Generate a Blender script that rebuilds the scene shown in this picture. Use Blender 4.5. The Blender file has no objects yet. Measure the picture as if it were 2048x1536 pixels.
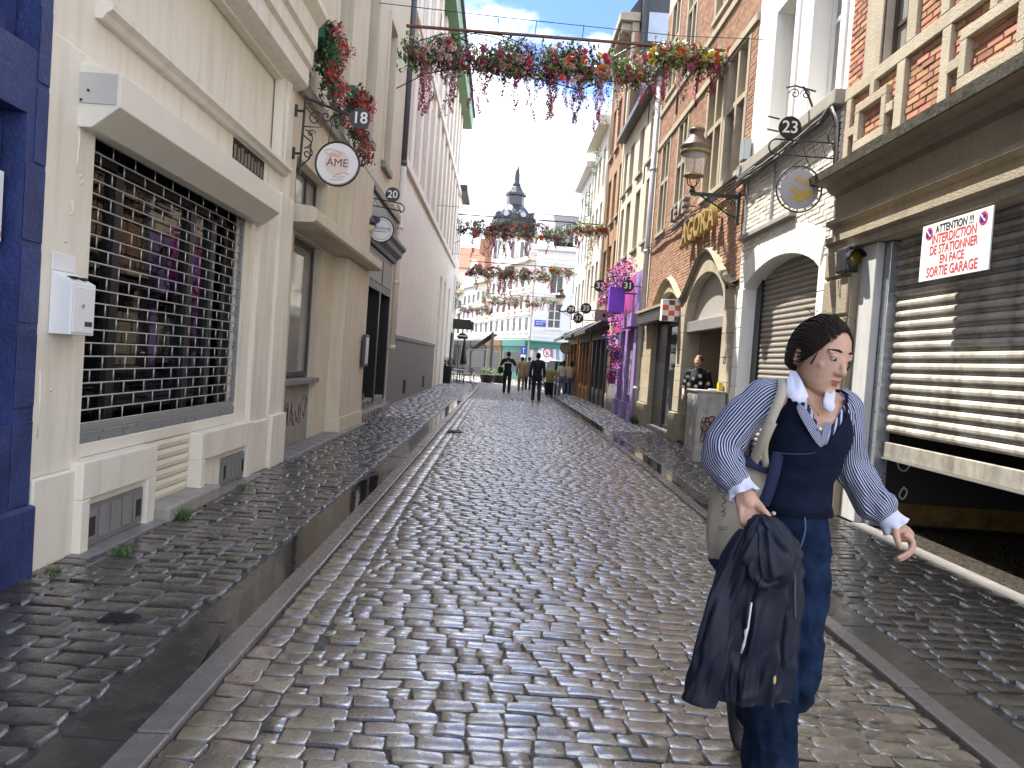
import bpy, math, random
import numpy as np
from mathutils import Matrix, Vector, Euler, noise as mnoise
random.seed(7)
R_ = np.random.RandomState(11)
SC = bpy.context.scene
COL = SC.collection
# ---------------------------------------------------------------- camera
F_PX, CX, CY, VPX, VPY, ROLL, CAM_H = 1500.0, 1024.0, 768.0, 1000.0, 720.0, 0.07, 1.45
_fy = Vector(((VPX-CX)/F_PX, -(VPY-CY)/F_PX, -1.0)).normalized()
_up = Vector((math.sin(ROLL), math.cos(ROLL), 0.0)); _up = (_up-_fy*_up.dot(_fy)).normalized()
_rx = _fy.cross(_up)
camd = bpy.data.cameras.new('camera'); camd.sensor_width = 36.0; camd.lens = F_PX/2048.0*36.0
camd.clip_start = 0.05; camd.clip_end = 2000
cam = bpy.data.objects.new('camera', camd); COL.objects.link(cam)
cam.matrix_world = Matrix(((_rx[0], _rx[1], _rx[2], 0), (_fy[0], _fy[1], _fy[2], 0), (_up[0], _up[1], _up[2], CAM_H), (0, 0, 0, 1)))
SC.camera = cam
# ---------------------------------------------------------------- light and exposure
SUN_DIR = Vector((-1.0, 0.8, 2.4)).normalized()      # towards the sun: left of the street and ahead, high
sund = bpy.data.lights.new('sun', 'SUN'); sund.energy = 2.8; sund.angle = math.radians(0.5); sund.color = (1.0, 0.95, 0.86)
sun = bpy.data.objects.new('sun', sund); COL.objects.link(sun)
sun.rotation_euler = SUN_DIR.to_track_quat('Z', 'Y').to_euler(); sun.location = (-20, 20, 40)
W = bpy.data.worlds.new('World'); SC.world = W; W.use_nodes = True
nt = W.node_tree; nt.nodes.clear()
def _n(t, **k):
    n = nt.nodes.new(t)
    for a, b in k.items(): setattr(n, a, b)
    return n
out = _n('ShaderNodeOutputWorld'); bg = _n('ShaderNodeBackground'); bg.inputs['Strength'].default_value = 0.115
sky = _n('ShaderNodeTexSky'); sky.sky_type = 'NISHITA'; sky.sun_disc = False
sky.sun_elevation = math.asin(SUN_DIR.z); sky.sun_rotation = math.atan2(SUN_DIR.x, SUN_DIR.y)
sky.air_density = 1.0; sky.dust_density = 0.6; sky.ozone_density = 1.2
tc = _n('ShaderNodeTexCoord'); sep = _n('ShaderNodeSeparateXYZ'); nt.links.new(tc.outputs['Generated'], sep.inputs[0])
nz1 = _n('ShaderNodeTexNoise'); nz1.inputs['Scale'].default_value = 2.6; nz1.inputs['Detail'].default_value = 8; nz1.inputs['Roughness'].default_value = 0.58
mp = _n('ShaderNodeMapping'); mp.inputs['Scale'].default_value = (1, 1, 2.2); mp.inputs['Location'].default_value = (5.3, 1.1, 4.2)
nt.links.new(tc.outputs['Generated'], mp.inputs[0]); nt.links.new(mp.outputs[0], nz1.inputs['Vector'])
m1 = _n('ShaderNodeMath', operation='MULTIPLY_ADD'); m1.inputs[1].default_value = -2.0; m1.inputs[2].default_value = 0.76
nt.links.new(sep.outputs['Z'], m1.inputs[0])
mx = _n('ShaderNodeMath', operation='MAXIMUM'); mx.inputs[1].default_value = 0.05; nt.links.new(m1.outputs[0], mx.inputs[0])
ad = _n('ShaderNodeMath', operation='ADD'); nt.links.new(mx.outputs[0], ad.inputs[0]); nt.links.new(nz1.outputs['Fac'], ad.inputs[1])
rp = _n('ShaderNodeMapRange'); rp.interpolation_type = 'SMOOTHSTEP'; rp.inputs['From Min'].default_value = 0.52; rp.inputs['From Max'].default_value = 0.64
nt.links.new(ad.outputs[0], rp.inputs['Value'])
nz2 = _n('ShaderNodeTexNoise'); nz2.inputs['Scale'].default_value = 5.0; nz2.inputs['Detail'].default_value = 6; nt.links.new(mp.outputs[0], nz2.inputs['Vector'])
cr = _n('ShaderNodeValToRGB'); cr.color_ramp.elements[0].position = 0.34; cr.color_ramp.elements[0].color = (4.1, 4.45, 5.2, 1)
cr.color_ramp.elements[1].position = 0.54; cr.color_ramp.elements[1].color = (8.5, 8.8, 9.3, 1); nt.links.new(nz2.outputs['Fac'], cr.inputs[0])
tn = _n('ShaderNodeMixRGB'); tn.blend_type = 'MULTIPLY'; tn.inputs[0].default_value = 1.0; tn.inputs[2].default_value = (0.33, 0.40, 0.62, 1); nt.links.new(sky.outputs[0], tn.inputs[1])
mixc = _n('ShaderNodeMixRGB'); nt.links.new(rp.outputs[0], mixc.inputs[0]); nt.links.new(tn.outputs[0], mixc.inputs[1]); nt.links.new(cr.outputs[0], mixc.inputs[2])
nt.links.new(mixc.outputs[0], bg.inputs['Color']); nt.links.new(bg.outputs[0], out.inputs['Surface'])
VS = SC.view_settings; VS.view_transform = 'Standard'; VS.look = 'None'; VS.gamma = 1.0; VS.exposure = 2.3; VS.use_curve_mapping = False
SC.cycles.max_bounces = 8; SC.cycles.diffuse_bounces = 4; SC.cycles.glossy_bounces = 4; SC.cycles.transparent_max_bounces = 12
SC.cycles.use_denoising = True; SC.cycles.sample_clamp_indirect = 6.0

# ---------------------------------------------------------------- helpers
MATS = {}
def mat(name, col, rough=0.7, var=0.18, scale=2.5, bump=0.15, bscale=45.0, spec=0.4, metal=0.0, coat=0.0, coatior=1.5, coatrough=0.08, rnd=0.0, streak=0.0, tint=None, rvar=0.0, wet=0.0, bdist=0.01, emit=None, crease=None):
    """principled material: world-space noise tints the colour; rnd varies it per piece; streak adds vertical grime"""
    if name in MATS: return MATS[name]
    m = bpy.data.materials.new(name); m.use_nodes = True; t = m.node_tree; N = t.nodes; L = t.links
    b = N['Principled BSDF']
    g = N.new('ShaderNodeNewGeometry')
    n1 = N.new('ShaderNodeTexNoise'); n1.inputs['Scale'].default_value = scale; n1.inputs['Detail'].default_value = 6; n1.inputs['Roughness'].default_value = 0.65
    L.new(g.outputs['Position'], n1.inputs['Vector'])
    c2 = tint if tint else tuple(c*0.6 for c in col)
    mr = N.new('ShaderNodeMapRange'); mr.inputs['From Min'].default_value = 0.36; mr.inputs['From Max'].default_value = 0.7
    mr.inputs['To Min'].default_value = 0.0; mr.inputs['To Max'].default_value = var*2.2
    L.new(n1.outputs['Fac'], mr.inputs['Value'])
    mi = N.new('ShaderNodeMixRGB'); mi.inputs[1].default_value = (*col, 1); mi.inputs[2].default_value = (*c2, 1); L.new(mr.outputs[0], mi.inputs[0])
    cur = mi.outputs[0]
    if streak > 0:
        mpn = N.new('ShaderNodeMapping'); mpn.inputs['Scale'].default_value = (5.5, 5.5, 0.55); L.new(g.outputs['Position'], mpn.inputs[0])
        ns = N.new('ShaderNodeTexNoise'); ns.inputs['Scale'].default_value = 1.6; ns.inputs['Detail'].default_value = 5; L.new(mpn.outputs[0], ns.inputs['Vector'])
        ms = N.new('ShaderNodeMapRange'); ms.inputs['From Min'].default_value = 0.48; ms.inputs['From Max'].default_value = 0.75; ms.inputs['To Max'].default_value = streak; L.new(ns.outputs['Fac'], ms.inputs['Value'])
        mk = N.new('ShaderNodeMixRGB'); mk.blend_type = 'MULTIPLY'; mk.inputs[2].default_value = (0.42, 0.38, 0.32, 1); L.new(ms.outputs[0], mk.inputs[0]); L.new(cur, mk.inputs[1]); cur = mk.outputs[0]
    if rnd > 0:
        oi = N.new('ShaderNodeObjectInfo'); a1 = N.new('ShaderNodeMath'); a1.operation = 'ADD'
        L.new(oi.outputs['Random'], a1.inputs[0]); L.new(g.outputs['Random Per Island'], a1.inputs[1])
        fr = N.new('ShaderNodeMath'); fr.operation = 'FRACT'; L.new(a1.outputs[0], fr.inputs[0])
        hs = N.new('ShaderNodeHueSaturation')
        mv = N.new('ShaderNodeMapRange'); mv.inputs['To Min'].default_value = 1-rnd; mv.inputs['To Max'].default_value = 1+rnd; L.new(fr.outputs[0], mv.inputs['Value'])
        mult = N.new('ShaderNodeMath'); mult.operation = 'MULTIPLY'; mult.inputs[1].default_value = 7.31; L.new(fr.outputs[0], mult.inputs[0])
        fr2 = N.new('ShaderNodeMath'); fr2.operation = 'FRACT'; L.new(mult.outputs[0], fr2.inputs[0])
        mh = N.new('ShaderNodeMapRange'); mh.inputs['To Min'].default_value = 0.5-0.025*min(1, rnd*2.5); mh.inputs['To Max'].default_value = 0.5+0.025*min(1, rnd*2.5); L.new(fr2.outputs[0], mh.inputs['Value'])
        L.new(mv.outputs[0], hs.inputs['Value']); L.new(mh.outputs[0], hs.inputs['Hue']); L.new(cur, hs.inputs['Color']); cur = hs.outputs[0]
    L.new(cur, b.inputs['Base Color'])
    b.inputs['Roughness'].default_value = rough; b.inputs['Specular IOR Level'].default_value = spec; b.inputs['Metallic'].default_value = metal
    if coat: b.inputs['Coat Weight'].default_value = coat; b.inputs['Coat Roughness'].default_value = coatrough; b.inputs['Coat IOR'].default_value = coatior
    if coat and rnd > 0:      # uneven wetness on setts
        nw = N.new('ShaderNodeTexNoise'); nw.inputs['Scale'].default_value = 5.5; nw.inputs['Detail'].default_value = 5; L.new(g.outputs['Position'], nw.inputs['Vector'])
        mw = N.new('ShaderNodeMapRange'); mw.inputs['From Min'].default_value = 0.36; mw.inputs['From Max'].default_value = 0.56; mw.inputs['To Min'].default_value = coat*0.35; mw.inputs['To Max'].default_value = coat; L.new(nw.outputs['Fac'], mw.inputs['Value']); L.new(mw.outputs[0], b.inputs['Coat Weight'])
        nv = N.new('ShaderNodeTexNoise'); nv.inputs['Scale'].default_value = 38; nv.inputs['Detail'].default_value = 3; L.new(g.outputs['Position'], nv.inputs['Vector'])
        bv = N.new('ShaderNodeBump'); bv.inputs['Strength'].default_value = 0.10; bv.inputs['Distance'].default_value = 0.01; L.new(nv.outputs['Fac'], bv.inputs['Height']); L.new(bv.outputs[0], b.inputs['Coat Normal'])
    if rvar > 0:
        n3 = N.new('ShaderNodeTexNoise'); n3.inputs['Scale'].default_value = scale*2.3; n3.inputs['Detail'].default_value = 4; L.new(g.outputs['Position'], n3.inputs['Vector'])
        m3 = N.new('ShaderNodeMapRange'); m3.inputs['From Min'].default_value = 0.35; m3.inputs['From Max'].default_value = 0.68
        m3.inputs['To Min'].default_value = max(0.02, rough-rvar); m3.inputs['To Max'].default_value = min(1, rough+rvar); L.new(n3.outputs['Fac'], m3.inputs['Value']); L.new(m3.outputs[0], b.inputs['Roughness'])
    if bump > 0:
        n2 = N.new('ShaderNodeTexNoise'); n2.inputs['Scale'].default_value = bscale; n2.inputs['Detail'].default_value = 5; L.new(g.outputs['Position'], n2.inputs['Vector'])
        bp = N.new('ShaderNodeBump'); bp.inputs['Strength'].default_value = bump; bp.inputs['Distance'].default_value = bdist
        L.new(n2.outputs['Fac'], bp.inputs['Height']); L.new(bp.outputs[0], b.inputs['Normal'])
    if crease:
        mc = N.new('ShaderNodeMapping'); mc.inputs['Scale'].default_value = (1, 1, crease[2]); mc.inputs['Rotation'].default_value = (0.3, 0.5, 0.0); L.new(g.outputs['Position'], mc.inputs[0])
        nc = N.new('ShaderNodeTexNoise'); nc.noise_type = 'RIDGED_MULTIFRACTAL'; nc.inputs['Scale'].default_value = crease[0]; nc.inputs['Detail'].default_value = 2.5; nc.inputs['Distortion'].default_value = 0.6; L.new(mc.outputs[0], nc.inputs['Vector'])
        bc = N.new('ShaderNodeBump'); bc.inputs['Strength'].default_value = crease[3] if len(crease) > 3 else 0.6; bc.inputs['Distance'].default_value = crease[1]; L.new(nc.outputs['Fac'], bc.inputs['Height'])
        if bump > 0: L.new(bc.outputs[0], bp.inputs['Normal'])
        else: L.new(bc.outputs[0], b.inputs['Normal'])
    if emit: b.inputs['Emission Color'].default_value = (*emit[0], 1); b.inputs['Emission Strength'].default_value = emit[1]
    MATS[name] = m
    return m
def glassmat(name, tint=(0.8, 0.85, 0.85), ior=1.5, rough=0.02, refl=1.0):
    """thin pane: fresnel mirror over a clear sheet"""
    if name in MATS: return MATS[name]
    m = bpy.data.materials.new(name); m.use_nodes = True; t = m.node_tree; N = t.nodes; L = t.links; N.clear()
    o = N.new('ShaderNodeOutputMaterial'); mx_ = N.new('ShaderNodeMixShader'); tr = N.new('ShaderNodeBsdfTransparent'); gl = N.new('ShaderNodeBsdfGlossy')
    tr.inputs[0].default_value = (*tint, 1); gl.inputs['Roughness'].default_value = rough; fr = N.new('ShaderNodeFresnel'); fr.inputs[0].default_value = ior
    L.new(fr.outputs[0], mx_.inputs[0]); L.new(tr.outputs[0], mx_.inputs[1]); L.new(gl.outputs[0], mx_.inputs[2]); L.new(mx_.outputs[0], o.inputs[0])
    MATS[name] = m
    return m

class MB:
    def __init__(s): s.v = []; s.f = []; s.mi = []; s.uv = None
    def add(s, vs, fs, mi=0):
        o = len(s.v); s.v.extend([tuple(p) for p in vs]); s.f.extend([tuple(i+o for i in f) for f in fs]); s.mi.extend([mi]*len(fs)); return s
    def box(s, x0, x1, y0, y1, z0, z1, mi=0):
        if x0 > x1: x0, x1 = x1, x0
        if y0 > y1: y0, y1 = y1, y0
        if z0 > z1: z0, z1 = z1, z0
        return s.add([(x0, y0, z0), (x1, y0, z0), (x1, y1, z0), (x0, y1, z0), (x0, y0, z1), (x1, y0, z1), (x1, y1, z1), (x0, y1, z1)],
                     [(0, 3, 2, 1), (4, 5, 6, 7), (0, 1, 5, 4), (1, 2, 6, 5), (2, 3, 7, 6), (3, 0, 4, 7)], mi)
    def quad(s, a, b, c, d, mi=0): return s.add([a, b, c, d], [(0, 1, 2, 3)], mi)
    def tube(s, path, r, n=8, mi=0, cap=True, closed=False):
        P = [Vector(p) for p in path]; k = len(P); rings = []
        rr = r if hasattr(r, '__len__') else [r]*k
        prev = None; vs = []
        for i in range(k):
            if closed: d = P[(i+1) % k]-P[i-1]
            else: d = (P[min(i+1, k-1)]-P[max(i-1, 0)])
            d = d.normalized() if d.length > 1e-9 else Vector((0, 0, 1))
            if prev is None:
                a = Vector((0, 0, 1)) if abs(d.z) < 0.9 else Vector((1, 0, 0)); u = d.cross(a).normalized()
            else:
                u = (prev-d*prev.dot(d)); u = u.normalized() if u.length > 1e-6 else d.orthogonal().normalized()
            prev = u; w = d.cross(u)
            for j in range(n):
                a = 2*math.pi*j/n; vs.append(P[i]+(u*math.cos(a)+w*math.sin(a))*rr[i])
        fs = []
        for i in range(k if closed else k-1):
            i2 = (i+1) % k
            for j in range(n): fs.append((i*n+j, i*n+(j+1) % n, i2*n+(j+1) % n, i2*n+j))
        if cap and not closed: fs.append(tuple(range(n-1, -1, -1))); fs.append(tuple((k-1)*n+j for j in range(n)))
        return s.add(vs, fs, mi)
    def lathe(s, prof, n=16, c=(0, 0, 0), mi=0):
        vs = []; fs = []
        for (r, z) in prof:
            for j in range(n): a = 2*math.pi*j/n; vs.append((c[0]+r*math.cos(a), c[1]+r*math.sin(a), c[2]+z))
        for i in range(len(prof)-1):
            for j in range(n): fs.append((i*n+j, i*n+(j+1) % n, (i+1)*n+(j+1) % n, (i+1)*n+j))
        fs.append(tuple(range(n-1, -1, -1))); fs.append(tuple((len(prof)-1)*n+j for j in range(n)))
        return s.add(vs, fs, mi)
    def prism(s, poly, a, b, fn, mi=0):
        """poly: 2D points; fn(p, t) -> 3D; extruded from t=a to t=b"""
        n = len(poly); vs = [fn(p, a) for p in poly]+[fn(p, b) for p in poly]
        fs = [tuple(range(n)), tuple(range(2*n-1, n-1, -1))]+[(i, i+n, (i+1) % n+n, (i+1) % n) for i in range(n)]
        return s.add(vs, fs, mi)
    def mesh(s, name, mats, smooth=False):
        me = bpy.data.meshes.new(name); me.from_pydata(s.v, [], s.f); me.update()
        for m in (mats if isinstance(mats, (list, tuple)) else [mats]): me.materials.append(m)
        if any(s.mi): me.polygons.foreach_set('material_index', s.mi)
        if smooth: me.polygons.foreach_set('use_smooth', [True]*len(me.polygons))
        return me
    def build(s, name, mats, parent=None, smooth=False, bevel=0.0, label=None, kind=None):
        me = s.mesh(name, mats, smooth)
        import bmesh
        bm = bmesh.new(); bm.from_mesh(me); bmesh.ops.recalc_face_normals(bm, faces=bm.faces); bm.to_mesh(me); bm.free()
        o = bpy.data.objects.new(name, me); link(o, parent)
        if bevel > 0:
            md = o.modifiers.new('bevel', 'BEVEL'); md.width = bevel; md.segments = 2; md.limit_method = 'ANGLE'
        if label: o['label'] = label
        if kind: o['kind'] = kind
        return o
def link(o, parent=None):
    COL.objects.link(o)
    if parent is not None:
        o.parent = parent; o.matrix_parent_inverse = pw(parent).inverted()
def pw(o):
    m = Matrix.LocRotScale(o.location, o.rotation_euler, o.scale)
    return pw(o.parent) @ o.matrix_parent_inverse @ m if o.parent else m
def thing(name, label, cat, loc=(0, 0, 0), group=None):
    o = bpy.data.objects.new(name, None); COL.objects.link(o); o.location = loc; o.empty_display_size = 0.2
    o['label'] = label; o['category'] = cat
    if group: o['group'] = group
    return o
def tag(o, label, cat=None, group=None, kind=None):
    if label: o['label'] = label
    if cat: o['category'] = cat
    if group: o['group'] = group
    if kind: o['kind'] = kind
    return o
def struct(o): o['kind'] = 'structure'; return o
def bxp(name, m, parent, *boxes, bevel=0.0, label=None, smooth=False):
    b = MB()
    for q in boxes: b.box(*q)
    return b.build(name, m, parent, bevel=bevel, label=label, smooth=smooth)
def text(name, s, size, loc, rot, m, parent, extrude=0.004, align='CENTER', sx=1.0, bold=0.0):
    c = bpy.data.curves.new(name, 'FONT'); c.body = s; c.size = size; c.extrude = extrude; c.align_x = align; c.align_y = 'CENTER'; c.offset = bold
    c.resolution_u = 3
    c.materials.append(m); o = bpy.data.objects.new(name, c)
    me = bpy.data.meshes.new_from_object(o); bpy.data.objects.remove(o)
    o = bpy.data.objects.new(name, me); o.location = loc; o.rotation_euler = rot; o.scale = (sx, 1, 1); link(o, parent)
    return o
HP = math.pi/2
ROT_FRONT = (HP, 0, 0); ROT_RIGHTWALL = (HP, 0, -HP); ROT_LEFTWALL = (HP, 0, HP)
def place(name, me, M, parent=None):
    o = bpy.data.objects.new(name, me); COL.objects.link(o)
    if parent is not None:
        o.parent = parent; o.matrix_parent_inverse = pw(parent).inverted()
    o.matrix_basis = M
    return o
CAMP = np.array([0, 0, CAM_H])
def pieces(parent, name, meshes, items, stuffname, limit=300, front=True):
    """items: (mesh index, 4x4 Matrix). The largest-showing ones become objects, the rest one 'stuff' part."""
    def key(it):
        p = it[1].translation; d = max(0.3, p.y) if front else 1; s = it[1].to_scale()
        inview = p.y > 0.6 and abs(p.x)/max(p.y, .1) < 0.80 and (CAM_H-p.z)/max(p.y, .1) < 0.60 and (p.z-CAM_H)/max(p.y, .1) < 0.62
        return (0 if inview else 1, d/max(s))
    items = sorted(items, key=key)
    for k, M in items[:limit]: place(name, meshes[k], M, parent)
    rest = items[limit:]
    if rest:
        vs = []; fs = []; off = 0; mi = []
        tmpl = []
        for me in meshes:
            co = np.empty(len(me.vertices)*3); me.vertices.foreach_get('co', co); tmpl.append((co.reshape(-1, 3), [tuple(p.vertices) for p in me.polygons]))
        for k, M in rest:
            co, pf = tmpl[k]; A = np.array(M); q = co@A[:3, :3].T+A[:3, 3]
            vs.append(q); fs.extend([tuple(i+off for i in f) for f in pf]); off += len(q)
        me = bpy.data.meshes.new(stuffname); me.from_pydata(np.concatenate(vs).tolist(), [], fs); me.update()
        for m in meshes[0].materials: me.materials.append(m)
        if meshes[0].polygons[0].use_smooth: me.polygons.foreach_set('use_smooth', [True]*len(me.polygons))
        o = bpy.data.objects.new(stuffname, me); link(o, parent); o['kind'] = 'stuff'
def wall(name, m, parent, side, X, y0, y1, z0, z1, holes=(), depth=0.2, bodyx=None, label=None):
    """facade sheet with rectangular openings and reveals; side=+1 left wall (faces +x), -1 right wall (faces -x)"""
    ys = sorted({y0, y1, *[min(max(h[0], y0), y1) for h in holes], *[min(max(h[1], y0), y1) for h in holes]})
    zs = sorted({z0, z1, *[min(max(h[2], z0), z1) for h in holes], *[min(max(h[3], z0), z1) for h in holes]})
    b = MB(); xi = X-side*depth
    def solid(y, z): return y0 < y < y1 and z0 < z < z1 and not any(h[0] < y < h[1] and h[2] < z < h[3] for h in holes)
    for i in range(len(ys)-1):
        for j in range(len(zs)-1):
            a, c, e, g = ys[i], ys[i+1], zs[j], zs[j+1]
            if not solid((a+c)/2, (e+g)/2): continue
            b.quad((X, a, e), (X, c, e), (X, c, g), (X, a, g))
            if not solid(a-1e-4, (e+g)/2): b.quad((X, a, e), (X, a, g), (xi, a, g), (xi, a, e))
            if not solid(c+1e-4, (e+g)/2): b.quad((X, c, e), (xi, c, e), (xi, c, g), (X, c, g))
            if not solid((a+c)/2, e-1e-4): b.quad((X, a, e), (xi, a, e), (xi, c, e), (X, c, e))
            if not solid((a+c)/2, g+1e-4): b.quad((X, a, g), (X, c, g), (xi, c, g), (xi, a, g))
    return b.build(name, m, parent, label=label)
def arch_fill(b, side, X, depth, y0, y1, zs, zr, zt, n=14, fn=None):
    """fills an opening's head above a segmental arch: springs at zs, rises to zr, filled up to zt"""
    xi = X-side*depth; pts = []
    for i in range(n+1):
        t = i/n; y = y0+(y1-y0)*t; z = fn(t) if fn else zs+(zr-zs)*math.sqrt(max(0, 1-(2*t-1)**2)); pts.append((y, z))
    for (a, za), (c, zc) in zip(pts, pts[1:]):
        b.quad((X, a, za), (X, c, zc), (X, c, zt), (X, a, zt)); b.quad((X, a, za), (xi, a, za), (xi, c, zc), (X, c, zc))
def window(parent, side, X, y0, y1, z0, z1, fm, gm, ny=2, zsplit=(), fw=0.06, th=0.06, name='window'):
    """frame as a part, each pane a sub-part, standing with its face at X"""
    b = MB(); xa, xb = X, X-side*th
    ys = [y0+(y1-y0)*i/ny for i in range(ny+1)]; zs = [z0, *zsplit, z1]
    b.box(xa, xb, y0, y0+fw, z0, z1); b.box(xa, xb, y1-fw, y1, z0, z1); b.box(xa, xb, y0+fw, y1-fw, z0, z0+fw); b.box(xa, xb, y0+fw, y1-fw, z1-fw, z1)
    for y in ys[1:-1]: b.box(xa-side*0.004, xb, y-fw*.45, y+fw*.45, z0+fw, z1-fw)
    for z in zs[1:-1]: b.box(xa-side*0.008, xb, y0+fw, y1-fw, z-fw*.4, z+fw*.4)
    w = b.build(name, fm, parent)
    xm = X-side*th*0.55
    for i in range(ny):
        for j in range(len(zs)-1):
            MB().box(xm, xm-side*0.006, ys[i]+fw*.5, ys[i+1]-fw*.5, zs[j]+fw*.45, zs[j+1]-fw*.45).build('pane', gm, w)
    return w
# ---------------------------------------------------------------- materials
m_cream = mat('cream paint', (0.77, 0.72, 0.61), 0.55, 0.16, 1.1, 0.2, 26, streak=0.26, tint=(0.62, 0.565, 0.46))
m_cream2 = mat('ivory paint', (0.73, 0.69, 0.59), 0.5, 0.08, 2, 0.06, 60)
m_blue = mat('blue paint', (0.030, 0.050, 0.165), 0.5, 0.35, 3.5, 0.4, 38, tint=(0.012, 0.020, 0.075), bdist=0.02, streak=0.35)
m_beige = mat('beige render', (0.65, 0.585, 0.455), 0.75, 0.18, 1.2, 0.18, 35, streak=0.25, tint=(0.54, 0.46, 0.33))
m_greystone = mat('blue limestone', (0.22, 0.21, 0.20), 0.45, 0.25, 3, 0.15, 50, streak=0.2, rvar=0.15)
m_dirtstone = mat('dirty stone', (0.33, 0.31, 0.27), 0.7, 0.3, 3, 0.2, 40, streak=0.3)
m_pink = mat('pale pink paint', (0.73, 0.655, 0.56), 0.6, 0.08, 0.8, 0.1, 25, streak=0.15)
m_pinkwhite = mat('off white paint', (0.745, 0.695, 0.61), 0.6, 0.10, 0.9, 0.12, 20, streak=0.12)
m_greyplinth = mat('grey plinth paint', (0.24, 0.23, 0.22), 0.6, 0.15, 1.5, 0.1, 30, streak=0.2)
m_green = mat('green eaves paint', (0.10, 0.215, 0.10), 0.5, 0.1, 1, 0.05, 30)
m_black = mat('black paint', (0.012, 0.012, 0.013), 0.35, 0.1, 3, 0.05, 40)
m_charcoal = mat('charcoal paint', (0.05, 0.05, 0.052), 0.4, 0.15, 3, 0.06, 40)
m_iron = mat('wrought iron', (0.018, 0.018, 0.020), 0.45, 0.2, 8, 0.1, 90, spec=0.5)
m_steel = mat('galvanised steel', (0.50, 0.49, 0.465), 0.38, 0.15, 6, 0.04, 60, metal=0.7)
m_alu = mat('grey aluminium', (0.36, 0.38, 0.40), 0.35, 0.12, 5, 0.03, 60, metal=0.6, rvar=0.1)
m_white = mat('white enamel', (0.78, 0.78, 0.77), 0.35, 0.05, 3, 0.02, 40)
m_whitepaint = mat('white wall paint', (0.80, 0.78, 0.73), 0.6, 0.08, 1.2, 0.12, 30, streak=0.12)
m_brickwhite = mat('white painted brick', (0.74, 0.70, 0.62), 0.6, 0.15, 3, 0.35, 28, rnd=0.08, streak=0.2, bdist=0.02)
m_brick = mat('orange brick', (0.38, 0.195, 0.115), 0.85, 0.22, 9, 0.3, 60, rnd=0.30, tint=(0.32, 0.16, 0.10))
m_brickfar = mat('weathered brick', (0.36, 0.205, 0.13), 0.85, 0.2, 4, 0.25, 40, rnd=0.22, tint=(0.34, 0.18, 0.11))
m_brown = mat('brown brick', (0.36, 0.22, 0.13), 0.85, 0.2, 3, 0.2, 40, rnd=0.2)
m_mortar = mat('lime mortar', (0.46, 0.41, 0.33), 0.9, 0.2, 4, 0.3, 60)
m_sandstone = mat('sandstone', (0.40, 0.345, 0.255), 0.85, 0.22, 3, 0.45, 55, rnd=0.07, streak=0.22, bdist=0.02)
m_sandgrey = mat('weathered sandstone', (0.32, 0.27, 0.19), 0.85, 0.24, 3, 0.5, 45, streak=0.3, bdist=0.02, tint=(0.18, 0.155, 0.11))
m_moss = mat('mossy ledge', (0.12, 0.11, 0.09), 0.9, 0.45, 7, 0.7, 26, tint=(0.045, 0.05, 0.028))
m_slat = mat('white shutter slat', (0.50, 0.475, 0.42), 0.5, 0.4, 3.2, 0.05, 60, streak=0.9, tint=(0.20, 0.185, 0.155))
m_slatgrey = mat('taupe shutter slat', (0.30, 0.27, 0.235), 0.45, 0.15, 3, 0.05, 60, streak=0.25)
m_slatcream = mat('cream shutter slat', (0.68, 0.62, 0.50), 0.45, 0.05, 3, 0.02, 60)
m_glassdark = mat('dark window glass', (0.035, 0.037, 0.04), 0.04, 0.2, 1, 0.02, 3, spec=0.9, bdist=0.05)
m_glasslight = mat('curtained window glass', (0.30, 0.30, 0.28), 0.05, 0.3, 2, 0.02, 3, spec=0.9, bdist=0.05)
m_glass = glassmat('clear pane')
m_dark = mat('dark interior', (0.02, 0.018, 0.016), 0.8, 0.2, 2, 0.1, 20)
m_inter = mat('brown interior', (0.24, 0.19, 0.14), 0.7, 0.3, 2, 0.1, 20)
m_wood = mat('brown timber', (0.20, 0.11, 0.05), 0.5, 0.35, 5, 0.15, 40)
m_woodorange = mat('varnished timber', (0.34, 0.16, 0.05), 0.4, 0.3, 5, 0.1, 40)
m_winframe = mat('dark timber frame', (0.09, 0.06, 0.04), 0.5, 0.2, 5, 0.1, 40)
m_greyframe = mat('grey metal frame', (0.16, 0.155, 0.15), 0.4, 0.1, 5, 0.03, 40)
m_zinc = mat('zinc pipe', (0.26, 0.26, 0.265), 0.4, 0.2, 4, 0.06, 40, metal=0.3)
m_slate = mat('slate', (0.055, 0.058, 0.066), 0.5, 0.25, 4, 0.25, 30, rnd=0.22)
m_rooftile = mat('red roof tile', (0.30, 0.12, 0.07), 0.8, 0.25, 3, 0.3, 20, rnd=0.2)
m_purple = mat('lilac paint', (0.30, 0.20, 0.46), 0.45, 0.1, 2, 0.05, 40)
m_violet = mat('violet sign', (0.22, 0.06, 0.62), 0.4, 0.05, 2, 0.02, 40)
m_magenta = mat('magenta paint', (0.45, 0.05, 0.30), 0.45, 0.1, 2, 0.05, 40)
m_red = mat('red print', (0.62, 0.05, 0.05), 0.4, 0.05, 3, 0, 40)
m_blackprint = mat('black print', (0.02, 0.02, 0.022), 0.4, 0.05, 3, 0, 40)
m_bluep = mat('blue print', (0.04, 0.08, 0.45), 0.4, 0.05, 3, 0, 40)
m_gold = mat('gold letters', (0.42, 0.29, 0.09), 0.45, 0.15, 6, 0.05, 40, metal=0.5)
m_goldprint = mat('gold print', (0.55, 0.36, 0.08), 0.5, 0.05, 6, 0, 40)
m_cable = mat('black cable', (0.03, 0.03, 0.032), 0.5, 0.2, 6, 0.05, 50)
m_cablegrey = mat('grey cable', (0.28, 0.27, 0.25), 0.5, 0.2, 6, 0.05, 50)
m_graff = mat('graffiti ink', (0.09, 0.05, 0.05), 0.6, 0.1, 6, 0, 40)
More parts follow.
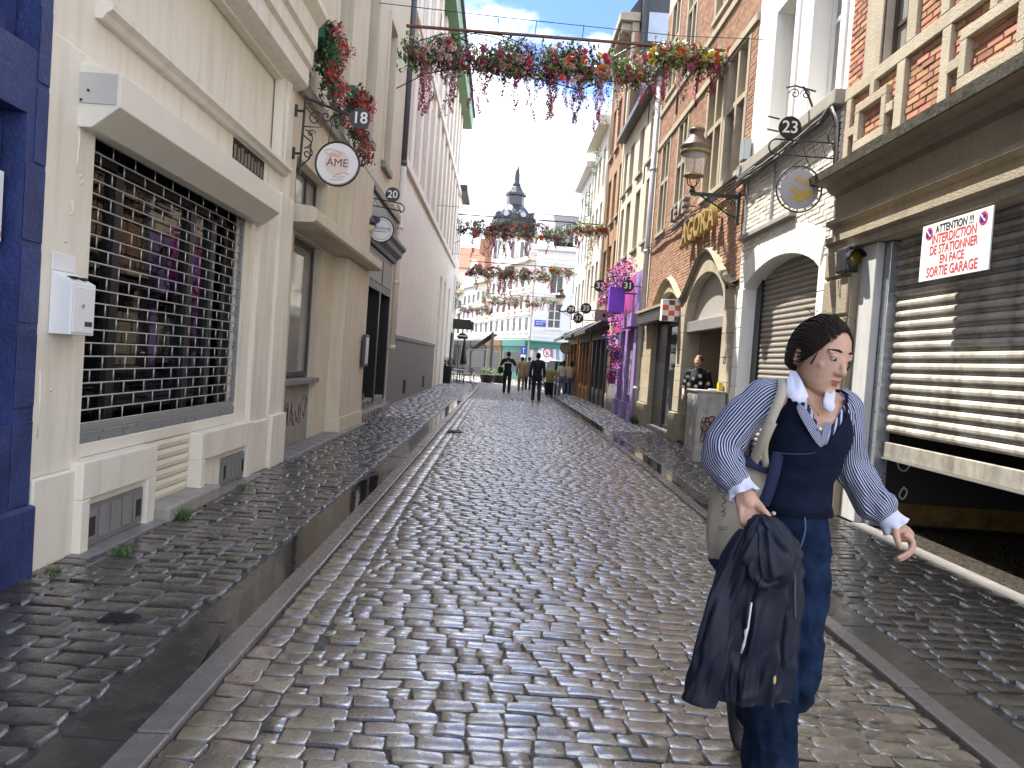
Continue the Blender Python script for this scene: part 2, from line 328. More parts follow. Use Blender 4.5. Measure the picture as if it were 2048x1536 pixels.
m_copper = mat('rusty red pole', (0.19, 0.065, 0.045), 0.6, 0.25, 5, 0.1, 50)
# ---------------------------------------------------------------- ground
def wetstone(name, col, tint, rough, rvar, rnd, bump, bscale=70.0, scale=9.0, coat=0.6, coatior=1.5, coatrough=0.1):
    return mat(name, col, rough, 0.35, scale, bump, bscale, spec=0.8, rnd=rnd, tint=tint, rvar=rvar, bdist=0.008, coat=coat, coatior=coatior, coatrough=coatrough)
m_cob = wetstone('wet porphyry sett', (0.195, 0.155, 0.100), (0.088, 0.076, 0.057), 0.34, 0.12, 0.45, 0.45, 60, coat=1.0, coatior=2.1, coatrough=0.14)
m_pave = wetstone('wet pavement sett', (0.062, 0.055, 0.043), (0.034, 0.030, 0.025), 0.34, 0.14, 0.40, 0.35, 55, coat=0.55, coatior=1.5, coatrough=0.14)
m_joint = mat('wet joint dirt', (0.045, 0.038, 0.030), 0.38, 0.45, 14, 0.6, 90, rvar=0.25, bdist=0.012)
m_kerb = mat('wet kerb stone', (0.19, 0.168, 0.145), 0.24, 0.2, 5, 0.18, 60, spec=0.5, rvar=0.12, streak=0.1)
m_gutter = mat('wet gutter slab', (0.065, 0.057, 0.048), 0.22, 0.4, 5, 0.12, 30, spec=0.5, rvar=0.12, bdist=0.01)
m_water = mat('rain water film', (0.016, 0.015, 0.014), 0.05, 0.1, 3, 0.05, 9, spec=0.5, bdist=0.02)
def rk(y):      # right-hand kerb line
    xs = [0, 4.5, 7.6, 11.7, 20, 29, 40, 60]; vs = [2.07, 2.07, 2.22, 2.31, 2.30, 2.25, 2.2, 2.2]
    return float(np.interp(y, xs, vs))
def lk(y): return float(np.interp(y, [0, 5, 26, 38, 44, 60], [-1.12, -1.10, -1.06, -0.95, -1.15, -6.0]))
gr = MB(); gr.quad((-400, -60, -0.16), (400, -60, -0.16), (400, 700, -0.16), (-400, 700, -0.16))
struct(gr.build('ground', m_joint))
# road bed (crowned sheet under the setts)
def strip_sheet(name, m, fa, fb, za, zb, ys):
    b = MB(); pr = None
    for y in ys:
        c = ((fa(y), y, za), (fb(y), y, zb))
        if pr: b.quad(pr[0], pr[1], c[1], c[0])
        pr = c
    return b.build(name, m)
YS = [-2+1.0*i for i in range(50)]+[48+2*i for i in range(40)]
rb = MB(); pr = None
for y in YS:
    a, c = lk(y), rk(y) if y < 56 else 9.0
    row = [(a+(c-a)*q/8, y, -0.028+0.038*math.sin(math.pi*q/8)-0.0105) for q in range(9)]
    if pr:
        for k in range(8): rb.quad(pr[k], pr[k+1], row[k+1], row[k])
    pr = row
road = struct(rb.build('road', m_joint)); road['label'] = 'wet cobbled roadway running down the middle of the street'
def crown(x, y):
    a, c = lk(y), rk(y); t = (x-a)/(c-a); return -0.028+0.038*math.sin(math.pi*min(1, max(0, t)))
def settmesh(name, m, seed, nx=4, ny=3, round_=0.16, lump=0.10):
    """unit sett 1 x 1, top near z=0, pillowed with worn edges"""
    r = random.Random(seed); vs = []; fs = []
    px = [-0.5, -0.43, 0.0, 0.43, 0.5] if nx == 4 else [-0.5, 0, 0.5]; py = [-0.5, -0.38, 0.38, 0.5] if ny == 3 else [-0.5, 0, 0.5]
    cor = [(r.uniform(-.075, .06), r.uniform(-.10, .07)) for _ in range(4)]
    tilt = (r.uniform(-.07, .07), r.uniform(-.06, .06))
    for iy, y in enumerate(py):
        for ix, x in enumerate(px):
            edge = (ix in (0, len(px)-1))+(iy in (0, len(py)-1))
            z = 0.0 if edge == 0 else (-0.20 if edge == 1 else -0.34)
            z += r.uniform(-lump, lump)*(.5 if edge == 0 else 1)+x*tilt[0]*2+y*tilt[1]*2
            xx, yy = x, y
            if edge == 2: xx *= 1-round_*0.22; yy *= 1-round_*0.5
            k = (1 if x > 0 else 0)+(2 if y > 0 else 0)
            xx += cor[k][0]*abs(x)*2+r.uniform(-.018, .018); yy += cor[k][1]*abs(y)*2+r.uniform(-.03, .03)
            vs.append((xx, yy, z))
    W_ = len(px); H_ = len(py)
    for iy in range(H_-1):
        for ix in range(W_-1): fs.append((iy*W_+ix, iy*W_+ix+1, (iy+1)*W_+ix+1, (iy+1)*W_+ix))
    ring = [i for i in range(W_)]+[W_*(k+1)-1 for k in range(1, H_)]+[W_*(H_-1)+i for i in range(W_-2, -1, -1)]+[W_*k for k in range(H_-2, 0, -1)]
    o = len(vs)
    for i in ring: vs.append((vs[i][0]*1.02, vs[i][1]*1.02, -2.6))
    nr = len(ring)
    for i in range(nr): fs.append((ring[i], o+i, o+(i+1) % nr, ring[(i+1) % nr]))
    b = MB(); b.add(vs, fs); return b.mesh(name, m, smooth=True)
cobs = [settmesh('cobblestone', m_cob, 100+i) for i in range(14)]
coblow = [settmesh('cobblestone', m_cob, 200+i, 2, 2) for i in range(8)]
paves = [settmesh('paving_sett', m_pave, 300+i, lump=0.07) for i in range(14)]
TH = 0.016
def lay(meshes, fx0, fx1, y0, y1, rowd, length, zf, gap=0.009, jit=0.006, tone=1.0, th=TH, tl=1.0, stagger=True, growth=0.0):
    items = []; y = y0; k = 0; r = random.Random(hash((round(y0*10), round(rowd*1000))) & 0xffff)
    while y < y1:
        d = rowd*(1+r.uniform(-.10, .12))
        x0, x1 = fx0(y), fx1(y); x = x0-(r.uniform(0.2, 0.8)*length if stagger else 0)
        wob = r.uniform(-.004, .004)
        while x < x1-0.03:
            l = length*(1+r.uniform(-.32, .40)); a = max(x, x0); c = min(x+l, x1)
            if c-a > 0.045:
                cx_, cy_ = (a+c)/2, y+d/2
                M = Matrix.Translation((cx_, cy_+wob+r.uniform(-jit, jit), zf(cx_, cy_)+r.uniform(-.005, .006))) @ Matrix.Rotation(r.uniform(-.05, .05), 4, 'Z') @ Matrix.Rotation(r.uniform(-.022, .022)*tl, 4, 'X') @ Matrix.Rotation(r.uniform(-.018, .018)*tl, 4, 'Y') @ Matrix.Diagonal((c-a-gap, d-gap, th, 1))
                items.append((r.randrange(len(meshes)), M))
            x += l
        y += d
    return items
EDGE = 0.30
ri = lay(cobs, lambda y: lk(y)+EDGE, lambda y: rk(y)-0.02, 1.7, 27.0, 0.094, 0.142, crown)
for c in (0, 1):
    ri += lay(cobs, lambda y, c=c: lk(y)+0.004+0.148*c, lambda y, c=c: lk(y)+0.148*(c+1), 1.9+0.05*c, 27.0, 0.132, 0.40, crown, stagger=False, gap=0.010)
# single stones in the two edge courses
pieces(road, 'cobblestone', cobs, ri, 'cobblestones')
ri2 = lay(coblow, lambda y: lk(y)+0.01, lambda y: rk(y)-0.02, 27.0, 46.0, 0.105, 0.155, crown, th=0.012, tl=0.8)
pieces(road, 'cobblestone', coblow, ri2, 'far_cobblestones', limit=0)
ri3 = lay(coblow, lambda y: -7.5 if y > 50 else lk(y)+0.01, lambda y: rk(y) if y < 56 else 6.0, 46.0, 60.0, 0.20, 0.30, lambda x, y: 0.0)
pieces(road, 'cobblestone', coblow, ri3, 'distant_cobblestones', limit=0)
# left pavement
def lz(x, y): return float(np.interp(x, [-2.75, -1.53], [0.012, -0.026]))
lp = struct(strip_sheet('left_pavement', m_joint, lambda y: -3.3, lambda y: lk(y)-0.40, -0.004, -0.041, YS))
lp['label'] = 'dark wet sett pavement along the cream and beige shopfronts'
pieces(lp, 'paving_sett', paves, lay(paves, lambda y: -2.80 if y < 9.4 else (-2.92 if y < 19 else -3.02), lambda y: lk(y)-0.425, 1.9, 17.0, 0.128, 0.205, lz, gap=0.014), 'paving_setts', limit=300)
pieces(lp, 'paving_sett', coblow, [(k % 8, M) for k, M in lay(coblow, lambda y: -3.0, lambda y: lk(y)-0.425, 17.0, 44.0, 0.135, 0.215, lz)], 'far_paving_setts', limit=0)
# right pavement
def rz(x, y): return float(np.interp(x, [rk(y)+0.42, 3.85], [-0.028, 0.010]))
rpv = struct(strip_sheet('right_pavement', m_joint, lambda y: rk(y)+0.36, lambda y: 4.4, -0.042, -0.004, YS[:46]))
rpv['label'] = 'dark wet sett pavement in front of the garage and brick building'
pieces(rpv, 'paving_sett', paves, lay(paves, lambda y: rk(y)+0.375, lambda y: 3.80, 1.9, 17.5, 0.132, 0.215, rz, gap=0.014), 'paving_setts', limit=300)
pieces(rpv, 'paving_sett', coblow, lay(coblow, lambda y: rk(y)+0.375, lambda y: 3.85, 17.5, 44.0, 0.135, 0.215, rz), 'far_paving_setts', limit=0)
for o_ in (lp, rpv): pass
# kerbs and gutters: a kerb stone flush with the road, a lower slab with standing water beside it
def kerbline(name, label, fa, w, ya, yb, seg, z0, z1, m, tiltx=0.0):
    k = struct(bxp(name, m_joint, None, (fa(ya)-0.001, fa(ya)+0.001, ya, ya+0.01, -0.14, -0.12))); k['label'] = label
    y = ya; r = random.Random(len(name)); n = 0
    while y < yb:
        s = seg*(1+r.uniform(-.06, .06)); a0, a1 = fa(y), fa(y+s-0.008); dz = r.uniform(-.004, .004)
        vs = []
        for yy, a in ((y, a0), (y+s-0.008, a1)): vs += [(a, yy, -0.14), (a+w, yy, -0.14), (a+w, yy, z1+dz+tiltx), (a, yy, z1+dz)]
        MB().add(vs, [(0, 1, 2, 3), (7, 6, 5, 4), (0, 4, 5, 1), (1, 5, 6, 2), (2, 6, 7, 3), (3, 7, 4, 0)]).build('kerbstone' if m is m_kerb else 'gutter_slab', m, k, bevel=0.008)
        y += s
    return k
kerbline('left_kerb', 'smooth brown kerb stones along the water-filled gutter by the cream shop', lambda y: lk(y)-0.135, 0.132, 1.6, 42, 1.15, -0.1, -0.008, m_kerb, 0.004)
gl_ = kerbline('left_gutter', 'dark flat gutter slabs holding a strip of rain water', lambda y: lk(y)-0.415, 0.276, 1.6, 42, 1.15, -0.1, -0.038, m_gutter, -0.004)
kerbline('right_kerb', 'pale kerb stones along the gutter in front of the garage', lambda y: rk(y), 0.115, 1.6, 42, 1.0, -0.1, -0.010, m_kerb, -0.004)
kerbline('right_gutter', 'dark gutter slabs with puddles in front of the garage', lambda y: rk(y)+0.119, 0.245, 1.6, 42, 1.0, -0.1, -0.038, m_gutter, 0.006)
# standing water
def puddle(name, pts, z, label):
    n = len(pts); b = MB(); b.add([(x, y, z) for x, y in pts]+[(x, y, z-0.004) for x, y in pts], [tuple(range(n)), tuple(range(2*n-1, n-1, -1))]+[(i, i+n, (i+1) % n+n, (i+1) % n) for i in range(n)])
    o = b.build(name, m_water); o['kind'] = 'structure'; o['label'] = label
def taper(fa, w, ya, yb, seed):      # water lying against the kerb, running out to a point at both ends
    r = random.Random(seed); n = int((yb-ya)/0.16)+2; A = []; B = []
    for i in range(n):
        y = ya+(yb-ya)*i/(n-1); e = min(1, (y-ya)/1.8, (yb-y)/1.5)*(0.86+0.14*r.random())+0.03; A.append((fa(y)+w*(1-e), y)); B.append((fa(y)+w, y))
    return A+B[::-1]
def wobble(fa, w, ya, yb, seed):
    r = random.Random(seed); n = int((yb-ya)/0.22)+2; A = []; B = []
    for i in range(n):
        y = ya+(yb-ya)*i/(n-1); e = min(1, 6*min(i, n-1-i)/n+0.55)
        A.append((fa(y)+w*(0.5-0.5*e*(0.80+0.2*r.random())), y)); B.append((fa(y)+w*(0.5+0.5*e*(0.9+0.1*r.random())), y))
    return A+B[::-1]
puddle('puddle', taper(lambda y: lk(y)-0.41, 0.27, 3.3, 9.9, 3), -0.0335, 'long strip of standing water in the gutter by the cream shop')
puddle('puddle', taper(lambda y: lk(y)-0.41, 0.27, 11.2, 26.0, 5), -0.0335, 'puddle in the gutter farther along beside the pink wall')
puddle('puddle', wobble(lambda y: rk(y)+0.125, 0.235, 6.4, 9.2, 7), -0.0330, 'puddle in the right gutter just beyond the walking woman')
puddle('puddle', wobble(lambda y: rk(y)+0.125, 0.235, 9.6, 22.0, 9), -0.0330, 'narrow puddle in the gutter reflecting the purple shop')
# iron gully covers
def gully(loc, sx, sy, label):
    t = thing('gully_cover', label, 'drain cover', loc)
    bxp('frame', m_iron, t, (loc[0]-sx/2, loc[0]+sx/2, loc[1]-sy/2, loc[1]+sy/2, loc[2]-0.03, loc[2]+0.004))
    for i in range(6):
        y = loc[1]-sy/2+sy*(i+.5)/6; bxp('bar', m_iron, t, (loc[0]-sx*.42, loc[0]+sx*.42, y-sy*.035, y+sy*.035, loc[2]+0.0045, loc[2]+0.008))
    return t
gully((-1.86, 3.85, -0.012), 0.17, 0.11, 'small dark iron cover set in the left pavement')
gully((-0.78, 14.6, 0.008), 0.30, 0.34, 'dark iron drain cover at the edge of the roadway')
# ================================================================= LEFT SIDE
LH = 15.8
def body(parent, side, X, y0, y1, z1, m, depth=0.25, back=7.0, name='building_core'):
    a = X-side*depth; return bxp(name, m, parent, (a, a-side*back, y0, y1, -0.1, z1))
# ---- blue painted shop
t = thing('blue_building', 'deep blue painted block wall at the edge beside the cream shop', 'building', (-2.68, 4.0, 0))
X = -2.68
wall('wall', m_blue, t, 1, X, -4, 4.385, 0.40, LH, holes=[(1.2, 4.20, 0.9, 2.62), (0.5, 4.27, 2.98, 6.0)], depth=0.16)
body(t, 1, X, -4, 4.385, LH, m_blue, 0.162)
bxp('plinth', m_blue, t, (X-0.1, X+0.05, -4, 4.39, -0.05, 0.42), bevel=0.02)
for k, z in enumerate((0.92, 1.42, 1.90, 2.36, 2.80, 3.25, 3.75)):
    bxp('block', m_blue, t, (X, X+0.008, 4.205 if z < 2.6 else 4.275, 4.38, z-0.43 if k else 0.425, z-0.012), bevel=0.004)
window(t, 1, X-0.12, 1.25, 4.18, 0.95, 2.58, m_blue, m_glassdark, ny=2, zsplit=(2.3,), fw=0.09)
window(t, 1, X-0.12, 0.55, 4.25, 3.02, 5.95, m_blue, m_blue, ny=2, fw=0.09)
mn = thing('menu_board', 'sticker covered menu card in the blue shop window', 'menu', (X-0.05, 4.0, 1.94))
bxp('card', m_white, mn, (X-0.09, X-0.075, 3.72, 4.15, 1.90, 2.28), bevel=0.003)
text('lettering', 'ART', 0.06, (X-0.073, 4.05, 2.21), ROT_LEFTWALL, m_blackprint, mn, 0.001)
for i, (y, z, c) in enumerate(((4.06, 2.13, (.5, .25, .05)), (4.09, 2.07, (.6, .45, .03)), (4.08, 2.0, (.5, .05, .2)), (4.11, 1.94, (.55, .3, .1)), (3.95, 2.08, (.1, .3, .4)))):
    b = MB(); b.tube([(X-0.0745, y, z), (X-0.0715, y, z)], 0.032, 14); b.build('sticker', mat('sticker%d' % i, c, 0.4, 0.3, 40, 0), mn)
# ---- cream shop with roller grille
X = -2.72
t = thing('cream_building', 'cream rendered building with roller grille shopfront and moulded cornice', 'building', (X, 6.8, 0))
wall('wall', m_cream, t, 1, X, 4.40, 9.30, 0.0, LH, holes=[(4.92, 7.86, 0.0, 2.98), (4.93, 8.92, 3.56, 4.50), (5.4, 6.4, 6.2, 8.6), (7.4, 8.4, 6.2, 8.6), (5.4, 6.4, 10, 12), (7.4, 8.4, 10, 12)], depth=0.10)
bxp('building_core', m_cream, t, (X-5.0, X-9, 4.40, 9.30, -0.1, LH), (X-0.105, X-5.0, 4.40, 9.30, 3.30, LH), (X-0.105, X-5.0, 8.3, 9.30, -0.1, 3.30), (X-0.105, X-5.0, 4.40, 4.9, -0.1, 3.30))
for y in (5.4, 7.4):
    for z0, z1 in ((6.2, 8.6), (10, 12)): window(t, 1, X-0.06, y+.02, y+.98, z0+.02, z1-.02, m_white, m_glassdark, ny=2, zsplit=(z0+1.6,))
# upper panel, moulded ledge, cornice with three fasciae
lg = MB(); prof = [(0, 3.44), (0.05, 3.44), (0.07, 3.475), (0.11, 3.50), (0.11, 3.54), (0, 3.575)]
lg.prism(prof, 4.88, 9.02, lambda p, tt: (X+p[0], tt, p[1])); lg.build('ledge', m_cream, t)
cb = MB(); prof = [(0, 4.52), (0.10, 4.56), (0.16, 4.60), (0.16, 4.80), (0.20, 4.84), (0.20, 5.02), (0.24, 5.06), (0.24, 5.30), (0.34, 5.42), (0.34, 5.50), (0, 5.56)]
cb.prism(prof, 4.40, 9.28, lambda p, tt: (X+p[0], tt, p[1])); cb.build('cornice', m_cream, t)
bxp('panel_frame', m_cream, t, (X-0.098, X+0.03, 4.93, 5.05, 3.58, 4.50), bevel=0.006)
for y0, y1, w in ((8.80, 8.92, 0.02), (8.92, 9.05, 0.045)): bxp('panel_frame', m_cream, t, (X-0.09, X+w, y0, y1, 3.578, 4.53), bevel=0.006)
# pilaster and its base
for nm, w, y0, y1, z0, z1 in (('pilaster', 0.055, 8.16, 8.72, 0.55, 3.20), ('pilaster', 0.09, 8.722, 9.25, 0.60, 3.20), ('pilaster_base', 0.085, 8.13, 8.735, 0.0, 0.58), ('pilaster_base', 0.135, 8.737, 9.30, 0.0, 0.62), ('pier', 0.03, 4.40, 4.915, 0.56, 3.16), ('pier_base', 0.06, 4.395, 4.93, 0.0, 0.56)):
    bxp(nm, m_cream, t, (X-0.05, X+w, y0, y1, z0, z1), bevel=0.012)
# block walls below the shopfront with vents
for nm, y0, y1 in (('base_wall', 4.82, 5.86), ('base_wall', 6.74, 8.12)):
    bxp(nm, m_cream, t, (X-0.12, X+0.115, y0, y1, 0.36, 0.605), (X-0.12, X+0.115, y0, y0+0.10, 0.0, 0.36), (X-0.12, X+0.115, y1-0.14, y1, 0.0, 0.36), (X-0.12, X+0.062, y0+0.10, y1-0.14, 0.0, 0.36), bevel=0.008)
for y0, y1 in ((4.92, 5.72), (7.34, 7.98)):
    v = bxp('vent_grille', m_greystone, t, (X+0.063, X+0.08, y0, y1, 0.03, 0.30))
    n = 5
    for i in range(n):
        a = y0+(y1-y0)*(i+.12)/n; c = y0+(y1-y0)*(i+.88)/n; bxp('vent_panel', m_greyplinth, v, (X+0.08, X+0.090, a, c, 0.06, 0.27), bevel=0.003)
        if i in (0, 4):
            for q in range(5): bxp('vent_slot', m_dark, v, (X+0.0905, X+0.093, a+.02+(c-a-.04)*(q+.2)/5, a+.02+(c-a-.04)*(q+.7)/5, 0.09, 0.22))
# sill rail, slatted shutter and step between the blocks
bxp('sill', m_cream2, t, (X-0.12, X+0.0, 4.92, 7.86, 0.608, 0.70), bevel=0.006)
for i in range(6):
    z = 0.10+i*0.084; b = MB()
    prof = [(0, z), (0.018, z+0.010), (0.024, z+0.045), (0.014, z+0.078), (0, z+0.082)]
    b.prism(prof, 5.865, 6.735, lambda p, tt: (X-0.02+p[0], tt, p[1])); b.build('shutter_slat', m_slatcream, t)
bxp('shutter_back', m_cream2, t, (X-0.12, X-0.021, 5.862, 6.738, 0.0, 0.606))
bxp('step', m_dirtstone, t, (X-0.01, X+0.22, 5.88, 6.98, -0.05, 0.115), bevel=0.02)
for q, w in ((4.75, 5.86), (7.02, 8.2)): bxp('threshold_strip', m_greystone, t, (X+0.05, X+0.21, q, w, -0.04, 0.018), bevel=0.008)
# fallen render scar slot beside the shutter box
bxp('vent_recess', m_dark, t, (X+0.002, X+0.006, 7.36, 8.30, 3.22, 3.42))
for i in range(9): y = 7.38+i*0.10; bxp('lath', m_inter, t, (X+0.006, X+0.02, y, y+0.03, 3.225, 3.34+0.05*random.random()))
# shutter box (chamfered front)
sb = MB(); prof = [(0, 3.10), (0.27, 3.04), (0.27, 2.835), (0.10, 2.70), (0, 2.70)]
sb.prism(prof, 4.70, 8.06, lambda p, tt: (X+0.012+p[0], tt, p[1])); so = sb.build('shutter_box', m_cream2, t, bevel=0.006)
bxp('end_plate', mat('grey box cap', (0.50, 0.48, 0.44), 0.4, 0.05, 3, 0), t, (X+0.02, X+0.26, 4.692, 4.699, 2.845, 3.03))
for yy, zz in ((0.06, 2.92), (0.02, 2.86)): MB().tube([(X+0.03+yy, 4.690, zz), (X+0.03+yy, 4.684, zz)], 0.008, 8).build('screw', m_iron, t)
for q in (4.905, 7.855): bxp('guide_rail', m_steel, t, (X-0.06, X-0.015, q, q+.03, 0.74, 2.75))
# roller grille: tubes with links
g = thing('roller_grille', 'closed metal roller grille of brick pattern over the cream shop window', 'security grille', (X, 6.4, 0.7))
GX = X-0.035; gy0, gy1 = 4.93, 7.86; gz0, gz1 = 0.82, 2.80; nr = 22
bxp('bottom_bar', m_alu, g, (GX-0.02, GX+0.025, gy0, gy1, 0.705, 0.775), bevel=0.004)
bxp('bottom_rail', m_steel, g, (GX-0.012, GX+0.014, gy0, gy1, 0.777, 0.822), bevel=0.003)
dz = (gz1-gz0)/nr
rodmesh = MB().tube([(0, gy0, 0), (0, gy1, 0)], 0.0055, 6).mesh('rod', m_steel, True)
linkmesh = MB().tube([(0, 0, 0), (0, 0, dz)], 0.0052, 5).mesh('link', m_steel, True)
li = []
for i in range(nr+1):
    z = gz0+dz*i+0.01; place('rod', rodmesh, Matrix.Translation((GX, 0, z)), g)
    if i < nr:
        pitch = 0.313; y = gy0+(0.172 if i % 2 else 0.015)
        while y < gy1: li.append((0, Matrix.Translation((GX, y, z)))); y += pitch
pieces(g, 'link', [linkmesh], li, 'links', limit=300)
# shop window and room behind the grille
sw = thing('shop_window', 'glazed shop window with black posts behind the roller grille', 'window', (X-0.2, 6.4, 0.7))
for y in (5.62, 6.95, 7.45): bxp('post', m_black, sw, (X-0.26, X-0.16, y-0.05, y+0.06, 0.7, 3.29), bevel=0.006)
bxp('rail', m_black, sw, (X-0.26, X-0.16, 4.92, 7.86, 2.62, 2.70), (X-0.26, X-0.16, 4.92, 7.86, 0.70, 0.78), bevel=0.004)
for a, c in ((4.92, 5.57), (5.68, 6.90), (7.01, 7.40), (7.51, 7.86)): bxp('pane', m_glass, sw, (X-0.215, X-0.209, a, c, 0.78, 2.62))
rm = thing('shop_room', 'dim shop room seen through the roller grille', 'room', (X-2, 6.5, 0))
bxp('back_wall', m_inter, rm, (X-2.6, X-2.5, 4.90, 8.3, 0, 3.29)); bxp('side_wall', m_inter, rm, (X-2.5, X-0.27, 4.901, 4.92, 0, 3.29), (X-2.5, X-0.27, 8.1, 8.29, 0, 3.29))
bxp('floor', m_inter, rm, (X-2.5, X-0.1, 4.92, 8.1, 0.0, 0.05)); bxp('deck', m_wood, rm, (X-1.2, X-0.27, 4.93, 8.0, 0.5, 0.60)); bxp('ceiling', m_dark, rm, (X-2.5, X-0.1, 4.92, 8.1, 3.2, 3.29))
m_pale = mat('pale cardboard', (0.52, 0.46, 0.36), 0.7, 0.1, 5, 0.05, 50); m_lime = mat('lime paper', (0.35, 0.45, 0.08), 0.6, 0.1, 5, 0); m_cosm = mat('white jar', (0.72, 0.70, 0.66), 0.3, 0.05, 5, 0)
m_darkgreen = mat('dark green drape', (0.02, 0.06, 0.035), 0.8, 0.2, 6, 0.1)
bxp('curtain', m_darkgreen, rm, (X-0.5, X-0.42, 7.42, 7.8, 0.6, 3.1)); bxp('partition', m_pale, rm, (X-0.9, X-0.85, 5.98, 6.06, 0.6, 3.1))
sh = thing('display_rack', 'wooden display rack with jars inside the cream shop', 'shelf', (X-0.6, 5.2, 0.6))
for z in (0.95, 1.28, 1.62): bxp('shelf', m_woodorange, sh, (X-0.72, X-0.32, 4.98, 5.54, z, z+0.022))
for y in (5.0, 5.5): bxp('upright', m_woodorange, sh, (X-0.70, X-0.66, y, y+0.03, 0.6, 1.9), (X-0.36, X-0.32, y, y+0.03, 0.6, 1.9))
k = 0
for z in (0.972, 1.302, 1.642):
    for y in (5.08, 5.24, 5.42):
        k += 1; r = 0.045+0.012*(k % 3); b = MB(); b.lathe([(r, 0), (r*1.05, 0.01), (r*1.05, r*1.7), (r*.6, r*2.0), (r*.6, r*2.4)], 14, (X-0.45, y, z))
        tag(b.build('jar', m_cosm if k % 2 else m_pale, None, True), ['white cosmetic jar', 'pale tan jar', 'small white pot'][k % 3]+' on the '+['lower', 'middle', 'top'][[0.972, 1.302, 1.642].index(z)]+' shelf of the rack, '+['near end', 'middle', 'far end'][[5.08, 5.24, 5.42].index(y)], 'jar', 'jars on the display rack')
for nm, q, mm, lb in (('pedestal', (X-0.62, X-0.40, 6.10, 6.30, 0.6, 1.38), m_pale, 'tall pale display pedestal behind the grille'), ('pedestal', (X-0.85, X-0.60, 5.74, 5.98, 0.6, 1.36), m_pale, 'second pale pedestal left of the tall one behind the grille'), ('gift_box', (X-0.5, X-0.35, 6.40, 6.52, 0.6, 0.92), m_lime, 'lime green gift box on the shop deck'), ('gift_box', (X-0.5, X-0.36, 6.55, 6.66, 0.6, 0.90), m_pale, 'tan gift box beside the lime one'), ('shopping_bag', (X-0.6, X-0.5, 5.78, 5.95, 1.365, 1.62), m_lime, 'green paper bag on a pedestal'), ('gift_box', (X-0.55, X-0.35, 7.06, 7.30, 0.6, 0.80), m_cosm, 'white box at the far end of the shop deck'), ('gift_box', (X-0.55, X-0.40, 6.72, 6.86, 0.6, 1.05), m_cosm, 'upright white box before the black post')):
    tag(bxp(nm, mm, None, q, bevel=0.006), lb, nm.split('_')[-1])
# letter box
lb = thing('letter_box', 'white metal letter box fixed to the cream pier', 'letter box', (X+0.03, 4.70, 1.45))
LX = X+0.032; b = MB(); prof = [(0, 1.42), (0.13, 1.42), (0.13, 1.735), (0.0, 1.80)]
b.prism(prof, 4.50, 4.76, lambda p, tt: (LX+p[0], tt, p[1])); b.build('case', m_white, lb, bevel=0.005)
bxp('back_plate', m_white, lb, (LX, LX+0.008, 4.50, 4.74, 1.80, 1.905), bevel=0.002)
bxp('door', m_white, lb, (LX+0.131, LX+0.137, 4.515, 4.745, 1.435, 1.71), bevel=0.003)
bxp('name_window', m_charcoal, lb, (LX+0.1372, LX+0.139, 4.64, 4.72, 1.475, 1.505)); MB().tube([(LX+0.137, 4.61, 1.60), (LX+0.146, 4.61, 1.60)], 0.011, 12).build('lock', m_steel, lb)
b = MB(); b.box(LX+0.03, LX+0.11, 4.56, 4.60, 1.755, 1.772); b.box(LX+0.03, LX+0.11, 4.66, 4.70, 1.755, 1.772); b.build('letter_slot', m_black, lb)
# ---- beige house with shops 18 and 20
X = -2.85
t = thing('beige_building', 'beige rendered house holding shops 18 and 20 with tall upper windows', 'building', (X, 14, 0))
UW = [(9.75, 10.62), (11.75, 12.65), (14.0, 15.0), (16.4, 17.3)]
H = [(9.95, 11.62, 0.0, 2.95), (10.0, 11.75, 3.20, 3.95), (14.62, 18.55, 0.0, 3.62)]+[(a, c, 5.55, 8.6) for a, c in UW]+[(a, c, 10.2, 12.8) for a, c in UW]
wall('wall', m_beige, t, 1, X, 9.302, 19.2, 0.0, LH+0.1, holes=H, depth=0.30)
bxp('building_core', m_dark, t, (X-0.31, X-7, 9.302, 19.2, -0.1, LH+0.1))
for a, c in UW:
    for z0, z1 in ((5.55, 8.6), (10.2, 12.8)):
        window(t, 1, X-0.20, a+.01, c-.01, z0+.01, z1-.01, m_winframe, m_glasslight, ny=2, zsplit=(z0+1.9,), fw=0.07)
        bxp('window_sill', m_dirtstone, t, (X-0.2, X+0.10, a-.10, c+.10, z0-.14, z0+.0), bevel=0.01)
        bxp('window_surround', m_beige, t, (X-0.02, X+0.035, a-.16, a-.003, z0, z1+.12), (X-0.02, X+0.035, c+.003, c+.16, z0, z1+.12), (X-0.02, X+0.034, a-.003, c+.003, z1+.002, z1+.12))
bxp('band', m_dirtstone, t, (X-0.02, X+0.09, 9.302, 19.2, 4.72, 4.90), bevel=0.02, label='grey stone band under the upper windows')
# canopy ledge over shop 18
lg = MB(); prof = [(0, 2.97), (0.42, 2.99), (0.46, 3.02), (0.46, 3.16), (0.40, 3.19), (0, 3.21)]
lg.prism(prof, 9.38, 14.55, lambda p, tt: (X+p[0], tt, p[1])); lg.build('canopy_ledge', m_beige, t, bevel=0.008)
for y0, y1 in ((9.36, 9.94), (11.64, 14.60)):
    bxp('pier', m_beige, t, (X-0.02, X+(0.05 if y0 < 10 else 0.22), y0 if y0 < 10 else 12.55, y1, 0.30, 2.968), (X-0.02, X+(0.08 if y0 < 10 else 0.25), y0 if y0 < 10 else 12.53, y1+0.01, 0.0, 0.298), bevel=0.012)
bxp('fascia_return', m_beige, t, (X-0.02, X+0.20, 12.6, 14.58, 3.212, 4.70), bevel=0.01)
bxp('splayed_reveal', m_beige, t, (X-0.29, X-0.26, 10.9, 12.0, 0.9, 2.95))
window(t, 1, X-0.10, 9.96, 11.60, 1.0, 2.94, m_charcoal, m_glasslight, ny=1, fw=0.07, name='shop_window')
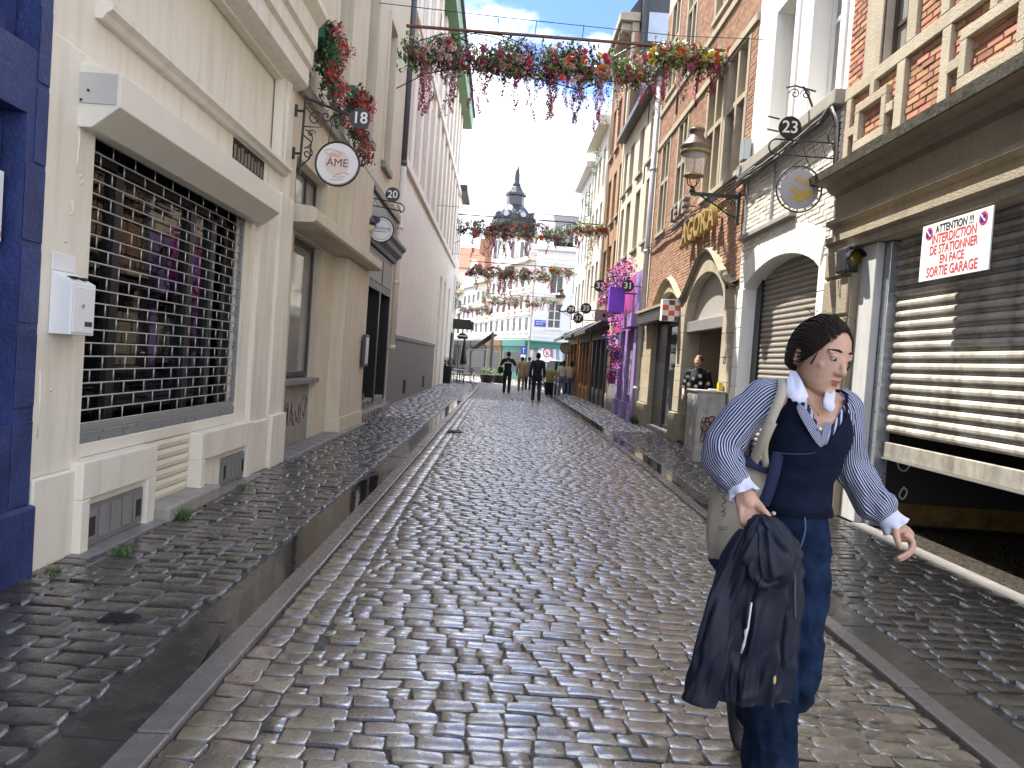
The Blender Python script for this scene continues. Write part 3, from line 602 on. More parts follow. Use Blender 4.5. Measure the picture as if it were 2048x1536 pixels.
bxp('apron', m_dirtstone, t, (X-0.29, X-0.06, 9.96, 11.61, 0.0, 0.90)); bxp('window_sill', m_greystone, t, (X-0.2, X+0.06, 9.9, 11.75, 0.901, 0.985), bevel=0.012)
window(t, 1, X-0.16, 10.02, 11.73, 3.215, 3.94, m_charcoal, m_glasslight, ny=3, fw=0.05, name='transom_window')
bxp('plinth_slab', m_greystone, t, (X, X+0.33, 9.35, 14.5, -0.06, 0.055), bevel=0.015)
po = thing('window_poster', 'pale blue poster in the window of shop 18', 'poster', (X-0.09, 10.2, 1.5)); bxp('sheet', mat('pale blue paper', (0.45, 0.58, 0.60), 0.5, 0.1, 8, 0), po, (X-0.098, X-0.094, 10.06, 10.42, 1.42, 1.92))
text('lettering', 'B', 0.3, (X-0.092, 10.24, 1.68), ROT_LEFTWALL, m_greyframe, po, 0.001)
def scribble(parent, name, m, fn, pts_list, r=0.008):
    for pts in pts_list:
        out_ = []
        for i in range(len(pts)-1):
            p0 = pts[max(i-1, 0)]; p1 = pts[i]; p2 = pts[i+1]; p3 = pts[min(i+2, len(pts)-1)]
            for q in range(4):
                s = q/4; out_.append(tuple(0.5*((2*p1[a])+(-p0[a]+p2[a])*s+(2*p0[a]-5*p1[a]+4*p2[a]-p3[a])*s*s+(-p0[a]+3*p1[a]-3*p2[a]+p3[a])*s**3) for a in (0, 1)))
        out_.append(pts[-1]); b = MB(); b.tube([fn(p) for p in out_], r, 4); b.build(name, m, parent)
rg = random.Random(4)
def tagline(n, w, h, rg):
    L_ = []
    for i in range(n):
        x = w*i/n; L_.append([(x+rg.uniform(-.1, 1.1)*w/n, h*rg.uniform(.1, 1)) for _ in range(5)])
    return L_
gf = thing('graffiti_tag', 'dark red graffiti tag scrawled under the window of shop 18', 'graffiti', (X, 10.7, 0.3))
scribble(gf, 'stroke', m_graff, lambda p: (X-0.058, 10.05+p[0], 0.22+p[1]), tagline(9, 1.45, 0.5, rg), 0.007)
# shop 20: dark timber front
sf = thing('dark_shopfront', 'black timber shopfront of number 20 with moulded cornice', 'shopfront', (X, 16.6, 0))
cb = MB(); prof = [(0, 3.62), (0.10, 3.64), (0.13, 3.72), (0.24, 3.80), (0.26, 3.90), (0.34, 3.96), (0.34, 4.04), (0, 4.10)]
cb.prism(prof, 14.62, 18.75, lambda p, tt: (X+p[0], tt, p[1])); cb.build('cornice', m_charcoal, sf, bevel=0.008)
bxp('fascia', m_charcoal, sf, (X-0.25, X+0.05, 14.64, 18.6, 2.78, 3.618), bevel=0.01)
for a, c in ((14.75, 17.0), (17.15, 18.5)): bxp('fascia_panel', m_greyframe, sf, (X+0.0505, X+0.065, a, c, 2.95, 3.5), bevel=0.01)
bxp('upper_board', m_charcoal, sf, (X+0.003, X+0.03, 14.7, 18.9, 4.105, 4.70), label='charcoal board above the cornice of number 20')
for y0, y1 in ((14.64, 14.82), (16.9, 17.08), (18.42, 18.6)): bxp('post', m_black, sf, (X-0.25, X+0.06, y0, y1, 0.30, 2.778), bevel=0.01)
bxp('pane', m_glassdark, sf, (X-0.20, X-0.19, 14.82, 16.0, 0.55, 2.778)); bxp('door', m_black, sf, (X-0.24, X-0.20, 16.0, 16.9, 0.30, 2.778)); bxp('door', m_black, sf, (X-0.24, X-0.20, 17.08, 18.42, 0.30, 2.778))
bxp('stall_riser', m_black, sf, (X-0.25, X+0.02, 14.82, 16.0, 0.40, 0.549)); MB().tube([(X-0.16, 16.85, 1.45), (X-0.16, 16.6, 1.45)], 0.02, 8).build('handle', m_steel, sf)
st = thing('stone_steps', 'stained stone steps with graffiti before the dark shopfront', 'steps', (X, 16.5, 0))
bxp('step', m_dirtstone, st, (X-0.25, X+0.20, 14.63, 18.6, -0.06, 0.20), bevel=0.015); bxp('step', m_dirtstone, st, (X-0.25, X+0.04, 14.63, 18.6, 0.20, 0.40), bevel=0.015)
scribble(st, 'graffiti_stroke', m_graff, lambda p: (X+0.202, 14.8+p[0], 0.0+p[1]*.35), tagline(7, 2.6, 0.5, rg), 0.008); scribble(st, 'graffiti_stroke', m_graff, lambda p: (X+0.042, 14.8+p[0], 0.22+p[1]*.35), tagline(6, 2.2, 0.45, rg), 0.008)
mb = thing('menu_case', 'dark framed menu case on the pier beside the black shopfront', 'menu', (X+0.25, 14.3, 1.3))
bxp('case', m_charcoal, mb, (X+0.255, X+0.31, 14.12, 14.55, 1.15, 1.75), bevel=0.01); bxp('sheet', m_cosm, mb, (X+0.311, X+0.314, 14.2, 14.47, 1.2, 1.7))
ac = thing('wall_box', 'cream ventilation box beneath the green flower box', 'vent box', (X+0.1, 9.9, 4.95)); bxp('case', m_cream2, ac, (X+0.01, X+0.16, 9.62, 9.95, 4.95, 5.48), bevel=0.01)
for i in range(6): bxp('slot', m_dark, ac, (X+0.161, X+0.164, 9.66, 9.91, 5.02+i*.06, 5.045+i*.06))
# rain pipes
def downpipe(label, x, y, z0, z1, r, m, joints, shoe=False):
    t = thing('downpipe', label, 'downpipe', (x, y, z0)); pts = [(x, y, z1), (x, y, z0+0.02)]
    MB().tube(pts, r, 12).build('pipe', m, t, True)
    for z in joints: MB().tube([(x, y, z), (x, y, z+0.09)], r*1.22, 12).build('collar', m, t, True)
    if shoe: MB().tube([(x, y, z0+0.05), (x, y, z0-0.10), (x+0.03, y-0.03, z0-0.18)], r*1.15, 12).build('shoe', m, t, True)
    return t
downpipe('short grey rain pipe end with shoe beside the cream cornice', -2.66, 9.36, 4.95, 9.5, 0.075, m_zinc, (5.2, 6.4), True)
downpipe('slate grey rain pipe between the beige and pink houses', -2.80, 19.32, 6.2, 15.2, 0.075, mat('slate pipe', (0.10, 0.11, 0.13), 0.4, 0.1, 3, 0.05), (6.25, 8.6, 11.2))
downpipe('lower cream section of rain pipe beside the dark shopfront', -2.80, 19.32, 1.5, 6.18, 0.085, m_pinkwhite, (1.55, 3.2, 4.6))
# ---- pink building with blank ground floor
X = -3.0
t = thing('pink_building', 'long pale pink building with blank white ground wall and green eaves', 'building', (X, 30, 0))
yy = 20.2; bays = []
while yy < 42: bays.append((yy, yy+0.95)); yy += 1.92
H = [(a, c, 7.0, 10.1) for a, c in bays]+[(a, c, 11.35, 13.6) for a, c in bays]+[(34.4, 35.4, 0.0, 5.1), (37.0, 38.0, 0.0, 5.1), (40, 41, 0, 5.1)]
wall('wall', m_pink, t, 1, X, 19.202, 43.0, 6.5, 14.6, holes=H, depth=0.28)
wall('ground_wall', m_pinkwhite, t, 1, X+0.03, 19.202, 43.0, 0.0, 6.498, holes=H, depth=0.30, label='off white blank lower wall')
bxp('building_core', m_pink, t, (X-0.281, X-8, 19.202, 43, -0.1, 14.6))
for a, c in bays:
    for z0, z1 in ((7.0, 10.1), (11.35, 13.6)): window(t, 1, X-0.16, a+.01, c-.01, z0+.01, z1-.01, m_pinkwhite, m_glasslight, ny=1, zsplit=(z0+2.0,), fw=0.06)
for a, c in zip(bays, bays[1:]): bxp('pilaster', m_pink, t, (X-0.02, X+0.10, a[1]+0.16, c[0]-0.16, 6.75, 14.4), bevel=0.01)
for a, c in ((34.4, 35.4), (37, 38), (40, 41)): bxp('shutter_panel', m_cream, t, (X-0.2, X-0.15, a, c, 0.02, 5.08))
bxp('string_course', m_pinkwhite, t, (X-0.02, X+0.14, 19.202, 43, 6.502, 6.74), bevel=0.02); bxp('string_course', m_pink, t, (X-0.02, X+0.16, 19.202, 43, 10.55, 10.85), bevel=0.03)
bxp('plinth', m_greyplinth, t, (X-0.02, X+0.06, 19.22, 33.4, -0.05, 1.82), bevel=0.01, label='grey painted plinth'); bxp('plinth_cap', m_greyplinth, t, (X-0.02, X+0.09, 19.22, 33.4, 1.822, 1.95), bevel=0.015)
for y in (23.2, 29.0): bxp('cellar_vent', m_dark, t, (X+0.061, X+0.066, y, y+0.7, 0.18, 0.62))
ev = MB(); prof = [(0, 14.35), (0.50, 14.35), (0.55, 14.45), (0.55, 15.15), (0, 15.3)]
ev.prism(prof, 19.202, 43.0, lambda p, tt: (X+p[0], tt, p[1])); ev.build('eaves', m_green, t, label='green painted eaves box')
bxp('gutter', m_charcoal, t, (X+0.551, X+0.66, 19.202, 43, 15.0, 15.17))
rf = MB(); rf.prism([(0.5, 15.18), (-4, 16.2), (-8, 15.18)], 19.202, 43, lambda p, tt: (X+p[0], tt, p[1])); rf.build('roof', m_slate, t)
# ---- small dark-roofed house after it
X = -2.95
t = thing('narrow_house', 'narrow cream house with dark eaves beyond the pink building', 'building', (X, 46, 0))
H = [(43.6, 44.6, 4.0, 6.2), (45.4, 46.4, 4.0, 6.2), (43.6, 44.6, 7.4, 9.4), (45.4, 46.4, 7.4, 9.4), (43.4, 46.6, 0.1, 2.9)]
wall('wall', m_cream, t, 1, X, 43.005, 47.0, 0, 10.9, holes=H, depth=0.2); bxp('building_core', m_cream, t, (X-0.201, X-6, 43.005, 47, -0.1, 10.9))
for h in H[:4]: window(t, 1, X-0.1, h[0], h[1], h[2], h[3], m_white, m_glassdark, ny=2)
window(t, 1, X-0.1, *H[4], m_charcoal, m_glassdark, ny=3, name='shop_window'); bxp('eaves', m_charcoal, t, (X-0.2, X+0.42, 43.005, 47, 10.9, 11.25), bevel=0.02)
# ================================================================= RIGHT SIDE
def brickmeshes(m, n=8, proud=0.012, seed=1):
    """unit brick facing -x: spans y 0..1, z 0..1, face at x=-proud"""
    ms = []
    for i in range(n):
        r = random.Random(seed*100+i); j = lambda a: r.uniform(-a, a); p = proud*(1+j(.35)); e = 0.05
        vs = [(0.02, 0, 0), (0.02, 1, 0), (0.02, 1, 1), (0.02, 0, 1),
              (-p*.55, 0, 0), (-p*.55, 1, 0), (-p*.55, 1, 1), (-p*.55, 0, 1),
              (-p+j(.002), 0.035+j(.01), e*1.8+j(.03)), (-p+j(.002), 0.965+j(.01), e*1.8+j(.03)), (-p+j(.002), 0.965+j(.01), 1-e*1.8+j(.03)), (-p+j(.002), 0.035+j(.01), 1-e*1.8+j(.03))]
        fs = [(4, 0, 1, 5), (5, 1, 2, 6), (6, 2, 3, 7), (7, 3, 0, 4), (4, 5, 9, 8), (5, 6, 10, 9), (6, 7, 11, 10), (7, 4, 8, 11), (8, 9, 10, 11)]
        b = MB(); b.add(vs, [tuple(reversed(f)) for f in fs]); ms.append(b.mesh('brick', m))
    return ms
def brickwork(X, regions, nm, bl=0.205, bh=0.058, joint=0.012, skip=None, seed=1):
    """regions: list of (y0,y1,z0,z1); skip(y0,y1,z0,z1)-> list of forbidden y-intervals for the course"""
    items = []; r = random.Random(seed)
    for (y0, y1, z0, z1) in regions:
        z = z0+joint*.5; row = 0
        while z+bh <= z1+0.002:
            iv = [(y0+joint*.5, y1-joint*.5)]
            for (a, c) in (skip(z, z+bh) if skip else []):
                nv = []
                for (p, q) in iv:
                    if c <= p or a >= q: nv.append((p, q)); continue
                    if a > p+.02: nv.append((p, a))
                    if c < q-.02: nv.append((c, q))
                iv = nv
            off = (row % 2)*bl*.5
            for (p, q) in iv:
                y = y0+off-bl-joint
                while y < q:
                    a, c = max(y, p), min(y+bl, q)
                    if c-a > 0.035: items.append((r.randrange(nm), Matrix.Translation((X+r.uniform(-.002, .002), a, z+r.uniform(-.002, .002))) @ Matrix.Diagonal((1, c-a, bh, 1))))
                    y += bl+joint
            z += bh+joint; row += 1
    return items
def curtain(parent, m, X, y0, y1, z0, z1, pitch, name='shutter_slat', bulge=0.016, top=None):
    """interlocking roller slats seen from -x; one shared mesh"""
    b = MB(); prof = [(0.0, 0), (-bulge*.10, 0.10*pitch), (-bulge*.9, 0.24*pitch), (-bulge, 0.45*pitch), (-bulge*.8, 0.66*pitch), (-bulge*.15, 0.80*pitch), (0.006, 0.84*pitch), (-bulge*.3, 0.90*pitch), (-bulge*.3, 0.95*pitch), (0.006, 1.0*pitch), (0.03, 1.0*pitch), (0.03, 0)]
    b.prism(prof, y0, y1, lambda p, tt: (p[0], tt, p[1])); me = b.mesh(name, m)
    z = z1-pitch
    while z > z0-1e-4:
        place(name, me, Matrix.Translation((X, 0, z)), parent); z -= pitch
# ---- garage building
X = 3.85
t = thing('garage_building', 'brick and sandstone building over the garage with mossy cornice', 'building', (X, 6, 0))
WH = [(7.50, 8.08, 4.86, 6.5), (4.9, 5.8, 4.95, 6.5), (2.4, 8.12, -0.1, 2.97), (3.0, 8.4, 8.0, 10)]
wall('wall', m_mortar, t, -1, X, 1.0, 8.85, 0.0, 12.0, holes=WH, depth=0.30)
bxp('building_core', m_dark, t, (X+2.6, X+7, 1.0, 8.85, -0.1, 12.0), (X+0.301, X+2.6, 1.0, 8.85, 3.0, 12.0), (X+0.301, X+2.6, 8.13, 8.85, -0.1, 3.0), (X+0.301, X+2.6, 1, 2.39, -0.1, 3.0))
cb = MB(); prof = [(0, 2.965), (0.07, 2.965), (0.07, 3.04), (0.12, 3.07), (0.12, 3.14), (0.04, 3.17), (0.04, 3.26), (0.12, 3.29), (0.12, 3.34), (0.02, 3.37), (0.02, 3.64), (0.10, 3.67), (0.16, 3.74), (0.30, 3.77)]
cb.prism(prof+[(0, 3.77)], 1.0, 8.86, lambda p, tt: (X-p[0], tt, p[1])); cb.build('frieze', m_sandgrey, t)
b = MB(); b.prism([(0, 3.771), (0.32, 3.771), (0.34, 3.86), (0, 3.93)], 1.0, 8.98, lambda p, tt: (X-p[0], tt, p[1])); b.build('cornice', m_moss, t, label='moss blackened cornice slab')
# stone grid with square ornaments
sg = []
def stone(*q, bevel=0.008, w=0.055): sg.append(bxp('stone_bar', m_sandstone, t, (X-w, X+0.02, *q), bevel=bevel))
stone(1.0, 8.78, 4.72, 4.86)                                              # sill rail
for y0, y1 in ((8.60, 8.72), (7.46, 7.62), (6.70, 6.84), (5.35, 5.49), (4.6, 4.74)): stone(y0, y1, 3.93, 4.717)
def ring(yc, zc, a, h, w, yl, yr):
    stone(yc-a, yc+a, zc+h-w, zc+h, w=0.075); stone(yc-a, yc+a, zc-h, zc-h+w, w=0.075); stone(yc-a, yc-a+w, zc-h+w, zc+h-w, w=0.0745); stone(yc+a-w, yc+a, zc-h+w, zc+h-w, w=0.0745)
    stone(yc+a, yl, zc-.05, zc+.05, w=0.07); stone(yr, yc-a, zc-.05, zc+.05, w=0.07); stone(yc-.05, yc+.05, zc+h, 4.717, w=0.07); stone(yc-.05, yc+.05, 3.935, zc-h, w=0.07)
ring(8.10, 4.31, 0.34, 0.26, 0.10, 8.60, 7.62); ring(6.10, 4.31, 0.42, 0.26, 0.10, 6.70, 5.49); 
stone(8.08, 8.46, 4.863, 6.7, w=0.02); stone(7.32, 7.50, 4.863, 6.7, w=0.05); stone(6.76, 6.90, 4.863, 6.7); stone(5.8, 5.95, 4.863, 6.7)
stone(5.95, 6.76, 5.45, 5.57); stone(6.30, 6.42, 4.863, 5.45)
bm_ = brickmeshes(m_brick, 8, 0.014, 3)
stone_rects = [(8.60, 8.72, 3.9, 4.72), (7.46, 7.62, 3.9, 4.72), (6.70, 6.84, 3.9, 4.72), (5.35, 5.49, 3.9, 4.72), (4.6, 4.74, 3.9, 4.72)]
ring_rects = []
for yc, a in ((8.10, 0.34), (6.10, 0.42)):
    for r4 in ((yc-a, yc+a, 4.47, 4.57), (yc-a, yc+a, 4.05, 4.15), (yc-a, yc-a+.1, 4.05, 4.57), (yc+a-.1, yc+a, 4.05, 4.57)): ring_rects.append(r4)
up_rects = [(7.32, 8.46, 4.8, 6.7), (6.76, 6.90, 4.8, 7), (5.8, 5.95, 4.8, 7), (4.9, 5.8, 4.9, 6.5), (5.95, 6.76, 5.45, 5.57), (6.30, 6.42, 4.8, 5.45)]
def gskip(za, zb):
    zm = (za+zb)/2; return [(q[0]-.006, q[1]+.006) for q in stone_rects+ring_rects+up_rects if q[2] < zm < q[3]]
gi = brickwork(X, [(4.4, 8.84, 3.94, 4.715), (4.4, 8.84, 4.87, 7.2)], 8, skip=gskip, seed=5)
pieces(t, 'brick', bm_, gi, 'bricks', limit=300)
window(t, -1, X+0.10, 7.51, 8.07, 4.87, 6.49, m_winframe, m_glasslight, ny=2, zsplit=(5.28, 5.69, 6.1), fw=0.045); window(t, -1, X+0.12, 4.91, 5.79, 4.96, 6.49, m_winframe, m_glasslight, ny=2, zsplit=(5.4, 5.9), fw=0.05)
# rusticated pier
for k in range(7):
    z0 = 0.02+k*0.44; bxp('pier_block', m_sandgrey, t, (X-0.10, X+0.05, 8.20, 8.84, z0, min(z0+0.415, 2.96)), bevel=0.02)
bxp('pier_core', m_sandgrey, t, (X-0.07, X+0.05, 8.18, 8.83, 0, 2.962))
# garage doorway
gd = thing('garage_shutter', 'ribbed grimy white roller shutter half raised over the garage mouth', 'roller shutter', (X+0.2, 5.4, 0.75))
curtain(gd, m_slat, X+0.20, 2.4, 7.70, 0.90, 3.0, 0.106, bulge=0.036)
bxp('bottom_bar', mat('grimy bar', (0.33, 0.31, 0.265), 0.55, 0.4, 4, 0.08, 50, streak=0.8, tint=(0.16, 0.15, 0.125)), gd, (X+0.165, X+0.215, 2.4, 7.70, 0.735, 0.888), bevel=0.008, label='plain dirty bottom bar of the shutter'); bxp('bottom_lip', m_steel, gd, (X+0.15, X+0.20, 2.4, 7.70, 0.715, 0.733))
bxp('guide_post', m_alu, gd, (X+0.09, X+0.24, 7.70, 7.82, 0.0, 2.962), bevel=0.008); bxp('guide_post', mat('pale grey post', (0.50, 0.50, 0.49), 0.5, 0.15, 3, 0.05, streak=0.3), gd, (X+0.0, X+0.09, 7.82, 8.12, 0.0, 2.962), bevel=0.01)
MB().tube([(X+0.02, 8.16, 0.05), (X+0.02, 8.16, 2.6)], 0.022, 8).build('blue_conduit', mat('blue conduit', (0.02, 0.06, 0.16), 0.5, 0.1, 3, 0), gd, True)
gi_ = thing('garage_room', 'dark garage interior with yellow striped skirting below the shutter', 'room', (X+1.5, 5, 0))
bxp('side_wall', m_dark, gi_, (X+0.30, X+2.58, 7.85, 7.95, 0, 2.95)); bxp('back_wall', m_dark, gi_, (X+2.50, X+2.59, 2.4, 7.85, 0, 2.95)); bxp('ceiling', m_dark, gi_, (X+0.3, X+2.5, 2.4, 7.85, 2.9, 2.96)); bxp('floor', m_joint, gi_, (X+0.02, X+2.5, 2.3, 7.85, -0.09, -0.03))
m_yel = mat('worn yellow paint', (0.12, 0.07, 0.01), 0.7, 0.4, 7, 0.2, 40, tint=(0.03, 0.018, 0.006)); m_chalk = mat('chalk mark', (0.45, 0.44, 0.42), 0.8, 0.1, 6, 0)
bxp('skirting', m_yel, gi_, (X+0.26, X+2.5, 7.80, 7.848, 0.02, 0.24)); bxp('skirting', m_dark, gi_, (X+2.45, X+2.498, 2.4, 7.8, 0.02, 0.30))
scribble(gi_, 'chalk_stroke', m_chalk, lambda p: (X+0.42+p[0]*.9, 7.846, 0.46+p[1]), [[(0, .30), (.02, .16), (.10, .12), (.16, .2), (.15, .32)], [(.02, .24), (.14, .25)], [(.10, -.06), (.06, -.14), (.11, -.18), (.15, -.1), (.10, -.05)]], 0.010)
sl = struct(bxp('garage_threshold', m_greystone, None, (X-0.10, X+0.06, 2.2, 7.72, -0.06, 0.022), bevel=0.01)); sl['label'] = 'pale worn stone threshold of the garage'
# no-parking sign
sgn = thing('warning_sign', 'white board forbidding parking opposite the garage exit, red lettering', 'sign', (X-0.05, 6.35, 2.4))
bxp('board', m_white, sgn, (X-0.075, X-0.062, 5.86, 6.84, 2.43, 2.935), bevel=0.002)
for s, z, sz, mm, w in (('ATTENTION !!!', 2.872, 0.098, m_blackprint, 0.82), ('INTERDICTION', 2.785, 0.115, m_red, 0.80), ('DE STATIONNER', 2.690, 0.112, m_red, 0.80), ('EN FACE', 2.598, 0.105, m_red, 0.85), ('SORTIE GARAGE', 2.497, 0.122, m_red, 0.80)):
    text('lettering', s, sz, (X-0.0765, 6.36, z), ROT_RIGHTWALL, mm, sgn, 0.0012, sx=w, bold=0.0012)
for y in (6.73, 5.97):
    n = sgn
    MB().tube([(X-0.0755, y, 2.855), (X-0.0785, y, 2.855)], 0.055, 24).build('roundel', m_red, n); MB().tube([(X-0.0788, y, 2.855), (X-0.0800, y, 2.855)], 0.040, 24).build('roundel', m_bluep, n)
    for s in (-1, 1): MB().tube([(X-0.0805, y-0.03, 2.855+s*.03), (X-0.0805, y+0.03, 2.855-s*.03)], 0.005, 4).build('cross_bar', m_red, n)
# garage traffic light
tl = thing('signal_lamp', 'black amber signal lamp under the garage lintel', 'traffic light', (X-0.1, 8.35, 2.86))
bxp('housing', m_black, tl, (X-0.16, X-0.02, 8.14, 8.42, 2.68, 2.955), bevel=0.02); MB().tube([(X-0.09, 8.139, 2.82), (X-0.09, 8.125, 2.82)], 0.085, 20).build('lens', mat('amber lens', (0.12, 0.085, 0.012), 0.25, 0.2, 20, 0.1, spec=0.6), tl, True)
b = MB(); N_ = 14
pts = [(math.cos(math.pi*i/(N_-1)), math.sin(math.pi*i/(N_-1))) for i in range(N_)]
vs = []; fs = []
for (c, s) in pts: vs += [(X-0.09+c*.098, 8.139, 2.82+s*.098), (X-0.09+c*.098, 8.03, 2.82+s*.098)]
for i in range(N_-1): fs.append((2*i, 2*i+1, 2*i+3, 2*i+2))
b.add(vs, fs); vo = b.build('visor', m_black, tl); vo.modifiers.new('s', 'SOLIDIFY').thickness = 0.006
bxp('bracket', m_alu, tl, (X-0.12, X-0.0, 8.2, 8.36, 2.956, 2.968))
# ---- white painted house 23
t = thing('white_house', 'white painted narrow house 23 with arched shutter doorway', 'building', (X, 10.6, 0))
H = [(9.20, 12.05, -0.1, 3.22), (9.14, 10.02, 4.98, 6.95), (10.68, 11.45, 5.02, 6.98), (9.14, 10.02, 7.9, 9.6), (10.68, 11.45, 7.9, 9.6)]
wall('wall', m_whitepaint, t, -1, X, 8.852, 12.35, 0.0, 11.0, holes=H, depth=0.34)
bxp('building_core', m_dark, t, (X+0.345, X+7, 8.852, 12.35, -0.1, 11.0))
af = MB(); arch_fill(af, -1, X, 0.34, 9.20, 12.05, 2.86, 3.21, 3.225, fn=lambda tt: 2.86+0.34*(1-(2*tt-1)**2)**0.8); af.build('arch_soffit', m_whitepaint, t)
# voussoirs
n = 17
for i in range(n):
    def pt(tt, out_): 
        y = 9.20+2.85*tt; z = 2.86+0.34*max(0, 1-(2*tt-1)**2)**0.8; ny, nz = (tt-.5)*0.75, 1.0; l = math.hypot(ny, nz); return (y+ny/l*out_, z+nz/l*out_)
    t0, t1 = (i+.04)/n, (i+.96)/n; b = MB(); b.prism([pt(t0, 0.004), pt(t1, 0.004), pt(t1, 0.40), pt(t0, 0.40)], 0.022, -0.01, lambda p, tt: (X-tt, p[0], p[1])); b.build('voussoir', m_whitepaint, t, bevel=0.004)
for y0, y1 in ((8.90, 9.198), (12.052, 12.33)):
    for k in range(9): bxp('quoin', m_whitepaint, t, (X-0.025, X+0.02, y0, y1, 0.02+k*0.318, 0.02+k*0.318+0.308), bevel=0.006)
bw = brickmeshes(m_brickwhite, 8, 0.016, 9)
def wskip(za, zb):
    zm = (za+zb)/2; o_ = []
    lo = None
    for i in range(61):
        tt = i/60*1.3-.15; y = 9.20+2.85*tt; z = 2.86+0.34*max(0, 1-(2*min(1, max(0, tt))-1)**2)**0.8+(0.42 if 0 <= tt <= 1 else 0.30-abs(tt-.5)*.3)
        if z > zm: lo = (min(lo[0], y), max(lo[1], y)) if lo else (y, y)
    return [lo] if lo else []
wi = brickwork(X, [(8.90, 12.33, 3.0, 4.70)], 8, skip=wskip, seed=8)
pieces(t, 'brick', bw, wi, 'bricks', limit=300)
bxp('sill_band', m_dirtstone, t, (X-0.14, X+0.02, 8.86, 12.34, 4.74, 4.92), bevel=0.015); bxp('ledge', m_dirtstone, t, (X-0.10, X+0.0, 10.1, 12.3, 3.66, 3.74), bevel=0.012)
for h in H[1:]:
    window(t, -1, X+0.22, h[0]+.01, h[1]-.01, h[2]+.01, h[3]-.01, m_white, m_glasslight, ny=1, zsplit=(h[2]+1.2,), fw=0.07)
    bxp('window_surround', m_whitepaint, t, (X-0.03, X+0.01, h[0]-.14, h[0]-.003, h[2]-.02, h[3]+.15), (X-0.03, X+0.01, h[1]+.003, h[1]+.14, h[2]-.02, h[3]+.15), (X-0.029, X+0.01, h[0]-.003, h[1]+.003, h[3]+.003, h[3]+.15))
bxp('panel_post', m_alu, t, (X-0.05, X-0.017, 11.0, 11.04, 3.74, 4.7), (X-0.05, X-0.017, 12.2, 12.24, 3.74, 4.7))
def spiral(cx, cz, r0, turns, n=26, dirn=1, a0=0.0): return [(cx+r0*(1-i/(n-1)*.86)*math.cos(a0+dirn*2*math.pi*turns*i/(n-1)), cz+r0*(1-i/(n-1)*.86)*math.sin(a0+dirn*2*math.pi*turns*i/(n-1))) for i in range(n)]
ib = thing('window_bracket', 'black scrolled iron flower bracket under the white window', 'bracket', (X-0.1, 9.6, 4.98))
MB().tube([(X-0.02, 9.75, 5.2), (X-0.30, 9.72, 5.24), (X-0.42, 9.7, 5.20)], 0.012, 6).build('bar', m_iron, ib); MB().tube([(X-0.03, 9.72, 4.93), (X-0.12, 9.72, 5.12), (X-0.2, 9.72, 5.24)], 0.014, 6).build('strut', m_iron, ib)
for cx_ in (0.16, 0.30): MB().tube([(X-a, 9.72, c) for a, c in spiral(cx_, 5.14, 0.07, 1.4)], 0.008, 5).build('scroll', m_iron, ib)
sd = thing('arched_shutter', 'taupe slatted roller shutter closing the white arch', 'roller shutter', (X+0.25, 10.6, 0))
curtain(sd, m_slatgrey, X+0.24, 9.50, 11.80, 0.02, 3.24, 0.082, bulge=0.016)
bxp('guide', m_black, sd, (X+0.19, X+0.30, 11.80, 12.04, 0.0, 3.2)); bxp('guide', m_black, sd, (X+0.16, X+0.30, 9.21, 9.50, 0.0, 3.2))
# cable bundle
cb_ = thing('cable_bundle', 'sagging bundle of black cables strung along the white and brick facades', 'cables', (X-0.1, 12, 4.6))
rg = random.Random(9)
for k in range(9):
    pts = []; dz = rg.uniform(-.07, .07); dx = rg.uniform(0, .06)
    for i in range(15):
        y = 8.95+(12.5-8.95)*i/14; pts.append((X-0.10-dx, y, 4.66+dz-0.05*math.sin(math.pi*i/14)+rg.uniform(-.012, .012)+(0.08 if i == 0 else 0)))
    MB().tube([(X-0.04, 8.90+dx, 3.95+dz), (X-0.06, 8.90+dx, 4.5)]+pts, 0.010+0.005*(k % 3 == 0), 5).build('cable', m_cable if k % 3 else m_cablegrey, cb_, True)
for k in range(3):
    pts = [(X-0.05-.03*k, 12.4+(20.3-12.4)*i/20, 4.68+0.03*k-0.03*math.sin(i*1.1+k)) for i in range(21)]; MB().tube(pts, 0.013, 5).build('cable', m_cable, cb_, True)
jb = thing('junction_box', 'grey electrical junction box with cables at the edge of the white house', 'junction box', (X-0.1, 12.3, 4.85)); bxp('case', m_alu, jb, (X-0.14, X-0.02, 12.22, 12.46, 4.98, 5.32), bevel=0.01); bxp('meter', m_alu, jb, (X-0.12, X-0.02, 12.46, 12.62, 4.78, 4.95), bevel=0.01)
MB().tube([(X-0.1, 12.30, 4.98), (X-0.15, 12.28, 4.85), (X-0.14, 12.4, 4.72), (X-0.2, 12.1, 4.66), (X-0.14, 11.6, 4.70)], 0.012, 6).build('lead', m_cablegrey, jb, True)
# ---- brick building 25
t = thing('brick_building', 'orange brick building 25 with sandstone arches and mullioned windows', 'building', (X, 16, 0))
WB = [(18.72, 19.55), (16.95, 17.75), (14.20, 15.22), (12.82, 13.92)]
H = [(13.0, 15.78, -0.1, 3.42), (16.30, 19.06, -0.1, 3.36)]+[(a, c, 4.98, 7.22) for a, c in WB]+[(a, c, 8.55, 10.8) for a, c in WB]
wall('wall', m_mortar, t, -1, X, 12.352, 20.2, 0.0, 12.6, holes=H, depth=0.33)
bxp('building_core', m_dark, t, (X+2.5, X+7, 12.352, 20.2, -0.1, 12.6), (X+0.331, X+2.5, 12.352, 20.2, 3.45, 12.6), (X+0.301, X+2.5, 12.352, 12.98, -0.1, 3.45), (X+0.301, X+2.5, 15.8, 20.2, -0.1, 3.45))
def hood(y):
    def bump(c, w, hgt): u = abs(y-c)/w; return hgt*(0.5+0.5*math.cos(math.pi*min(1, u)))
    return 2.98+max(bump(14.4, 1.95, 0.84), bump(17.62, 1.75, 0.62))
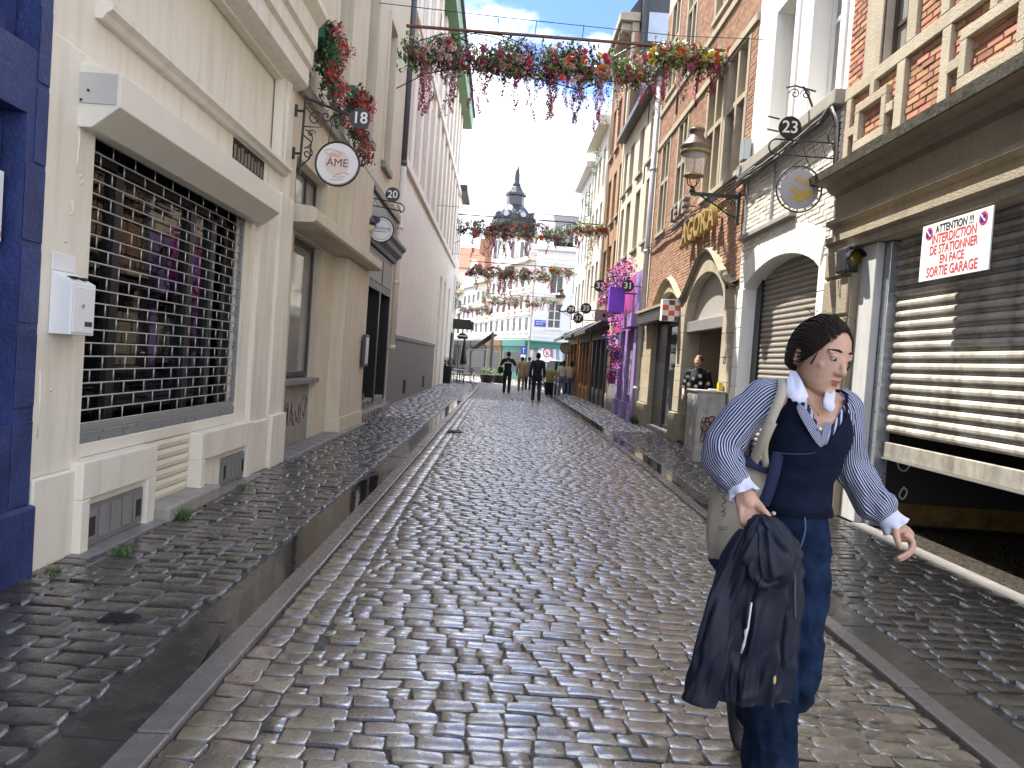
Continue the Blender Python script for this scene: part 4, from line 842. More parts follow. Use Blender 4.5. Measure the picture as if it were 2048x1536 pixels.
af = MB(); arch_fill(af, -1, X-0.03, 0.33, 13.0, 15.78, 0, 0, 0, 18, None) if False else None
def stonehead(y0, y1, spring, rise, zt):
    b = MB(); n = 20
    for i in range(n):
        ya, yb = y0+(y1-y0)*i/n, y0+(y1-y0)*(i+1)/n
        za = spring+rise*math.sqrt(max(0, 1-(2*i/n-1)**2)); zb = spring+rise*math.sqrt(max(0, 1-(2*(i+1)/n-1)**2))
        b.quad((X-0.03, ya, za), (X-0.03, yb, zb), (X-0.03, yb, hood(yb)), (X-0.03, ya, hood(ya))); b.quad((X-0.03, ya, za), (X+0.3, ya, za), (X+0.3, yb, zb), (X-0.03, yb, zb))
    return b.build('arch_stone', m_sandstone, t)
stonehead(13.0, 15.78, 2.55, 0.86, 0); stonehead(16.30, 19.06, 2.62, 0.70, 0)
# hood mould along the wavy line
pts = [(X-0.06, 12.36+(20.18-12.36)*i/80, hood(12.36+(20.18-12.36)*i/80)) for i in range(81)]
hm = MB(); vs = []; fs = []
for (x_, y_, z_) in pts: vs += [(X+0.01, y_, z_-.035), (X-0.10, y_, z_-.02), (X-0.12, y_, z_+.03), (X+0.01, y_, z_+.085)]
for i in range(80):
    for q in range(4): fs.append((4*i+q, 4*i+(q+1) % 4, 4*i+4+(q+1) % 4, 4*i+4+q))
hm.add(vs, fs); hm.build('hood_mould', m_sandgrey, t)
# stone piers in coursed blocks
rg = random.Random(12)
for y0, y1 in ((12.37, 13.006), (15.774, 16.306), (19.054, 20.19)):
    z = 0.62
    while z < 2.9:
        h_ = rg.choice((0.30, 0.36, 0.42)); z1 = min(z+h_, hood((y0+y1)/2)-0.05 if z+h_ > 2.8 else 9); z1 = min(z1, 2.96 if y0 != 15.774 else 2.94)
        bxp('pier_block', m_sandstone, t, (X-0.035, X+0.29, y0, y1, z, z1-0.006), bevel=0.006); z += h_
    bxp('pier_base', m_sandgrey, t, (X-0.11, X+0.29, y0-0.0, y1+0.0, -0.02, 0.60), bevel=0.02)
# niche
bxp('niche', m_brown, t, (X-0.0365, X-0.034, 19.45, 19.62, 1.2, 1.95))
bb = brickmeshes(m_brickfar, 8, 0.008, 21)
st_r = [(a-.14, c+.14, 4.9, 7.36) for a, c in WB]+[(a-.14, c+.14, 8.4, 10.94) for a, c in WB]
def bskip(za, zb):
    zm = (za+zb)/2; o_ = [(q[0], q[1]) for q in st_r if q[2] < zm < q[3]]
    if zm < 4.0:
        run = None
        for i in range(157):
            y = 12.36+i*0.05; c = hood(y)+.085 > za
            if c and run is None: run = y
            if not c and run is not None: o_.append((run-.03, y+.0)); run = None
        if run is not None: o_.append((run-.03, 20.3))
    return o_
bi = brickwork(X, [(12.36, 20.19, 3.0, 7.28), (12.36, 20.19, 7.44, 8.16), (12.36, 20.19, 8.32, 10.9)], 8, bl=0.205, bh=0.055, skip=bskip, seed=31)
pieces(t, 'brick', bb, bi, 'bricks', limit=300)
for z in (7.285, 8.17): bxp('string_course', m_sandstone, t, (X-0.05, X+0.02, 12.36, 20.19, z, z+.145), bevel=0.008)
for (a, c) in WB:
    for z0, z1 in ((4.98, 7.22), (8.55, 10.8)):
        mid = (a+c)/2; zt = z0+1.30
        s_ = bxp('stone_surround', m_sandstone, t, (X-0.02, X+0.30, a-.12, a+.006, z0, z1), (X-0.02, X+0.30, c-.006, c+.12, z0, z1), bevel=0.003)
        bxp('lintel', m_sandstone, t, (X-0.021, X+0.28, a-.13, c+.13, z1+.001, z1+.062)); bxp('window_sill', m_sandstone, t, (X-0.06, X+0.28, a-.14, c+.14, z0-.10, z0-.002), bevel=0.006)
        bxp('mullion', m_sandstone, t, (X-0.005, X+0.25, mid-.05, mid+.05, z0, z1), bevel=0.004); bxp('transom', m_sandstone, t, (X-0.003, X+0.248, a+.002, mid-.052, zt-.05, zt+.05), (X-0.003, X+0.248, mid+.052, c-.002, zt-.05, zt+.05))
        for p, q in ((a, mid-.05), (mid+.05, c)):
            for r0, r1 in ((z0, zt-.05), (zt+.05, z1)): window(t, -1, X+0.255, p+.008, q-.008, r0+.003, r1-.003, m_winframe, m_glassdark, ny=1, fw=0.04)
for y, z in ((18.2, 8.0), (16.2, 8.1), (16.3, 7.55)): bxp('tie_iron', m_iron, t, (X-0.05, X-0.012, y, y+.03, z-.35, z+.35))
# doorway of 25
dw = thing('doorway_shutter', 'grey roller shutter box in the arch above the open doorway', 'roller shutter', (X+0.2, 14.4, 2.5))
b = MB(); n = 16; poly = [(13.02, 2.52)]+[(13.02+2.74*i/n, 2.55+0.84*math.sqrt(max(0, 1-(2*i/n-1)**2))) for i in range(n+1)]+[(15.76, 2.52)]
b.prism(poly, 0.16, 0.20, lambda p, tt: (X+tt, p[0], p[1])); b.build('head_panel', mat('taupe metal', (0.36, 0.33, 0.30), 0.45, 0.1, 3, 0.04), dw)
bxp('head_bar', m_steel, dw, (X+0.02, X+0.158, 13.02, 15.76, 2.30, 2.52), bevel=0.012)
dr = thing('door_passage', 'dark tiled entrance passage behind the leaning person', 'room', (X+1, 14.4, 0))
bxp('side_wall', m_sandgrey, dr, (X+0.31, X+2.4, 15.60, 15.74, 0, 3.4)); bxp('back_wall', m_dark, dr, (X+2.4, X+2.48, 13, 15.78, 0, 3.4)); bxp('floor', m_joint, dr, (X+0, X+2.4, 13, 15.78, -0.06, 0.03)); bxp('near_wall', m_dark, dr, (X+0.31, X+2.4, 13.0, 13.03, 0, 3.4))
for k in range(6):
    for j in range(3): bxp('wall_tile', m_sandgrey, dr, (X+0.33+j*.5, X+0.82+j*.5, 15.585, 15.60, 0.02+k*.36, 0.02+k*.36+.35), bevel=0.004)
bxp('door_leaf', m_black, dr, (X+1.7, X+1.76, 13.03, 15.6, 0.03, 2.9))
# shop glazing of the far arch and its lit sign box
sf = thing('arched_shopfront', 'glazed shopfront with dark awning box under the smaller arch', 'shopfront', (X, 17.7, 0))
window(sf, -1, X+0.12, 16.34, 17.9, 0.12, 2.62, m_black, m_glassdark, ny=1, fw=0.08, name='shop_window'); bxp('door', m_black, sf, (X+0.10, X+0.16, 17.9, 19.04, 0.05, 2.62)); bxp('step', m_dirtstone, sf, (X-0.05, X+0.28, 16.3, 19.05, -0.03, 0.10), bevel=0.01)
bxp('awning_box', m_charcoal, sf, (X-0.30, X+0.05, 16.5, 19.9, 2.62, 2.90), bevel=0.015); bxp('awning_lid', m_sandgrey, sf, (X-0.34, X+0.02, 16.5, 19.95, 2.905, 2.98), bevel=0.01); bxp('tympanum', m_glassdark, sf, (X+0.12, X+0.14, 16.32, 19.04, 2.62, 3.36))
sgb = thing('checkered_sign', 'orange and white checkered projecting sign box beside the arch', 'sign', (X-0.3, 16.3, 2.7)); bxp('box', m_white, sgb, (X-0.42, X-0.02, 16.24, 16.44, 2.55, 3.02), bevel=0.006)
m_or = mat('orange print', (0.75, 0.13, 0.015), 0.4, 0.1, 8, 0); m_maroon = mat('maroon print', (0.20, 0.05, 0.03), 0.4, 0.1, 8, 0)
for i in range(3):
    for j in range(4):
        if (i+j) % 2 == 0: bxp('check', m_or if j in (1, 2) else m_maroon, sgb, (X-0.415+i*.135, X-0.285+i*.135, 16.236, 16.239, 2.555+j*.115, 2.665+j*.115))
# lettering signs
for nm, s, sz, y, z, mm, lb, ex, x_ in (('gold_letter_sign', 'AGORA', 0.62, 14.70, 4.33, m_gold, 'gold raised letters with cast shadows over the arched doorway', 0.05, X-0.16), ('grey_letter_sign', 'TEVE', 0.46, 16.2, 4.92, m_slatgrey, 'grey block letters above the cables on the brick building', 0.07, X-0.22)):
    g_ = thing(nm, lb, 'sign', (X, y, z))
    L_ = len(s)
    for i, ch in enumerate(s): text('letter', ch, sz, (x_, y+(L_-1)/2*sz*.80-i*sz*.80, z), ROT_RIGHTWALL, mm, g_, ex, bold=0.012)
    for i in range(L_): MB().tube([(x_, y+(L_-1)/2*sz*.80-i*sz*.80, z), (X, y+(L_-1)/2*sz*.80-i*sz*.80, z)], 0.012, 5).build('stand_off', m_iron, g_)
    if L_ == 4: bxp('rail', m_slatgrey, g_, (x_, x_+0.03, 15.3, 17.0, 4.68, 4.72))
g_ = thing('house_number', 'small painted house number 25 on the sandstone jamb', 'number', (X, 12.7, 1.6)); text('numeral', '25', 0.17, (X-0.042, 12.72, 1.72), ROT_RIGHTWALL, m_graff, g_, 0.002)
downpipe('pale grey rain pipe between the brick building and the purple shop', X-0.10, 20.28, 0.05, 9.3, 0.075, mat('pale pipe', (0.45, 0.45, 0.46), 0.4, 0.15, 3, 0.05, rnd=0.05), (0.9, 2.6, 4.6, 6.8, 9.2))
# ---- house with the purple shop
t = thing('cream_house', 'cream plastered house with dark eaves above the purple shop', 'building', (X, 23.5, 0))
m_creamy = mat('yellowed plaster', (0.62, 0.55, 0.42), 0.75, 0.15, 1.5, 0.15, 30, streak=0.25)
WC = [(20.9, 21.7), (22.6, 23.4), (24.3, 25.1), (25.6, 26.2)]
H = [(a, c, 5.1, 6.9) for a, c in WC]+[(a, c, 7.4, 8.8) for a, c in WC]+[(20.5, 26.3, -.1, 4.3)]
wall('wall', m_creamy, t, -1, X, 20.2, 26.5, 0, 9.3, holes=H, depth=0.25); bxp('building_core', m_dark, t, (X+0.251, X+7, 20.2, 26.5, -0.1, 9.3))
for h in H[:-1]:
    window(t, -1, X+0.14, h[0]+.01, h[1]-.01, h[2]+.01, h[3]-.01, m_winframe, m_glassdark, ny=2); bxp('window_sill', m_dirtstone, t, (X-0.08, X+0.14, h[0]-.08, h[1]+.08, h[2]-.09, h[2]-.001), bevel=0.01)
for z in (7.2, 8.95): bxp('tie_iron', m_iron, t, (X-0.03, X-0.002, 22.1, 22.13, z-.3, z+.3))
bxp('eaves', m_charcoal, t, (X-0.30, X+0.1, 20.2, 26.5, 9.3, 9.5), bevel=0.02); rf = MB(); rf.prism([(-0.28, 9.5), (3.5, 11.4), (7, 9.5)], 20.2, 26.5, lambda p, tt: (X+p[0], tt, p[1])); rf.build('roof', m_slate, t)
ps = thing('purple_shop', 'lilac painted shopfront with violet sign and stone pillars', 'shopfront', (X, 22.6, 0))
for y0, y1, w in ((20.55, 21.0, 0.16), (22.2, 22.6, 0.13), (23.5, 23.85, 0.13)):
    bxp('pillar', m_purple, ps, (X-w, X+0.2, y0, y1, 0.12, 2.6), bevel=0.015); bxp('pillar_foot', m_purple, ps, (X-w-.05, X+0.2, y0-.05, y1+.05, 0.0, 0.5), bevel=0.02)
bxp('lintel', m_purple, ps, (X-0.35, X+0.2, 20.5, 22.0, 2.62, 3.0), bevel=0.015); bxp('panel', m_magenta, ps, (X-0.06, X+0.2, 22.0, 25.2, 2.62, 4.25)); bxp('upper_panel', m_purple, ps, (X-0.05, X+0.2, 20.45, 22.0, 3.02, 4.25))
bxp('door', m_charcoal, ps, (X+0.10, X+0.2, 21.0, 22.2, 0.0, 2.6)); bxp('pane', m_glassdark, ps, (X+0.10, X+0.12, 22.6, 23.5, 0.5, 2.6)); bxp('stall_riser', m_greystone, ps, (X-0.04, X+0.2, 23.85, 26.2, 0, 0.9)); bxp('pane', m_glassdark, ps, (X+0.0, X+0.02, 23.9, 25.8, 0.95, 2.6))
bxp('timber_frame', m_wood, ps, (X-0.08, X+0.1, 25.8, 26.0, 0.9, 2.62), (X-0.08, X+0.1, 23.86, 24.0, 0.9, 2.62)); bxp('ply_panel', mat('pale grey panel', (0.40, 0.40, 0.38), 0.7, 0.3, 4, 0.2), ps, (X-0.02, X-0.0, 21.05, 22.15, 0.7, 2.0))
vsn = thing('violet_sign', 'plain violet square sign projecting above the purple shop', 'sign', (X-0.5, 21.6, 3.1)); bxp('box', m_violet, vsn, (X-0.85, X-0.40, 21.5, 21.75, 3.05, 3.78), bevel=0.01); bxp('arm', m_iron, vsn, (X-0.4, X, 21.6, 21.64, 3.6, 3.64))
# ---- brown brick house with dentil cornice
t = thing('brown_house', 'tall brown brick house with dentilled cornice and zinc clad gable', 'building', (X, 28.7, 0))
WD = [(27.0, 27.8), (28.4, 29.2), (29.8, 30.6)]
H = [(a, c, z, z+1.9) for a, c in WD for z in (4.2, 7.0, 9.8)]+[(26.8, 30.8, -.1, 3.0)]
wall('wall', m_brown, t, -1, X+0.05, 26.502, 31.0, 0, 13.2, holes=H, depth=0.2); bxp('building_core', m_brown, t, (X+0.251, X+7, 26.502, 31, -0.1, 13.2))
for h in H[:-1]:
    window(t, -1, X+0.15, h[0]+.01, h[1]-.01, h[2]+.01, h[3]-.01, m_cream2, m_glassdark, ny=2); bxp('window_sill', m_sandstone, t, (X-0.05, X+0.15, h[0]-.08, h[1]+.08, h[2]-.09, h[2]-.001))
bxp('pilaster', m_creamy, t, (X-0.03, X+0.06, 26.51, 26.72, 0, 13.2), (X-0.03, X+0.06, 30.8, 30.99, 0, 13.2))
bxp('cornice', m_sandstone, t, (X-0.50, X+0.2, 26.4, 31.0, 13.55, 13.85), bevel=0.02); bxp('frieze', m_sandstone, t, (X-0.05, X+0.2, 26.5, 31, 13.2, 13.548))
for i in range(7): bxp('dentil', m_sandstone, t, (X-0.40, X-0.05, 26.6+i*.64, 26.85+i*.64, 13.25, 13.53), bevel=0.01)
m_zincs = mat('zinc sheet', (0.40, 0.44, 0.50), 0.4, 0.2, 2, 0.08, 20, metal=0.4)
g_ = MB(); g_.prism([(0.25, 9.3), (6.5, 9.3), (6.5, 16.5), (4.5, 16.2), (0.25, 14.6)], 26.46, 26.50, lambda p, tt: (X+p[0], tt, p[1])); g_.build('gable_wall', m_slate, t)
for q in ((0.5, 2.4, 12.9, 13.9), (1.2, 2.9, 11.5, 12.4), (2.4, 3.6, 13.1, 14.0), (0.4, 1.5, 11.0, 12.2)): bxp('zinc_patch', m_zincs, t, (X+q[0], X+q[1], 26.43, 26.455, q[2], q[3]))
MB().tube([(X+0.3, 26.3, 10), (X+0.3, 26.3, 15.3)], 0.08, 8).build('flue', m_charcoal, t)
rf = MB(); rf.prism([(-0.2, 13.86), (0.4, 14.8), (4.5, 16.4), (7, 14)], 26.5, 31, lambda p, tt: (X+p[0], tt, p[1])); rf.build('roof', m_slate, t)
# shops below
def shop(name, label, y0, y1, mf, mp, canopy=None, X=X):
    s = thing(name, label, 'shopfront', (X, (y0+y1)/2, 0)); n = 3
    for i in range(n+1): y = y0+(y1-y0-.16)*i/n; bxp('post', mf, s, (X-0.10, X+0.1, y, y+.16, 0, 2.95), bevel=0.01)
    for i in range(n): a = y0+.16+(y1-y0-.16)*i/n; c = y0+(y1-y0-.16)*(i+1)/n; bxp('pane', m_glassdark, s, (X+0.0, X+0.02, a, c, 0.6, 2.5)); bxp('stall_riser', mf, s, (X-0.05, X+0.05, a, c, 0, 0.598))
    bxp('fascia', mp, s, (X-0.14, X+0.1, y0, y1, 2.5, 2.96), bevel=0.01)
    if canopy: b = MB(); b.prism([(0, 3.3), (-0.9, 2.75), (-0.9, 2.62), (0, 3.0)], y0, y1, lambda p, tt: (X+p[0], tt, p[1])); b.build('canopy', canopy, s)
    return s
shop('timber_shop', 'dark shopfront with black canopy below the brown brick house', 26.8, 30.8, m_charcoal, m_black, m_black)
# ---- pale houses towards the bend
t = thing('pale_house', 'pale cream house with trailing plants past the brown brick house', 'building', (X, 33, 0))
WE = [(31.4, 32.2), (32.8, 33.6), (34.2, 35.0)]
H = [(a, c, z, z+1.7) for a, c in WE for z in (4.2, 6.7, 9.0)]
wall('wall', m_cream, t, -1, X-0.05, 31.002, 35.5, 0, 11.4, holes=H, depth=0.2); bxp('building_core', m_cream, t, (X+0.16, X+7, 31.002, 35.5, -.1, 11.4))
for h in H: window(t, -1, X+0.05, h[0]+.01, h[1]-.01, h[2]+.01, h[3]-.01, m_white, m_glassdark, ny=2)
bxp('cornice', m_pinkwhite, t, (X-0.5, X+0.2, 31.0, 35.6, 11.4, 11.8), bevel=0.03)
shop('wooden_shop', 'varnished wooden shopfront with goods towards the bend', 31.2, 35.3, m_woodorange, m_wood, m_charcoal, X-0.06)
t = thing('white_terrace_house', 'white corner house where the street begins to bend', 'building', (X, 38, 0))
WF = [(36, 36.8), (37.6, 38.4), (39.2, 40)]
H = [(a, c, z, z+1.6) for a, c in WF for z in (4.0, 6.4, 8.6)]
wall('wall', m_whitepaint, t, -1, X-0.1, 35.502, 41, 0, 10.8, holes=H, depth=0.2); bxp('building_core', m_whitepaint, t, (X+0.11, X+7, 35.502, 41, -.1, 10.8))
for h in H: window(t, -1, X, h[0]+.01, h[1]-.01, h[2]+.01, h[3]-.01, m_white, m_glassdark, ny=2)
bxp('cornice', m_whitepaint, t, (X-0.45, X+0.1, 35.5, 41.1, 10.8, 11.1), bevel=0.03)
shop('amber_shop', 'orange timber restaurant front at the far end of the street', 35.8, 40.8, m_woodorange, m_woodorange, m_black, X-0.11)
# ================================================================= FAR END
m_farwhite = mat('far white render', (0.76, 0.76, 0.75), 0.7, 0.06, 1, 0.05, 20, streak=0.06)
m_tealpaint = mat('teal shop paint', (0.05, 0.20, 0.16), 0.45, 0.1, 2, 0.05, 30)
t = thing('corner_building', 'tall white corner building with teal shopfront facing down the street', 'building', (2.3, 60, 0))
yf = 60.0; x0, x1 = 2.35, 8.0
def fwin(parent, xa, xb, z0, z1, y, ny=2, zs=(), m=m_white, gm=m_glassdark):
    b = MB(); fw = .09
    b.box(xa, xa+fw, y-.02, y+.04, z0, z1); b.box(xb-fw, xb, y-.02, y+.04, z0, z1); b.box(xa+fw, xb-fw, y-.02, y+.04, z0, z0+fw); b.box(xa+fw, xb-fw, y-.02, y+.04, z1-fw, z1)
    for i in range(1, ny): x = xa+(xb-xa)*i/ny; b.box(x-.04, x+.04, y-.022, y+.04, z0+fw, z1-fw)
    for z in zs: b.box(xa+fw, xb-fw, y-.024, y+.04, z-.03, z+.03)
    w = b.build('window', m, parent); zz = [z0, *zs, z1]
    for i in range(ny):
        for j in range(len(zz)-1): bxp('pane', gm, w, (xa+(xb-xa)*i/ny+.045, xa+(xb-xa)*(i+1)/ny-.045, y+.005, y+.012, zz[j]+.04, zz[j+1]-.04))
# front wall as boxes round three floors of openings
cols = [(3.55, 4.65), (5.35, 6.45)]; rows = [(4.25, 6.3), (7.0, 8.55)]
b = MB(); xs = [x0, 3.55, 4.65, 5.35, 6.45, x1]; zs = [0, 4.25, 6.3, 7.0, 8.55, 10.4]
for i in range(5):
    for j in range(5):
        if i in (1, 3) and j in (1, 3): continue
        b.box(xs[i], xs[i+1], yf, yf+.25, zs[j], zs[j+1])
b.build('wall', m_farwhite, t); bxp('building_core', m_farwhite, t, (x0+.3, x1, yf+.251, yf+9, 0, 10.4))
for xa, xb in cols:
    fwin(t, xa, xb, 4.25, 6.3, yf+.12, 2, (4.95, 5.65)); fwin(t, xa, xb, 7.0, 8.55, yf+.12, 2)
    for z in (4.13, 6.88): bxp('window_sill', m_farwhite, t, (xa-.12, xb+.12, yf-.1, yf+.02, z, z+.115))
for z in (9.35, 9.75): bxp('moulding', m_farwhite, t, (x0-.05, x1, yf-.06, yf-.001, z, z+.1))
bxp('cornice', m_farwhite, t, (x0-.35, x1, yf-.40, yf+.3, 10.4, 10.75), bevel=0.04); bxp('moulding', m_farwhite, t, (x0-.02, x1, yf-.05, yf-.001, 3.5, 3.62))
for k in range(4): bxp('band', m_farwhite, t, (x0+.02, x1, yf-.03, yf-.002, 3.75+k*.0+.1*k, 3.79+.1*k))
# dormer storey, gable and slate roof
b = MB(); b.prism([(x0+.2, 10.75), (x0+.2, 12.6), (x0+.7, 14.4), (x0+1.3, 12.6), (x0+1.3, 10.75)], yf+.1, yf+.6, lambda p, tt: (p[0], tt, p[1])); b.build('gable', m_farwhite, t)
b = MB(); b.prism([(yf+.3, 11.2), (yf+4.5, 14.2), (yf+9, 11)], x0+.9, x1, lambda p, tt: (tt, p[0], p[1])); b.build('roof', m_slate, t)
slm = [MB().box(-.14, .14, 0, .30, 0, .012).mesh('roof_slate', m_slate)]; its = []
ang = math.atan2(3.0, 4.2)
for r_ in range(17):
    for c_ in range(16): its.append((0, Matrix.Translation((x0+1.1+c_*.30+(r_ % 2)*.15, yf+.3+r_*.245*math.cos(ang), 11.215+r_*.245*math.sin(ang))) @ Matrix.Rotation(ang, 4, 'X')))
pieces(t, 'roof_slate', slm, its, 'roof_slates', limit=272)
fwin(t, 5.2, 6.6, 10.95, 11.9, yf+.2, 2)
# teal shopfront
sf = thing('teal_shopfront', 'teal painted corner cafe front with pale striped awning', 'shopfront', (4.5, yf-.2, 0))
bxp('fascia', m_tealpaint, sf, (x0-.1, 7.6, yf-.22, yf-.003, 2.45, 3.05), bevel=0.02); bxp('cornice', m_tealpaint, sf, (x0-.2, 7.7, yf-.35, yf-.003, 3.052, 3.2), bevel=0.02)
for x in (2.4, 3.0, 4.6, 6.2): bxp('pilaster', m_farwhite if x == 2.4 else m_tealpaint, sf, (x, x+.22, yf-.18, yf-.004, 0, 2.448), bevel=0.01)
bxp('pane', m_glassdark, sf, (3.22, 4.6, yf-.06, yf-.04, 0.5, 2.4), (4.82, 6.2, yf-.06, yf-.04, 0.5, 2.4)); bxp('stall_riser', m_tealpaint, sf, (3.22, 6.2, yf-.1, yf-.041, 0, .498))
aw = thing('cafe_awning', 'pale grey striped awning over the teal corner cafe', 'awning', (4.6, yf-1, 2.2)); m_awn = mat('pale awning cloth', (0.52, 0.54, 0.56), 0.7, 0.1, 3, 0.05)
for i in range(16):
    xa = 2.95+i*.24; b = MB(); b.add([(xa, yf-.36, 2.62), (xa+.235, yf-.36, 2.62), (xa+.235, yf-1.6, 1.72), (xa, yf-1.6, 1.72), (xa, yf-.36, 2.60), (xa+.235, yf-.36, 2.60), (xa+.235, yf-1.6, 1.70), (xa, yf-1.6, 1.70)], [(0, 1, 2, 3), (7, 6, 5, 4), (0, 4, 5, 1), (1, 5, 6, 2), (2, 6, 7, 3), (3, 7, 4, 0)])
    b.build('awning_strip', m_awn if i % 2 else m_alu, aw)
MB().tube([(2.9, yf-1.62, 1.70), (6.85, yf-1.62, 1.70)], .04, 8).build('front_bar', m_white, aw)
# the row that follows the bend
def rowhouse(name, label, ya, yb, H_, m, roofm, nwin, gable=False, shopm=None):
    fx = lambda y: 2.3-0.34*(y-60.0)
    xa, xb = fx(ya), fx(yb); d = Vector((xb-xa, yb-ya, 0)); L_ = d.length; d.normalize(); n_ = Vector((-d.y, d.x, 0))   # facing left/street
    if n_.x > 0: n_ = -n_
    o = Vector((xa, ya, 0)); P = lambda s, z, w: tuple(o+d*s+n_*w+Vector((0, 0, z)))
    t = thing(name, label, 'building', (xa, ya, 0))
    def pbox(nm, mm, s0, s1, z0, z1, w0, w1, par=None):
        b = MB(); vs = [P(s, z, w) for z in (z0, z1) for (s, w) in ((s0, w0), (s1, w0), (s1, w1), (s0, w1))]
        b.add(vs, [(0, 3, 2, 1), (4, 5, 6, 7), (0, 1, 5, 4), (1, 2, 6, 5), (2, 3, 7, 6), (3, 0, 4, 7)]); return b.build(nm, mm, par or t)
    pbox('wall', m, 0.02, L_-.02, 0, H_, -8, 0)
    for fl in range(3):
        z0 = 3.9+fl*(H_-4.1)/3; z1 = z0+(H_-4.1)/3*.68
        for i in range(nwin):
            s0 = L_*(i+.25)/nwin; s1 = L_*(i+.75)/nwin
            w = pbox('window', m_white, s0, s1, z0, z1, .001, .03)
            mid = (s0+s1)/2; pbox('pane', m_glassdark, s0+.08, mid-.03, z0+.08, z1-.08, .031, .036, w); pbox('pane', m_glassdark, mid+.03, s1-.08, z0+.08, z1-.08, .031, .036, w)
            pbox('window_sill', m, s0-.1, s1+.1, z0-.15, z0-.01, .001, .12)
        pbox('moulding', m, 0.02, L_-.02, z0-.5, z0-.35, .001, .10)
    pbox('cornice', m, 0.0, L_, H_+.001, H_+.35, -.2, .45)
    pbox('shopfront', shopm or m_charcoal, .2, L_-.2, 0, 2.7, .001, .15); pbox('shop_pane', m_glassdark, .5, L_-.5, .6, 2.2, .151, .16); pbox('fascia', shopm or m_greyframe, .15, L_-.15, 2.7, 3.2, .001, .28)
    if gable:
        b = MB(); poly = [(0.1, H_+.35), (0.1, H_+1.0), (L_*.3, H_+1.4), (L_*.35, H_+2.2), (L_*.5, H_+2.9), (L_*.65, H_+2.2), (L_*.7, H_+1.4), (L_-.1, H_+1.0), (L_-.1, H_+.35)]
        b.prism(poly, -.5, 0, lambda p, tt: P(p[0], p[1], tt)); b.build('gable', m, t)
    b = MB(); b.prism([(0, H_+.36), (-4, H_+2.6), (-8, H_+.36)], 0, L_, lambda p, tt: P(tt, p[1], p[0])); b.build('roof', roofm, t)
    return t, P, L_
m_paleyellow = mat('pale yellow render', (0.70, 0.64, 0.49), 0.7, 0.1, 1, 0.05); m_offw = mat('far ivory render', (0.70, 0.66, 0.56), 0.7, 0.1, 1, 0.05)
rowhouse('ivory_row_house', 'ivory house flank with white windows adjoining the white corner building', 60.3, 66.0, 9.6, m_offw, m_slate, 4, shopm=m_tealpaint)
rowhouse('gabled_row_house', 'cream house with shaped gable past the ivory house in the bend', 66.0, 70.5, 9.3, m_cream, m_rooftile, 3, True, m_wood)
rowhouse('yellow_row_house', 'pale yellow house behind the slanted dark awning', 70.5, 75.0, 8.8, m_paleyellow, m_rooftile, 3, False, m_charcoal)
rowhouse('white_row_house', 'narrow white gabled house with grey chimney at the bend', 75.0, 79.5, 8.6, m_farwhite, m_slate, 3, True, m_charcoal)
rowhouse('lemon_row_house', 'farthest yellow house of the row at the street bend', 79.5, 88.0, 8.2, m_paleyellow, m_rooftile, 4, False, m_charcoal)
# domed turret behind
t = thing('domed_tower', 'pale tower with dark slate dome, round dormers and spire behind the white building', 'tower', (0.35, 76, 0)); c0 = (0.45, 76.0)
bxp('tower_wall', m_offw if 'far ivory render' in MATS else m_cream, t, (c0[0]-2.6, c0[0]+2.2, c0[1]-2.2, c0[1]+2.4, 0, 13.6))
for i in range(3): fwin(t, c0[0]-1.9+i*1.3, c0[0]-1.0+i*1.3, 11.2, 13.2, c0[1]-2.24, 2)
bxp('brick_flank', m_brickfar, t, (c0[0]-2.62, c0[0]-2.0, c0[1]-2.23, c0[1]-2.201, 0, 13.59)); bxp('tower_cornice', m_sandstone, t, (c0[0]-2.9, c0[0]+2.5, c0[1]-2.5, c0[1]+2.6, 13.6, 14.0), bevel=0.08)
m_dome = mat('dark dome slate', (0.045, 0.047, 0.055), 0.35, 0.3, 2, 0.1, 12, rvar=0.1)
MB().lathe([(2.55, 13.9), (2.5, 14.4), (2.25, 15.2), (2.0, 15.75), (2.05, 15.85)], 20, (c0[0], c0[1], 0)).build('dome', m_dome, t, True)
MB().lathe([(2.05, 15.85), (1.7, 16.05), (1.2, 16.7), (0.95, 17.0)], 20, (c0[0], c0[1], 0)).build('dome_cap', m_dome, t, True)
for k in range(8):
    a = math.pi/8+k*math.pi/4; x, y = c0[0]+2.05*math.cos(a), c0[1]+2.05*math.sin(a); d = Vector((math.cos(a), math.sin(a), 0.15)).normalized(); p = Vector((x, y, 15.85))
    o = MB().tube([p-d*.5, p+d*.12], [.50, .46], 14).build('oculus', m_dome, t, True); MB().tube([p+d*.121, p+d*.14], .30, 14).build('oculus_face', m_alu, o)
    MB().tube([(c0[0]+2.5*math.cos(a+.39), c0[1]+2.5*math.sin(a+.39), 14.2), (c0[0]+2.1*math.cos(a+.39), c0[1]+2.1*math.sin(a+.39), 15.7)], .07, 6).build('rib', m_dome, t)
MB().lathe([(0.95, 17.0), (0.90, 17.05), (0.90, 17.9), (1.08, 18.0), (1.08, 18.25), (0.8, 18.35), (0.55, 18.8), (0.42, 19.0)], 8, (c0[0], c0[1], 0)).build('lantern', m_dome, t)
MB().lathe([(0.42, 19.0), (0.46, 19.1), (0.30, 19.3), (0.26, 20.2), (0.10, 21.0)], 10, (c0[0], c0[1], 0)).build('spire', m_dome, t, True); MB().tube([(c0[0], c0[1], 20.9), (c0[0], c0[1], 22.6)], [.03, .012], 5).build('finial', m_iron, t)
t = thing('red_roofed_house', 'cream house with red tiled roof and brick chimneys seen left of the dome', 'building', (-4, 92, 0)); bxp('wall', m_cream, t, (-8, -0.8, 91, 99, 0, 12.2))
